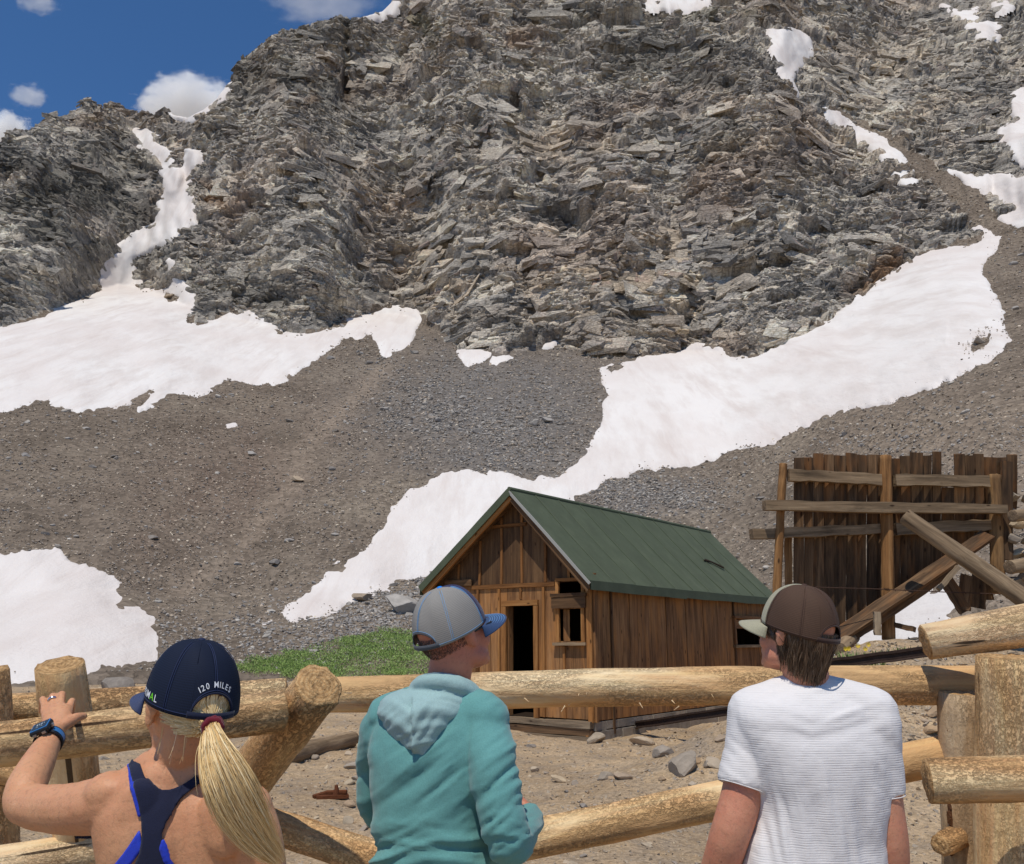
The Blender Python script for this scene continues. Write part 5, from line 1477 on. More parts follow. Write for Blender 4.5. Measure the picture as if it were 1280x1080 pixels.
def ball(mb, M, c, r, rot=None):
    global SPH
    if SPH is None:
        V = []; Fc = []
        for i in range(13):
            for k in range(20):
                th = math.pi * i / 12; ph = 2 * math.pi * k / 20
                V.append(Vector((math.sin(th) * math.cos(ph), math.sin(th) * math.sin(ph), math.cos(th))))
        for i in range(12):
            for k in range(20): Fc.append((i * 20 + k, (i + 1) * 20 + k, (i + 1) * 20 + (k + 1) % 20, i * 20 + (k + 1) % 20))
        SPH = (V, Fc)
    R = rot.to_matrix() if rot is not None else Matrix.Identity(3)
    mb.add([M @ (Vector(c) + R @ Vector((v.x * r[0], v.y * r[1], v.z * r[2]))) for v in SPH[0]], SPH[1])
def remesh(mb, voxel, smooth=3, fac=0.5):
    me = bpy.data.meshes.new('tmp'); me.from_pydata([tuple(v) for v in mb.V], [], mb.F); me.update()
    o = bpy.data.objects.new('tmp', me); COL.objects.link(o)
    r = o.modifiers.new('r', 'REMESH'); r.mode = 'VOXEL'; r.voxel_size = voxel; r.adaptivity = 0
    if smooth:
        s = o.modifiers.new('s', 'SMOOTH'); s.factor = fac; s.iterations = smooth
    dg = bpy.context.evaluated_depsgraph_get(); ev = o.evaluated_get(dg); em = ev.to_mesh()
    V = np.empty(len(em.vertices) * 3, np.float32); em.vertices.foreach_get('co', V); V = V.reshape(-1, 3).astype(float)
    L = np.empty(len(em.loops), np.int32); em.loops.foreach_get('vertex_index', L)
    ls = np.empty(len(em.polygons), np.int32); em.polygons.foreach_get('loop_total', ls)
    assert (ls == 4).all(), 'remesh gave non quads'
    Fq = L.reshape(-1, 4)
    ev.to_mesh_clear(); bpy.data.objects.remove(o); bpy.data.meshes.remove(me)
    return V, Fq
def vnormals(V, Fq):
    n = np.cross(V[Fq[:, 2]] - V[Fq[:, 0]], V[Fq[:, 3]] - V[Fq[:, 1]])
    N = np.zeros_like(V)
    for k in range(4): np.add.at(N, Fq[:, k], n)
    return N / np.maximum(np.linalg.norm(N, axis=1, keepdims=True), 1e-12)
def proj_np(V):
    x, y, z = V[:, 0], V[:, 1], V[:, 2] - CAM_H
    d = y * CT + z * ST; u = -y * ST + z * CT
    return 640 + F_PX * x / d, 540 - F_PX * u / d
def head_matrix(c, yaw, pitch, roll=0.0, s=1.0):
    return Matrix.Translation(c) @ Matrix.Rotation(-yaw, 4, 'Z') @ Matrix.Rotation(pitch, 4, 'X') @ Matrix.Rotation(roll, 4, 'Y') @ Matrix.Scale(s, 4)
def head_lumps(mb, M, male=True):
    ball(mb, M, (0, -.014, .042), (.075, .098, .088))
    ball(mb, M, (0, .004, -.008), (.066, .080, .070))
    ball(mb, M, (0, .046, -.020), (.058, .048, .078))
    for s in (-1, 1):
        ball(mb, M, (s * .036, .062, -.030), (.024, .024, .026))
        ball(mb, M, (s * (.044 if male else .036), .018, -.060), ((.020 if male else .014), .046, (.026 if male else .020)), Quaternion((1, 0, 0), -0.35))
        ball(mb, M, (s * .030, .080, .020), (.024, .014, .010))
        # ear: rim and lobe lumps, flaring outwards
        q = Quaternion((0, 0, 1), -s * 0.45)
        ball(mb, M, (s * .080, -.010, .010), (.0075, .017, .024), q)
        ball(mb, M, (s * .079, -.006, -.016), (.007, .011, .014), q)
        ball(mb, M, (s * .072, .000, -.004), (.010, .012, .020), q)
    ball(mb, M, (0, .052, -.078), (.044 if male else .038, .040, .030))
    ball(mb, M, (0, .080, -.094), (.021, .018, .018))
    ball(mb, M, (0, .096, .000), (.010, .016, .026), Quaternion((1, 0, 0), -0.3))
    ball(mb, M, (0, .110, -.020), (.014, .014, .012))
    ball(mb, M, (0, .092, -.056), (.022, .010, .008)); ball(mb, M, (0, .090, -.068), (.019, .010, .007))
def mesh_obj(name, V, Fq, mat, parent, off, smooth=True):
    return link(name, make_mesh(name, V - np.array(off), Fq, mat, smooth), parent)
M_EYE = plain('eye_white', srgb(225, 220, 212), 0.3, 0.5); M_IRIS = plain('iris', srgb(70, 90, 96), 0.3, 0.5)
def eyes(M, parent, off):
    for s in (-1, 1):
        mb = MB(); c = M @ Vector((s * .031, .0835, .004))
        ball(mb, Matrix.Identity(4), c - off, (.0118,) * 3); o = mb.build('eye', [M_EYE], parent, True)
        m2 = MB(); ball(m2, Matrix.Identity(4), M @ Vector((s * .031, .0918, .004)) - off, (.0048,) * 3); m2.build('iris', [M_IRIS], o, True)

# ---- caps
CA, CB, CZ = .0890, .1115, .144
def rim_z(phi):            # lower edge of the crown: a little lower behind
    return .026 - .020 * (0.5 - 0.5 * math.cos(phi))
def crown(phi, t, out=0.0, zlow=None):
    z0 = rim_z(phi) if zlow is None else zlow
    zr = rim_z(phi)
    z = CZ - (CZ - z0) * (1 - math.cos(t * math.pi / 2)) if False else None
    # height runs from the button to the edge; radius follows a full rounded dome
    th_end = math.acos(max(-1, min(1, (z0 - zr) / (CZ - zr))))
    th = t * th_end
    k = math.sin(th) ** 0.80
    zz = zr + (CZ - zr) * math.cos(th)
    flat = 1.0 - 0.05 * math.cos(phi) ** 2 * 0
    return Vector(((CA * k + out) * math.sin(phi) * flat, -.012 + (CB * k + out) * math.cos(phi), zz + out * math.cos(th)))
def crown_at_z(phi, z, out=0.0):
    return crown(phi, 1.0, out, z)
def make_cap(person, M, off, mat_back, mat_front, mat_brim, mat_stitch, mat_button, strap_mat, arch_w=0.52, arch_h=.046, stitches=True, brim_lines=6, button=True, front_half=math.radians(58)):
    L = lambda v: (M @ v) - off
    nt = 26
    def low(phi):
        d = abs(((phi - math.pi + math.pi) % (2 * math.pi)) - math.pi)
        if d < arch_w: return rim_z(phi) + arch_h * math.sqrt(max(0.0, 1 - (d / arch_w) ** 2)) ** 0.9
        return rim_z(phi)
    def panel(name, phis, mat, parent):
        V = []; UV = []
        for p in phis:
            z0 = low(p)
            for j in range(nt + 1):
                t = j / nt
                seam = min(abs(((p - q + math.pi) % (2 * math.pi)) - math.pi) for q in (0, math.pi / 3, -math.pi / 3, 2 * math.pi / 3, -2 * math.pi / 3, math.pi))
                dz = -.0016 * math.exp(-(seam / .03) ** 2) * math.sin(min(1, t * 3) * math.pi / 2)
                wob = .0016 * math.sin(p * 5 + t * 4) * t * (1 - t) * 4
                V.append(L(crown(p, t, dz + wob, z0))); UV.append((p / (2 * math.pi), t * .5))
        m = nt + 1; Fc = [(i * m + j, i * m + j + 1, (i + 1) * m + j + 1, (i + 1) * m + j) for i in range(len(phis) - 1) for j in range(nt)]
        o = link(name, make_mesh(name, V, Fc, mat, True, uv=UV), parent)
        s = o.modifiers.new('cloth', 'SOLIDIFY'); s.thickness = .0016; s.offset = -1
        return o
    fh = front_half
    ph = sorted(set(list(np.linspace(fh, 2 * math.pi - fh, 150)) + [math.pi - arch_w, math.pi + arch_w, math.pi - arch_w + .004, math.pi + arch_w - .004, math.pi - arch_w + .02, math.pi + arch_w - .02]))
    cap = panel('cap', ph, mat_back, person)
    panel('front_panel', list(np.linspace(-fh - .004, fh + .004, 56)), mat_front, cap)
    # brim
    bl = math.radians(64); nu, nv = 36, 10
    def brim_pt(u, v, dz=0.0):
        phi = u * bl; a = crown(phi, 1.0, .0005)
        ext = .072 * (1 - abs(u) ** 2.6) ** .75 + .002
        o = Vector((math.sin(phi) * .45, 1.0, 0)).normalized()
        z = a.z - .004 - .016 * (v ** 1.3) * (1 - .25 * u * u) - .020 * u * u * v + dz
        q = a + o * ext * v; q.z = z
        return q
    V = [L(brim_pt(-1 + 2 * i / nu, j / nv)) for i in range(nu + 1) for j in range(nv + 1)]
    m = nv + 1; Fc = [(i * m + j, (i + 1) * m + j, (i + 1) * m + j + 1, i * m + j + 1) for i in range(nu) for j in range(nv)]
    br = link('brim', make_mesh('brim', V, Fc, mat_brim, True), cap)
    s = br.modifiers.new('card', 'SOLIDIFY'); s.thickness = .0034; s.offset = 0
    if brim_lines:
        sb = MB()
        for q in range(brim_lines):
            v = .18 + .78 * (q + .5) / brim_lines
            sb.tube([L(brim_pt(u, v, .0019)) for u in np.linspace(-.93, .93, 26)], .00062, 4)
        st = sb.build('brim_stitching', [mat_stitch], br); st['kind'] = 'stuff'
    if stitches:
        sb = MB()
        for q in (math.pi / 3, -math.pi / 3, 2 * math.pi / 3, -2 * math.pi / 3, math.pi, fh, -fh):
            for d in (-.022, .022):
                sb.tube([L(crown(q + d / max(.25, math.sin(t * 1.57)), t, .0018, low(q + d))) for t in np.linspace(.16, .985, 22)], .00055, 4)
        for p0, p1 in ((fh, math.pi - arch_w), (math.pi + arch_w, 2 * math.pi - fh), (math.pi - arch_w, math.pi + arch_w)):
            sb.tube([L(crown(p, .97, .0016, low(p))) for p in np.linspace(p0 + .01, p1 - .01, 40)], .0007, 4)
        st = sb.build('seam_stitching', [mat_stitch], cap, True); st['kind'] = 'stuff'
    if button:
        bb = MB(); ball(bb, Matrix.Translation(-off) @ M, (0, -.010, CZ + .001), (.008, .008, .0045)); bb.build('button', [mat_button], cap, True)
    # edge binding round the arch, and the strap below it
    bd = MB(); bd.tube([L(crown(p, 1.0, .0006, low(p))) for p in np.linspace(math.pi - arch_w, math.pi + arch_w, 40)], .0022, 6); bd.build('edge_binding', [strap_mat], cap, True)
    sp = []
    for p in np.linspace(math.pi - arch_w - .06, math.pi + arch_w + .06, 30):
        a = crown(p, 1.0, .0012, rim_z(p)); sp.append((a, a + Vector((0, 0, .013))))
    V = [L(q) for ab in sp for q in ab]
    st = link('strap', make_mesh('strap', V, [(2 * i, 2 * i + 2, 2 * i + 3, 2 * i + 1) for i in range(len(sp) - 1)], strap_mat, True), cap)
    s = st.modifiers.new('t', 'SOLIDIFY'); s.thickness = .0022
    return cap
def ribbons(name, curves, width, mat, parent, off, facing, taper=True, seed=0):
    """hair: each strand a narrow tapered strip"""
    C = np.asarray(curves, float); n, k, _ = C.shape
    T = np.gradient(C, axis=1); T /= np.maximum(np.linalg.norm(T, axis=2, keepdims=True), 1e-9)
    r = np.random.default_rng(seed)
    A = np.cross(T, np.asarray(facing, float) + r.normal(0, .35, (n, 1, 3))); A /= np.maximum(np.linalg.norm(A, axis=2, keepdims=True), 1e-9)
    w = np.linspace(1, .25, k)[None, :, None] if taper else np.ones((1, k, 1))
    w = w * width * r.uniform(.6, 1.3, (n, 1, 1))
    V = np.stack([C - A * w, C + A * w], 2).reshape(n, k * 2, 3) - np.array(off)
    base = np.array([(2 * i, 2 * i + 1, 2 * i + 3, 2 * i + 2) for i in range(k - 1)])
    Fc = (base[None] + (np.arange(n) * k * 2)[:, None, None]).reshape(-1, 4)
    o = link(name, make_mesh(name, V.reshape(-1, 3), Fc, mat, True), parent)
    o['kind'] = 'stuff'
    return o
def fold(V, N, amp): return V + N * amp[:, None]
def legs(body, trouser, hipc, yaw, w=.09, trouser_r=(.098, .088, .066, .062), shoes=None, z_end=0.12):
    U = Vector((math.cos(yaw), -math.sin(yaw), 0)); Fw = Vector((math.sin(yaw), math.cos(yaw), 0))
    for s in (-1, 1):
        h = hipc + U * s * w; k = h + Vector((0, 0, -(h.z - .50))) + U * s * .01 + Fw * .02; a = Vector((h.x + U.x * s * .02, h.y + U.y * s * .02, .085))
        limb(body, [h, h.lerp(k, .5), k, k.lerp(a, .4), a], [.075, .07, .052, .05, .036])
        limb(body, [a, a + Fw * .05 + Vector((0, 0, -.04)), a + Fw * .13 + Vector((0, 0, -.055))], [.036, .036, .028])
        if trouser is not None: limb(trouser, [h, h.lerp(k, .5), k, k.lerp(a, .5), Vector((a.x, a.y, z_end))], [trouser_r[0], trouser_r[1], trouser_r[2] + .006, trouser_r[2], trouser_r[3]])
        if shoes is not None:
            sm = MB(); limb(sm, [a + Fw * -.05 + Vector((0, 0, -.042)), a + Fw * .04 + Vector((0, 0, -.040)), a + Fw * .15 + Vector((0, 0, -.052))], [.040, .045, .032], flat=1.0)
            v, f = remesh(sm, .008, 2); v[:, 2] = np.maximum(v[:, 2], 0.003); shoes.append((v, f))

SK_M = mat_skin('tanned_skin', (206, 146, 116), (200, 122, 96), .35)
SK_R = mat_skin('ruddy_skin', (200, 136, 108), (192, 108, 84), .3)
SK_W = mat_skin('sunned_skin', (210, 155, 115), (198, 136, 100), .4)
TEAL = mat_cloth('teal_jersey', (92, 146, 143), (106, 160, 156), 500, sheen=.2)
HOODM = mat_cloth('pale_teal_lining', (142, 172, 171), (158, 186, 184), 500, sheen=.2)
WHITE = mat_cloth('white_knit', (222, 217, 214), (231, 227, 224), 600, stripes=62.0, sheen=.1)
BLACKC = mat_cloth('black_cloth', (28, 30, 34), (38, 40, 44), 500)
NAVY = mat_cloth('navy_knit', (24, 28, 50), (32, 37, 62), 600, fold=False)
ROYAL = mat_cloth('royal_blue_strap', (34, 54, 176), (44, 70, 200), 600, .5, fold=False)
SHORTS = mat_cloth('grey_trousers', (84, 84, 80), (98, 98, 92), 400)
DENIM = mat_cloth('dark_trousers', (50, 56, 66), (62, 68, 80), 400)
SHOE = plain('dark_shoe', srgb(48, 46, 46), .7)

# ================= the man in teal
pt = thing('person', 'man in a teal hooded top and grey mesh cap looking up to the right', 'person', (-0.165, 2.27, 0), group='hikers at the fence')
O1 = Vector((-0.165, 2.27, 0))
psi = math.radians(18)
U1, W1 = Vector((math.cos(psi), -math.sin(psi), 0)), Vector((math.sin(psi), math.cos(psi), 0))
HM1 = head_matrix(at(569, 796, 2.25), math.radians(47), math.radians(20), 0.0, .89)
k = lambda hw, D: hw / F_PX * D
secs = [(at(557, 866, 2.245), k(34, 2.24), .055), (at(556, 876, 2.25), k(58, 2.25), .072), (at(553, 890, 2.255), k(74, 2.25), .088), (at(550, 915, 2.26), k(84, 2.26), .108),
        (at(546, 955, 2.26), k(80, 2.26), .124), (at(542, 1005, 2.26), k(72, 2.26), .122), (at(543, 1050, 2.25), k(70, 2.25), .116), (at(548, 1100, 2.25), k(72, 2.25), .120), (at(552, 1170, 2.26), k(77, 2.26), .128), (at(554, 1240, 2.27), k(80, 2.26), .13)]
bm_ = MB(); sh_ = MB(); tr_ = MB(); shoes_ = []
torso(sh_, secs, U1, W1)
torso(bm_, [(c, a * .88, b * .88) for c, a, b in secs], U1, W1)
head_lumps(bm_, HM1)
limb(bm_, [at(556, 905, 2.27), at(557, 872, 2.26), HM1 @ Vector((0, -.030, -.050)), HM1 @ Vector((0, -.022, .0))], [.075, .058, .054, .056])
limb(bm_, [at(506, 900, 2.30), at(556, 886, 2.27), at(600, 900, 2.23)], [.036, .044, .036])
la = [at(482, 912, 2.32), at(474, 955, 2.38), at(472, 1004, 2.40), at(482, 1010, 2.48), at(500, 1008, 2.58)]
ra = [at(604, 913, 2.20), at(617, 965, 2.14), at(634, 1050, 2.12), at(648, 1042, 2.20), at(660, 1024, 2.33)]
limb(sh_, la, [.066, .058, .050, .047, .040]); limb(bm_, la, [.044, .038, .032, .030, .026])
limb(sh_, ra, [.066, .058, .050, .046, .040]); limb(bm_, ra, [.044, .038, .032, .030, .026])
limb(sh_, [at(486, 896, 2.30), at(556, 880, 2.26), at(606, 898, 2.20)], [.056, .060, .062])
# hands: palm + five fingers each, holding on to something in front
def hand(mb, wrist, fwd, side, up, curl=1.0, size=1.0):
    """fwd along the hand, side towards the thumb, up out of the back of the hand"""
    w = Vector(wrist); s = size
    kn = w + fwd * .085 * s
    limb(mb, [w - fwd * .02, w + fwd * .03 * s, kn], [.026 * s, .034 * s, .036 * s], n=16, flat=.55, flat_dir=up)
    for i, (sd, ln) in enumerate(((.030, .070), (.010, .080), (-.010, .074), (-.029, .058))):
        b = kn + side * sd * s - fwd * .012; L_ = ln * s
        p1 = b + (fwd * math.cos(.5 * curl) - up * math.sin(.5 * curl)) * L_ * .48
        p2 = p1 + (fwd * math.cos(1.3 * curl) - up * math.sin(1.3 * curl)) * L_ * .34
        p3 = p2 + (fwd * math.cos(2.0 * curl) - up * math.sin(2.0 * curl)) * L_ * .26
        limb(mb, [b - fwd * .02, b, p1, p2, p3], [.0095 * s, .0100 * s, .0086 * s, .0078 * s, .0066 * s], n=12, sub=3)
    t0 = w + fwd * .02 * s + side * .022 * s; t1 = t0 + (fwd * .55 + side * .75 - up * .3).normalized() * .042 * s; t2 = t1 + (fwd * .9 + side * .1 - up * .5).normalized() * .034 * s
    limb(mb, [t0 - side * .01, t0, t1, t2], [.013 * s, .013 * s, .0105 * s, .0085 * s], n=12, sub=3)
hand(bm_, at(662, 1020, 2.36), Vector((-.45, .85, .15)).normalized(), Vector((-.3, -.1, 1)).normalized(), Vector((.85, .45, .2)).normalized(), .9)
hand(bm_, at(503, 1008, 2.62), Vector((.4, .9, .1)).normalized(), Vector((.2, -.1, 1)).normalized(), Vector((-.85, .4, .2)).normalized(), .9)
hip = Vector((O1.x, O1.y, .93))
ball(bm_, Matrix.Identity(4), hip + Vector((0, 0, .02)), (.155, .105, .12)); ball(tr_, Matrix.Identity(4), hip + Vector((0, 0, .02)), (.172, .122, .14))
legs(bm_, tr_, hip, psi, .088, shoes=shoes_)
V, Fq = remesh(bm_, .0062, 4); mesh_obj('body', V, Fq, SK_R, pt, O1); eyes(HM1, pt, O1)
V, Fq = remesh(tr_, .012, 4); N = vnormals(V, Fq); V = fold(V, N, .006 * fbm(V * np.array([14, 14, 9]), 3, 3)); mesh_obj('trousers', V, Fq, SHORTS, pt, O1)
for v, f in shoes_: mesh_obj('shoe', v, f, SHOE, pt, O1)
V, Fq = remesh(sh_, .0058, 5); N = vnormals(V, Fq); pu, pv = proj_np(V)
def creases(a, b, sa, sb, seed, sharp=1.5):
    n_ = vnoise(np.stack([a / sa, b / sb, np.full(len(a), 0.37)], 1), seed) + .45 * vnoise(np.stack([a / sa * 2.1 + 9, b / sb * 1.7, np.full(len(a), 1.7)], 1), seed + 1)
    return np.sign(n_) * np.abs(n_) ** sharp
amp = np.zeros(len(V))
arm = sstep(585, 612, pu - (pv - 960) * .10)
gs = lambda x0, y0, rx, ry: np.exp(-((pu - x0) / rx) ** 2 - ((pv - y0) / ry) ** 2)
amp += .0120 * creases(pu * .62 + pv * .78, pu * .78 - pv * .62, 15, 85, 11) * (gs(545, 990, 60, 55) + .5 * gs(580, 950, 40, 40)) * (1 - arm)
amp += .0120 * creases(pv + .22 * (pu - 540) + 5 * np.sin(pu / 20), pu, 12, 80, 13) * sstep(1012, 1050, pv) * (1 - arm)
amp += .0090 * creases(pv * .8 + pu * .75, pu * .6 - pv * .6, 14, 60, 17) * arm * sstep(900, 950, pv)
amp += .0085 * creases(pv * .95 + pu * .3, pu, 9, 60, 23) * arm * gs(640, 1020, 40, 40)
amp += .0050 * creases(pv + pu * .5, pu, 13, 40, 27) * sstep(480, 465, pu)
amp += .0042 * creases(pu * .55 + pv * .83, pu * .83 - pv * .55, 7, 50, 33) * (gs(540, 985, 75, 60) + arm * .8)
amp += .0040 * creases(pv - .15 * pu, pu, 6, 45, 35) * sstep(1015, 1050, pv)
amp += .0028 * fbm(V * 16, 31, 3)
seam = np.abs(pu - (588 - 6 * np.sin((pv - 900) / 40) + (pv - 920) * .03)); amp -= .0028 * np.exp(-(seam / 2.0) ** 2) * sstep(890, 905, pv) * sstep(985, 960, pv) * (N[:, 1] < 0)
for c_ in ((at(661, 1022, 2.34)),): pass
V = fold(V, N, amp)
shirt = mesh_obj('hooded_top', V, Fq, TEAL, pt, O1)
# the hood: a collar that stands round the neck and a bag that lies on the back
hb = MB()
nu, rowsH = 28, [(862, 545, 44, .014, 2.190), (870, 537, 56, .020, 2.178), (880, 531, 58, .025, 2.168), (893, 527, 55, .027, 2.158), (908, 524, 49, .026, 2.153), (922, 522, 41, .023, 2.152), (935, 522, 30, .019, 2.152), (944, 525, 20, .013, 2.156), (950, 527, 11, .006, 2.160)]
tabH = catmull(np.array(rowsH, float), 4)
front, back = [], []
for (py, cx, hw, th, D) in tabH:
    for i in range(nu + 1):
        s_ = -1 + 2 * i / nu
        e = math.sqrt(max(0, 1 - s_ * s_)) ** .7
        px = cx + hw * s_; Dc = D + .050 * s_ * s_ - .012 * s_
        front.append(at(px, py, Dc - th * e)); back.append(at(px, py, Dc + .030))
m = nu + 1; R_ = len(tabH); nF = len(front)
Fc = []
for r_ in range(R_ - 1):
    for i in range(nu):
        a = r_ * m + i
        Fc += [(a, a + m, a + m + 1, a + 1), (nF + a, nF + a + 1, nF + a + m + 1, nF + a + m)]
    a = r_ * m; Fc += [(a, nF + a, nF + a + m, a + m), (a + nu, a + nu + m, nF + a + nu + m, nF + a + nu)]
for i in range(nu): Fc += [(i, i + 1, nF + i + 1, nF + i), ((R_ - 1) * m + i, nF + (R_ - 1) * m + i, nF + (R_ - 1) * m + i + 1, (R_ - 1) * m + i + 1)]
hb.add(front + back, Fc)
col = []
for a in np.linspace(-2.5, 2.5, 15):
    c = at(559, 864, 2.255); d = U1 * math.sin(a) * .076 - W1 * math.cos(a) * .072
    col.append(c + d + Vector((0, 0, .012 + .016 * math.cos(a) - .045 * (1 - math.cos(a)) * .45)))
limb(hb, col, [.013] * 3 + [.017] * 9 + [.013] * 3, n=14, sub=3, flat=1.35, flat_dir=(0, 0, 1))
V, Fq = remesh(hb, .0045, 3); N = vnormals(V, Fq); pu, pv = proj_np(V)
us = (pu - 526) / 55.0
q = pv - 22 * us * us + 14 * us
amp = .010 * creases(q * .55 + pu * .75 * np.sign(us + .2), pu - pv, 13, 90, 41, 1.1) * sstep(866, 884, pv) + .006 * creases(q, pu, 10, 90, 43) + .002 * fbm(V * 40, 5, 2)
amp *= (N[:, 1] < .2)
mesh_obj('hood', fold(V, N, amp), Fq, HOODM, shirt, O1)
ub = MB(); c = at(559, 866, 2.25); ub.tube([c + U1 * math.sin(a) * .066 - W1 * math.cos(a) * .064 + Vector((0, 0, .004 - .02 * (1 - math.cos(a)) * .5)) for a in np.linspace(0, 6.283, 30)], .010, 8); ub.build('undershirt', [BLACKC], pt, True, -O1)
nk = MB(); nk.tube([c + U1 * math.sin(a) * .0635 - W1 * math.cos(a) * .0625 + Vector((0, 0, .030 - .03 * (1 - math.cos(a)) * .5)) for a in np.linspace(0, 6.283, 40)], .0013, 5); nk.build('necklace', [BLACKC], pt, True, -O1)
# cropped hair below the cap
HAIR1 = mat_hair('cropped_brown_hair', [(86, 62, 47), (108, 80, 62), (74, 54, 42)])
r = np.random.default_rng(51); cur = []
while len(cur) < 5200:
    ph = r.uniform(math.radians(72), math.radians(288)); z = r.uniform(-.058, .03)
    fade = 1 - max(0, (-z - .005) / .055)
    if abs(ph - math.pi) > 1.45 and z < -.015: continue
    if r.random() > .25 + .75 * fade: continue
    kx = .0755 * math.sqrt(max(.1, 1 - ((z - .042) / .100) ** 2)); ky = .0985 * math.sqrt(max(.1, 1 - ((z - .042) / .110) ** 2))
    p = Vector((kx * math.sin(ph), -.014 + ky * math.cos(ph), z)); n_ = Vector((math.sin(ph), math.cos(ph), -.1)); d = (n_ * .35 + Vector((0, 0, -1)) + Vector(r.normal(0, .2, 3))).normalized()
    L_ = .0042 * (0.4 + .6 * fade)
    cur.append([HM1 @ (p + n_ * .001), HM1 @ (p + n_ * .0015 + d * L_ * .5), HM1 @ (p + n_ * .0018 + d * L_)])
ribbons('hair', [[list(q) for q in c] for c in cur], .0005, HAIR1, pt, O1, (0, -1, 0), seed=2)
CAPG = mat_capmesh('grey_cap_mesh', (158, 154, 147), (106, 104, 102))
CAPN = mat_cloth('navy_cap_twill', (34, 36, 72), (44, 46, 84), 900, fold=False)
CAPBR = mat_cloth('blue_brim_twill', (46, 68, 104), (56, 80, 118), 900, fold=False)
STB = plain('blue_thread', srgb(116, 168, 214), .6); BTN = plain('bright_blue_button', srgb(20, 130, 224), .5)
CAPSTRAP = mat_cloth('cap_strap_grey', (70, 74, 80), (80, 84, 90), 600, fold=False)
make_cap(pt, HM1, O1, CAPG, CAPN, CAPBR, STB, BTN, CAPSTRAP, .60, .046, True, 7)
ey = MB()
for a, b in (((0, .0), (0, 0)),): ey.tube([HM1 @ Vector((0, .004, .0)), HM1 @ Vector((0, .004, .0001))], .0001, 3)
sg = MB()
sg.tube([HM1 @ Vector((.082, -.012, .013)), HM1 @ Vector((.079, .03, .014)), HM1 @ Vector((.070, .078, .012)), HM1 @ Vector((.052, .100, .010))], [.0028, .0030, .0042, .005], 8)
fr_ = sg.build('sunglasses', [plain('dark_frame', srgb(28, 28, 30), .3, .5)], pt, True, -O1)
lm = MB()
for s in (-1, 1): ball(lm, HM1, (s * .034, .098, .004), (.030, .006, .019), Quaternion((0, 0, 1), -s * .35))
lm.build('lens', [plain('amber_lens', srgb(70, 56, 34), .12, .6)], fr_, True)
sg2 = MB(); sg2.tube([HM1 @ Vector((-.082, -.012, .013)), HM1 @ Vector((-.079, .03, .014)), HM1 @ Vector((-.070, .078, .012)), HM1 @ Vector((-.052, .100, .010))], [.0028, .003, .0042, .005], 8); sg2.build('temple', [plain('dark_temple', srgb(28, 28, 30), .3, .5)], fr_, True)

# ================= the man in white
O2 = Vector((0.74, 2.22, 0))
p2 = thing('person', 'man in a white T-shirt and a brown mesh cap with shaggy brown hair looking left', 'person', O2, group='hikers at the fence')
psi = math.radians(-6)
U2, W2 = Vector((math.cos(psi), -math.sin(psi), 0)), Vector((math.sin(psi), math.cos(psi), 0))
HM2 = head_matrix(at(994, 795, 2.19), math.radians(-38), math.radians(13), 0.0, .86)
D0 = 2.2
secs = [(at(1008, 856, D0), k(34, D0), .055), (at(1009, 866, D0), k(60, D0), .072), (at(1011, 879, D0), k(86, D0), .090), (at(1015, 902, D0), k(95, D0), .108), (at(1022, 945, D0), k(90, D0), .122),
        (at(1027, 1000, D0), k(80, D0), .120), (at(1020, 1045, D0), k(80, D0), .116), (at(1016, 1095, D0), k(84, D0), .120), (at(1014, 1160, D0), k(88, D0), .128), (at(1013, 1250, D0), k(90, D0), .132)]
bm_ = MB(); sh_ = MB(); tr_ = MB(); shoes_ = []
torso(sh_, secs, U2, W2); torso(bm_, [(c, a * .88, b * .88) for c, a, b in secs], U2, W2)
head_lumps(bm_, HM2)
limb(bm_, [at(1012, 895, 2.22), at(1010, 866, 2.21), HM2 @ Vector((0, -.034, -.050)), HM2 @ Vector((0, -.024, 0))], [.075, .057, .053, .056])
limb(bm_, [at(960, 896, 2.23), at(1010, 880, 2.22), at(1062, 896, 2.20)], [.036, .044, .036])
la = [at(946, 902, 2.21), at(937, 945, 2.20), at(928, 992, 2.19), at(910, 1052, 2.19), at(890, 1120, 2.27), at(880, 1180, 2.36)]
ra = [at(1088, 905, 2.18), at(1096, 950, 2.18), at(1102, 998, 2.18), at(1112, 1070, 2.19), at(1106, 1130, 2.26), at(1100, 1190, 2.34)]
limb(bm_, la, [.055, .052, .048, .045, .040, .028]); limb(bm_, ra, [.055, .051, .047, .044, .040, .028])
la_s = [la[0], la[1], at(929, 984, 2.19)]; ra_s = [ra[0], ra[1], at(1103, 994, 2.18)]
def sleeve(mb, pts, rad):
    limb(mb, pts, rad, caps=False, n=24)
sleeve(sh_, la_s, [.070, .063, .060]); sleeve(sh_, ra_s, [.068, .058, .054])
ball(sh_, Matrix.Identity(4), la[0], (.070,) * 3); ball(sh_, Matrix.Identity(4), ra[0], (.069,) * 3)
limb(sh_, [at(940, 890, 2.21), at(1010, 872, 2.2), at(1090, 890, 2.18)], [.058, .060, .060])
hand(bm_, at(880, 1182, 2.36), Vector((0, .5, -.85)).normalized(), Vector((.6, .6, .3)).normalized(), Vector((-.85, .3, .1)).normalized(), .6)
hand(bm_, at(1100, 1192, 2.34), Vector((0, .5, -.85)).normalized(), Vector((-.6, .6, .3)).normalized(), Vector((.85, .3, .1)).normalized(), .6)
hip = Vector((O2.x, O2.y, .94))
ball(bm_, Matrix.Identity(4), hip, (.155, .105, .12)); ball(tr_, Matrix.Identity(4), hip + Vector((0, 0, .02)), (.175, .125, .14))
legs(bm_, tr_, hip, psi, .09, shoes=shoes_, z_end=.46)
V, Fq = remesh(bm_, .0062, 4); mesh_obj('body', V, Fq, SK_M, p2, O2); eyes(HM2, p2, O2)
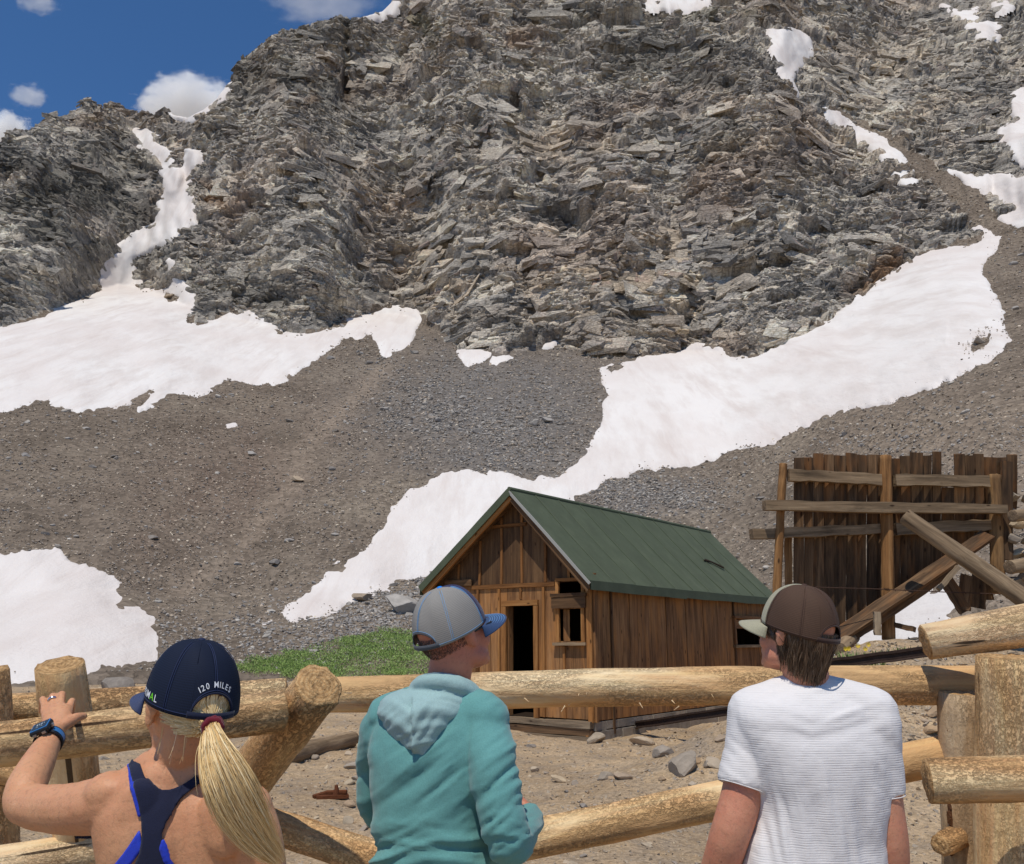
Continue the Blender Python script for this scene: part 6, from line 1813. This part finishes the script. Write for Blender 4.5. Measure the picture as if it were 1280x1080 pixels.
V, Fq = remesh(tr_, .012, 4); N = vnormals(V, Fq); V = fold(V, N, .006 * fbm(V * np.array([14, 14, 9]), 8, 3)); mesh_obj('shorts', V, Fq, DENIM, p2, O2)
for v, f in shoes_: mesh_obj('shoe', v, f, SHOE, p2, O2)
cl = []
for a in np.linspace(0, 2 * math.pi, 25)[:-1]:
    cl.append(at(1010, 860, 2.205) + U2 * math.sin(a) * .067 - W2 * math.cos(a) * .066 + Vector((0, 0, .010 * math.cos(a) - .012)))
tb = MB(); tb.tube(cl + [cl[0], cl[1]], .0075, 10); sh_.add(tb.V, tb.F)
V, Fq = remesh(sh_, .0058, 5); N = vnormals(V, Fq); pu, pv = proj_np(V)
gs = lambda x0, y0, rx, ry: np.exp(-((pu - x0) / rx) ** 2 - ((pv - y0) / ry) ** 2)
body_m = sstep(938, 955, pu) * sstep(1118, 1104, pu)
amp = .0130 * creases(pu - .18 * (pv - 1000), pv, 17, 150, 61, 1.2) * sstep(940, 1030, pv) * body_m
amp += .0080 * creases(pv + .35 * np.abs(pu - 1015), pu, 16, 90, 63) * gs(1015, 905, 90, 30)
amp += .0050 * creases(pv * .8 - (pu - 930) * .7, pu, 15, 60, 67) * (1 - body_m) * sstep(900, 930, pv)
amp += .0060 * creases(pu * .7 + pv * .7, pv, 14, 70, 69) * gs(955, 955, 22, 40) + .0060 * creases(pu * .7 - pv * .7, pv, 14, 70, 71) * gs(1098, 960, 22, 40)
amp += .0030 * creases(pu - .3 * pv, pv, 8, 90, 75) * sstep(930, 1010, pv) * body_m
amp += .0025 * fbm(V * 15, 73, 3)
tee = mesh_obj('tshirt', fold(V, N, amp), Fq, WHITE, p2, O2)
# hems stand a little proud
for pts, rad in ((la_s, .0565), (ra_s, .0480)):
    a, b = pts[-2], pts[-1]; d = (b - a).normalized(); u = d.orthogonal().normalized(); w = d.cross(u)
    hm = MB(); hm.tube([b + (u * math.cos(t) + w * math.sin(t)) * (rad + .0015) - O2 for t in np.linspace(0, 2 * math.pi, 28)], .0013, 6); hm.build('sleeve_hem', [WHITE], tee, True)
# shaggy hair hanging out below the cap
HAIR2 = mat_hair('shaggy_brown_hair', [(58, 43, 33), (84, 63, 47), (112, 86, 64), (66, 50, 38), (142, 118, 94), (74, 56, 44)])
def skull(ph, z, out=0.0):
    kx = .0755 * math.sqrt(max(.15, 1 - ((z - .042) / .100) ** 2)) + out; ky = .0985 * math.sqrt(max(.15, 1 - ((z - .042) / .115) ** 2)) + out
    return Vector((kx * math.sin(ph), -.014 + ky * math.cos(ph), z))
r = np.random.default_rng(61); cur = []
for i in range(4800):
    ph = r.uniform(math.radians(76), math.radians(284))
    side = abs(ph - math.pi) / 1.8
    z0 = r.uniform(.0, .028); ln = r.uniform(.080, .128) * (1 - .25 * side ** 2)
    ear = abs(abs(ph - math.pi) - math.radians(88)) < .16
    if ear and r.random() < .85: continue
    if abs(ph - math.pi) > 1.72: ln = r.uniform(.03, .055)
    bulge = r.uniform(.002, .011); cv = []; dph = r.normal(0, .10) + .10 * (1 if ph < math.pi else -1) * r.random(); flick = r.uniform(-.004, .010)
    for j in range(7):
        t = j / 6; z = z0 - ln * t
        p = skull(ph + dph * t, max(z, -.022), .004 + bulge * math.sin(min(1, t * 1.1) * math.pi) + flick * t * t)
        if z < -.022:
            f_ = 1 - 1.6 * (-.022 - z); p.x *= f_; p.y = -.014 + (p.y + .014) * f_
        p.z = z; p.x += .0035 * math.sin(t * 6 + i * .002 + ph * 9); p.y += .003 * math.sin(t * 5 + ph * 13)
        cv.append(list(HM2 @ p))
    cur.append(cv)
hr = ribbons('hair', cur, .0013, HAIR2, p2, O2, (0, -1, 0.1), seed=3)
hs = MB()
ball(hs, Matrix.Translation(-O2) @ HM2, (0, -.030, .004), (.068, .072, .042)); hs.build('hair_mass', [HAIR2], hr, True)
fr2 = []
for i in range(160):                               # wisps over the temple
    sgn = -1 if r.random() < .8 else 1
    y0 = r.uniform(.045, .082); p = Vector((sgn * (.070 - (y0 - .04) * .35), y0, .030)); cv = []
    for j in range(6):
        t = j / 5; cv.append(list(HM2 @ (p + Vector((sgn * .006 * math.sin(t * 2.5), -.035 * t + r.normal(0, .0015), -.045 * t * r.uniform(.7, 1.1))))))
    fr2.append(cv)
ribbons('hair_wisps', fr2, .0011, HAIR2, hr, O2, (-.6, -.6, 0), seed=5)
CAPB = mat_capmesh('brown_cap_mesh', (92, 70, 56), (54, 40, 33))
CAPS = mat_cloth('sage_cap_twill', (158, 153, 128), (170, 165, 140), 900, fold=False)
BRST = mat_cloth('brown_strap', (58, 42, 36), (66, 48, 42), 600, fold=False); BRT = plain('brown_thread', srgb(92, 70, 60), .7)
make_cap(p2, HM2, O2, CAPB, CAPS, CAPS, BRT, plain('brown_button', srgb(74, 54, 46), .8), BRST, .56, .048, True, 0, True)

# ================= the woman at the left
O3 = Vector((-0.65, 1.76, 0))
p3 = thing('person', 'blonde woman in a navy racerback top and cap resting a hand on the rail', 'person', O3, group='hikers at the fence')
psi = math.radians(-6)
U3, W3 = Vector((math.cos(psi), -math.sin(psi), 0)), Vector((math.sin(psi), math.cos(psi), 0))
HM3 = head_matrix(at(235, 888, 1.735), math.radians(-42), math.radians(8), math.radians(2), .91)
D0 = 1.765
secs = [(at(218, 950, 1.75), k(32, D0), .046), (at(220, 962, 1.755), k(58, D0), .060), (at(222, 978, D0), k(86, D0), .076), (at(225, 1003, D0), k(98, D0), .092), (at(227, 1035, D0), k(97, D0), .100),
        (at(226, 1075, D0), k(90, D0), .098), (at(225, 1120, D0), k(84, D0), .092), (at(225, 1190, D0), k(80, D0), .090), (at(226, 1270, D0), k(92, D0), .105)]
bm_ = MB(); tr_ = MB(); shoes_ = []
torso(bm_, secs, U3, W3)
head_lumps(bm_, HM3, False)
limb(bm_, [at(222, 985, 1.775), at(221, 955, 1.765), HM3 @ Vector((0, -.024, -.055)), HM3 @ Vector((0, -.015, 0))], [.066, .050, .047, .055])
limb(bm_, [at(165, 984, 1.76), at(220, 958, 1.75), at(282, 986, 1.745)], [.040, .048, .042])
la = [at(146, 1000, 1.735), at(118, 1008, 1.755), at(76, 1011, 1.80), at(34, 1005, 1.87), at(33, 985, 1.90), at(45, 958, 1.965), at(60, 930, 2.03), at(65, 917, 2.055)]
limb(bm_, la, [.052, .050, .045, .040, .039, .035, .027, .025])
limb(bm_, [at(305, 1018, 1.735), at(318, 1050, 1.73), at(328, 1100, 1.74), at(332, 1160, 1.76), at(330, 1230, 1.84), at(326, 1290, 1.92)], [.054, .050, .045, .041, .036, .026])
hand(bm_, at(326, 1292, 1.92), Vector((0, .5, -.85)).normalized(), Vector((-.6, .6, .3)).normalized(), Vector((.85, .3, .1)).normalized(), .6, .9)
# shoulder blades and arm muscle under the skin
ball(bm_, Matrix.Identity(4), at(168, 1022, 1.685), (.042, .018, .060), Quaternion((0, 1, 0), .35)); ball(bm_, Matrix.Identity(4), at(276, 1030, 1.685), (.042, .018, .060), Quaternion((0, 1, 0), -.35))
ball(bm_, Matrix.Identity(4), at(140, 992, 1.73), (.050, .046, .040)); ball(bm_, Matrix.Identity(4), at(308, 1012, 1.73), (.048, .048, .046))
# left hand laid over the rail
kn = {'pinky': ((56, 889, 2.115), (53.5, 874, 2.165), (52.5, 879, 2.20), (51.5, 890, 2.215), .0076), 'ring': ((65.5, 887, 2.115), (66.3, 870, 2.170), (66, 876, 2.212), (65, 890, 2.226), .0080),
      'middle': ((75, 887, 2.115), (77.5, 868, 2.170), (78, 875, 2.214), (77, 890, 2.228), .0082), 'index': ((85, 891, 2.112), (90, 876, 2.160), (91, 881, 2.203), (90, 894, 2.218), .0080)}
wr = at(66, 915, 2.058)
for nme, (a, b, c, d, rr_) in kn.items():
    A, B, C_, D_ = at(*a), at(*b), at(*c), at(*d)
    limb(bm_, [wr.lerp(A, .25), wr.lerp(A, .7), A, A.lerp(B, .5), B, C_, D_], [.013, .0115, .0098, rr_, rr_ * 1.05, rr_ * .93, rr_ * .8], n=14, sub=3)
limb(bm_, [wr, at(70, 903, 2.085), at(71, 893, 2.105)], [.024, .030, .032], n=18, flat=.55, flat_dir=(0, -.8, .6))
limb(bm_, [at(74, 910, 2.065), at(86, 903, 2.085), at(96, 897, 2.105), at(105, 895, 2.125)], [.013, .0125, .0105, .0085], n=14, sub=3)
hip = Vector((O3.x + .02, O3.y, .88))
ball(bm_, Matrix.Identity(4), hip, (.150, .11, .12)); ball(tr_, Matrix.Identity(4), hip, (.160, .122, .135))
legs(bm_, tr_, hip, psi, .08, (.086, .076, .058, .05), shoes_, .46)
V, Fq = remesh(bm_, .0035, 5); N = vnormals(V, Fq); pu, pv = proj_np(V)
gs = lambda x0, y0, rx, ry: np.exp(-((pu - x0) / rx) ** 2 - ((pv - y0) / ry) ** 2)
bk = (N[:, 1] < -.2)
amp = np.zeros(len(V))
spine = 219 + (pv - 960) * .03
amp -= .007 * np.exp(-((pu - spine) / 12) ** 2) * sstep(955, 1000, pv) * bk
amp += .0035 * gs(160, 985, 26, 10) * bk + .003 * gs(285, 1000, 24, 9) * bk
amp += .0012 * fbm(V * 30, 81, 2)
V = fold(V, N, amp); N = vnormals(V, Fq)
mesh_obj('body', V, Fq, SK_W, p3, O3); eyes(HM3, p3, O3)
Vt, Ft = remesh(tr_, .012, 4); mesh_obj('shorts', Vt, Ft, NAVY, p3, O3)
for v, f in shoes_: mesh_obj('shoe', v, f, SHOE, p3, O3)
# the racerback top and the bra straps: patches of the body's own surface, lifted off it
def patch(name, outline, mat, lift, thick, cond, parent):
    sd = poly_sd(pu, pv, outline)
    ok = (sd > -1.1) & cond
    fm = ok[Fq].all(1)
    F2 = Fq[fm]
    lab = np.arange(len(V))
    for _ in range(400):                      # keep the one connected piece
        mn = lab[F2].min(1); l2 = lab.copy(); np.minimum.at(l2, F2.ravel(), np.repeat(mn, 4))
        if (l2 == lab).all(): break
        lab = l2
    fl_ = lab[F2[:, 0]]; u_, c_ = np.unique(fl_, return_counts=True); F2 = F2[fl_ == u_[c_.argmax()]]
    used = np.unique(F2); rm = np.full(len(V), -1); rm[used] = np.arange(len(used))
    Vp = V[used].copy(); Np = N[used]; a, b = pu[used].copy(), pv[used].copy()
    F3 = rm[F2]
    E_ = np.sort(np.concatenate([F3[:, [0, 1]], F3[:, [1, 2]], F3[:, [2, 3]], F3[:, [3, 0]]]), 1)
    eu, ec = np.unique(E_, axis=0, return_counts=True)
    bv = np.zeros(len(used), bool); bv[np.unique(eu[ec == 1])] = True
    e = 0.5
    for _ in range(3):                       # boundary vertices slide onto the outline
        s2 = poly_sd(a, b, outline)
        gxv = (poly_sd(a + e, b, outline) - poly_sd(a - e, b, outline)) / (2 * e); gyv = (poly_sd(a, b + e, outline) - poly_sd(a, b - e, outline)) / (2 * e)
        mv = np.where(bv & (np.abs(s2) < 5), -s2, 0.0) * .8
        a, b = a + gxv * mv, b + gyv * mv
    for i in np.nonzero(bv)[0]: Vp[i] = np.array(at(a[i], b[i], Vp[i, 1]))
    Vp = Vp + Np * lift
    o = mesh_obj(name, Vp, F3, mat, parent, O3)
    s = o.modifiers.new('cloth', 'SOLIDIFY'); s.thickness = thick; s.offset = 1
    return o
backside = (N[:, 1] < .35) & (V[:, 1] < 1.80) & (V[:, 2] < 1.52)
TOP = [(168, 952), (177, 958), (182, 972), (190, 984), (200, 989), (212, 988), (228, 982), (240, 974), (246, 968), (252, 978), (242, 986), (228, 998), (216, 1014), (207, 1030), (203, 1042), (204, 1056), (210, 1070), (222, 1086), (250, 1110), (330, 1150), (330, 1330), (120, 1330), (120, 1140), (152, 1106), (168, 1084), (176, 1066), (179, 1046), (178, 1028), (174, 1005), (168, 980), (163, 960)]
top = patch('racerback_top', TOP, NAVY, .0035, .0030, backside, p3)
patch('bra_strap', [(161, 958), (167, 955), (171, 978), (176, 1000), (178, 1022), (173, 1020), (168, 1000), (163, 978)], ROYAL, .0022, .0026, backside, top)
patch('bra_strap', [(176, 1036), (179, 1060), (166, 1078), (148, 1096), (132, 1100), (136, 1090), (156, 1066), (168, 1048)], ROYAL, .0022, .0026, backside, top)
patch('bra_strap', [(204, 1046), (209, 1056), (212, 1072), (222, 1088), (214, 1092), (205, 1076), (200, 1060)], ROYAL, .0050, .0026, backside, top)
# front of the top, out of sight from here
fsel = (N[:, 1] > .0) & (V[:, 2] < 1.40) & (V[:, 2] > .86) & (np.abs(V[:, 0] - O3.x) < .17) & (V[:, 1] > 1.74)
F2 = Fq[fsel[Fq].all(1)]; used = np.unique(F2); rm = np.full(len(V), -1); rm[used] = np.arange(len(used))
fo = mesh_obj('top_front', V[used] + N[used] * .003, rm[F2], NAVY, top, O3); s = fo.modifiers.new('cloth', 'SOLIDIFY'); s.thickness = .003; s.offset = 1
# hair: swept back under the cap to the tie, then the tail
BLOND = mat_hair('blonde_hair', [(224, 188, 126), (242, 212, 154), (212, 174, 112), (250, 228, 180), (234, 202, 142), (194, 154, 98)])
tie_l = Vector((.000, -.128, -.006)); tie = HM3 @ tie_l
r = np.random.default_rng(71); cur = []
for i in range(1500):
    ph = r.uniform(math.radians(95), math.radians(265)); z = r.uniform(-.036, .055)
    if abs(ph - math.pi) > 1.2 and z < -.015: continue
    p0 = skull(ph, z, .002); cv = []
    for j in range(7):
        t = j / 6; q = p0.lerp(tie_l + Vector((r.normal(0, .004), 0, r.normal(0, .006))), t)
        ang = math.atan2(q.x, q.y + .014); sk = skull(ang if ang > 0 else ang + 2 * math.pi, max(-.06, min(.12, q.z)), .003)
        if t < .8 and math.hypot(q.x, q.y + .014) < math.hypot(sk.x, sk.y + .014): q = Vector((sk.x, sk.y, q.z))
        cv.append(list(HM3 @ q))
    cur.append(cv)
hr = ribbons('hair', cur, .0011, BLOND, p3, O3, (.3, -1, .1), False, seed=4)
ctr = catmull(np.array([list(tie) + [.010], list(at(265, 920, 1.595)) + [.015], list(at(270, 942, 1.578)) + [.024], list(at(283, 975, 1.572)) + [.033], list(at(301, 1012, 1.592)) + [.035], list(at(323, 1046, 1.62)) + [.028], list(at(352, 1080, 1.66)) + [.012]]), 3)
cp, cr_ = ctr[:, :3], ctr[:, 3]
tg = np.gradient(cp, axis=0); tg /= np.linalg.norm(tg, axis=1, keepdims=True)
n1 = np.cross(tg, np.array([0, -1.0, 0.2])); n1 /= np.linalg.norm(n1, axis=1, keepdims=True); n2 = np.cross(tg, n1)
cur = []
for i in range(3200):
    a, rad = r.uniform(0, 2 * math.pi), math.sqrt(r.random())
    a2 = a + r.normal(0, .55); ln = r.uniform(.72, 1.0) if r.random() < .6 else r.uniform(.45, .85)
    wv, wp_ = r.normal(0, .16), r.uniform(0, 6.28)
    tt = np.linspace(0, ln, 14) * (len(cp) - 1); i0 = np.minimum(tt.astype(int), len(cp) - 2); f = (tt - i0)[:, None]
    C0 = cp[i0] * (1 - f) + cp[i0 + 1] * f; A1 = n1[i0] * (1 - f) + n1[i0 + 1] * f; A2 = n2[i0] * (1 - f) + n2[i0 + 1] * f; R0 = (cr_[i0] * (1 - f[:, 0]) + cr_[i0 + 1] * f[:, 0])
    ang = a + (a2 - a) * np.linspace(0, 1, 14); rr_ = rad * (1 + wv * np.sin(np.linspace(0, 5, 14) + wp_))
    cur.append(C0 + A1 * (np.cos(ang) * rr_ * R0)[:, None] + A2 * (np.sin(ang) * rr_ * R0 * .6)[:, None])
for i in range(420):                                # loose strands on the left edge of the tail
    a, rad = r.uniform(0, 6.28), 1.0 + abs(r.normal(0, .16)); ln = r.uniform(.4, 1.0); dr = r.normal(0, .5)
    tt = np.linspace(.05, ln, 14) * (len(cp) - 1); i0 = np.minimum(tt.astype(int), len(cp) - 2)
    cur.append(cp[i0] + n1[i0] * (np.cos(a + dr * tt / tt[-1]) * rad * cr_[i0])[:, None] + n2[i0] * (np.sin(a + dr * tt / tt[-1]) * rad * cr_[i0] * .7)[:, None])
pt_ = ribbons('ponytail', cur, .00085, BLOND, p3, O3, (0.1, -1, .2), seed=6)
sc_ = MB(); R_ = Matrix.Translation(tie - O3)
tgd = Vector(tg[0]); uu = tgd.orthogonal().normalized(); vv = tgd.cross(uu)
for d in (-.006, .002, .010):
    sc_.tube([tie - O3 + tgd * d + (uu * math.cos(t) + vv * math.sin(t)) * (.0145 + .0012 * math.sin(7 * t + d * 300)) for t in np.linspace(0, 6.283, 26)], .0055, 8)
sc_.build('hair_tie', [mat_cloth('maroon_tie', (92, 22, 36), (112, 30, 46), 400, fold=False)], p3, True)
wis = []
for i in range(5):
    p0 = skull(math.radians(r.uniform(205, 262)), r.uniform(-.045, -.02), .003); cv = []; sw = r.uniform(-1, 1.5)
    for j in range(7):
        t = j / 6; cv.append(list(HM3 @ (p0 + Vector((.012 * t * t * sw, -.006 * t, -.05 * t)))))
    wis.append(cv)
ribbons('hair_wisps', wis, .0008, BLOND, hr, O3, (-.3, -1, 0), seed=8)
CAPW = mat_capmesh('navy_cap_mesh', (24, 34, 56), (12, 17, 30)); CAPWB = mat_cloth('navy_brim', (46, 58, 92), (56, 68, 104), 900, fold=False)
NVT = plain('navy_thread', srgb(44, 56, 92), .7); NVT2 = plain('pale_thread', srgb(130, 144, 176), .7)
cap3 = make_cap(p3, HM3, O3, CAPW, CAPW, CAPWB, NVT, plain('navy_button', srgb(30, 40, 70), .7), mat_cloth('navy_strap', (22, 28, 50), (28, 36, 60), 600, fold=False), .50, .050, True, 4)
# lettering printed on the cap
PRINT = plain('white_print', srgb(222, 224, 228), .7); PRINTG = plain('green_print', srgb(120, 214, 50), .7)
def glyph(ch, size):
    cu = bpy.data.curves.new('t', 'FONT'); cu.body = ch; cu.size = size; cu.resolution_u = 3; cu.align_x = 'CENTER'; cu.offset = size * .008
    o = bpy.data.objects.new('t', cu); COL.objects.link(o)
    dg = bpy.context.evaluated_depsgraph_get(); me = bpy.data.meshes.new_from_object(o.evaluated_get(dg), depsgraph=dg)
    V_ = np.array([v.co[:2] for v in me.vertices]).reshape(-1, 2); F_ = [tuple(p.vertices) for p in me.polygons]
    w_ = (V_[:, 0].max() - V_[:, 0].min()) if len(V_) else size * .3
    bpy.data.objects.remove(o); bpy.data.curves.remove(cu); bpy.data.meshes.remove(me)
    return V_, F_, w_
def print_arc(name, text, size, place, mat, gap):
    mb = MB(); gl = [glyph(c, size) for c in text]
    widths = [(g[2] if c != ' ' else size * .28) + gap for g, c in zip(gl, text)]
    tot = sum(widths); x = -tot / 2
    for (V_, F_, w_), wd in zip(gl, widths):
        cx = x + wd / 2; x += wd
        if len(V_): mb.add([HM3 @ place(cx, vx, vy) - O3 for vx, vy in V_], F_)
    return mb.build(name, [mat], cap3)
RHO = .062
def on_back(s, h):
    # s across, h up, on the back of the crown
    zz = h; q = crown_at_z(math.pi, zz, .0016)
    rad = math.hypot(q.x, q.y + .010) + .0001
    ph = math.pi - s / max(.05, (rad * .5 + CA * .5))
    return crown_at_z(ph, zz, .0026)
def place_back(cx, vx, vy):
    al = cx / RHO; rr_ = RHO + vy
    s = rr_ * math.sin(al); h = .004 + rr_ * math.cos(al)
    s += vx * math.cos(al); h -= vx * math.sin(al)
    return on_back(s, h)
print_arc('cap_lettering', '120 MILES', .0158, place_back, PRINT, .0028)
def place_side(cx, vx, vy):
    ph = -math.radians(88) - (cx + vx) / .098
    return crown_at_z(ph % (2 * math.pi), rim_z(ph) + .012 + vy, .0028)
def side_word(word, mats):
    gl = [glyph(c, .019) for c in word]; ws = [g[2] + .0022 for g in gl]; x = -sum(ws) / 2
    mbs = {m.name: (MB(), m) for m in mats}
    for (V_, F_, w_), wd, m in zip(gl, ws, mats):
        cx = x + wd / 2; x += wd
        mbs[m.name][0].add([HM3 @ place_side(cx, vx, vy) - O3 for vx, vy in V_], F_)
    for mb, m in mbs.values(): mb.build('cap_lettering', [m], cap3)
side_word('PRIM', [PRINT] * 4) if False else side_word('PRIMAL', [PRINT] * 4 + [PRINTG, PRINT])
# watch and ring
wd_ = (at(60, 930, 2.03) - at(52, 944, 1.99)).normalized(); wc = at(61.5, 926, 2.036)
nrm = Vector((-.25, -.75, .62)); nrm = (nrm - wd_ * nrm.dot(wd_)).normalized(); sd_ = wd_.cross(nrm)
wt = MB()
for i in range(28):
    t0, t1 = 2 * math.pi * i / 28, 2 * math.pi * (i + 1) / 28
    q = []
    for t in (t0, t1):
        d = nrm * math.cos(t) + sd_ * math.sin(t)
        for w_, r_ in ((-.012, .0275), (.012, .0275), (.012, .0305), (-.012, .0305)): q.append(wc + wd_ * w_ + d * r_ - O3)
    wt.add(q, [(0, 1, 5, 4), (1, 2, 6, 5), (2, 3, 7, 6), (3, 0, 4, 7)])
M_WB = plain('watch_black', srgb(26, 28, 32), .45, .4); M_WBL = plain('watch_blue', srgb(52, 112, 168), .45, .4)
wtc = wt.build('watch', [M_WB], p3, True)
def obox(mb, c, hx, hy, hz):
    V_ = [c + sd_ * x * hx + wd_ * y * hy + nrm * z * hz - O3 for x in (-1, 1) for y in (-1, 1) for z in (-1, 1)]
    mb.add(V_, [(0, 1, 3, 2), (4, 6, 7, 5), (0, 4, 5, 1), (2, 3, 7, 6), (0, 2, 6, 4), (1, 5, 7, 3)])
def rounded(name, c, hx, hy, hz, mat, parent):
    mb = MB(); obox(mb, c, hx, hy, hz); o = mb.build(name, [mat], parent); b = o.modifiers.new('b', 'BEVEL'); b.width = min(hx, hy) * .28; b.segments = 3; return o
cse = rounded('watch_case', wc + nrm * .034, .0215, .0195, .0065, M_WB, wtc)
rounded('bezel', wc + nrm * .0405, .0190, .0170, .0012, M_WBL, wtc)
rounded('screen', wc + nrm * .0415, .0165, .0145, .0011, plain('watch_screen', srgb(52, 58, 62), .25, .5), wtc)
dg_ = MB()
for x, y, w_, h_ in ((-.006, .002, .0022, .006), (-.001, .002, .0014, .006), (.004, .002, .0022, .006), (.009, .003, .001, .004), (-.004, -.008, .004, .0012), (.006, -.008, .003, .0012)): obox(dg_, wc + nrm * .0428 + sd_ * x + wd_ * y, w_ * .6, h_ * .6, .0002)
dg_.build('display_marks', [plain('watch_digits', srgb(176, 184, 186), .5)], wtc)
for s in (-1, 1):
    bt = MB(); obox(bt, wc + nrm * .032 + sd_ * s * .023, .0022, .004, .003); obox(bt, wc + nrm * .031 - wd_ * .0205 + sd_ * s * .010, .004, .002, .0025); bt.build('watch_button', [plain('watch_steel', srgb(150, 152, 154), .35, .5, .8)], wtc)
bl = MB()
for i in range(10):
    t0, t1 = .75 + i * .12, .75 + (i + 1) * .12; q = []
    for t in (t0, t1):
        d = -nrm * 0 + nrm * math.cos(t) + sd_ * math.sin(t)
        q += [wc + wd_ * w_ + d * .0310 - O3 for w_ in (-.006, .008)]
    bl.add(q, [(0, 1, 3, 2)])
bl.build('strap_inlay', [M_WBL], wtc, True)
A, B = at(65.5, 887, 2.115), at(66.3, 870, 2.170); rc = A.lerp(B, .62); rd = (B - A).normalized(); ru = rd.orthogonal().normalized(); rv = rd.cross(ru)
rg_ = MB(); 
for d in (-.0018, .0018): rg_.tube([rc + rd * d + (ru * math.cos(t) + rv * math.sin(t)) * .0100 - O3 for t in np.linspace(0, 6.2832, 26)], .0019, 8)
rg_.build('finger_ring', [plain('silver', srgb(200, 200, 204), .25, .5, 1.0)], p3, True)
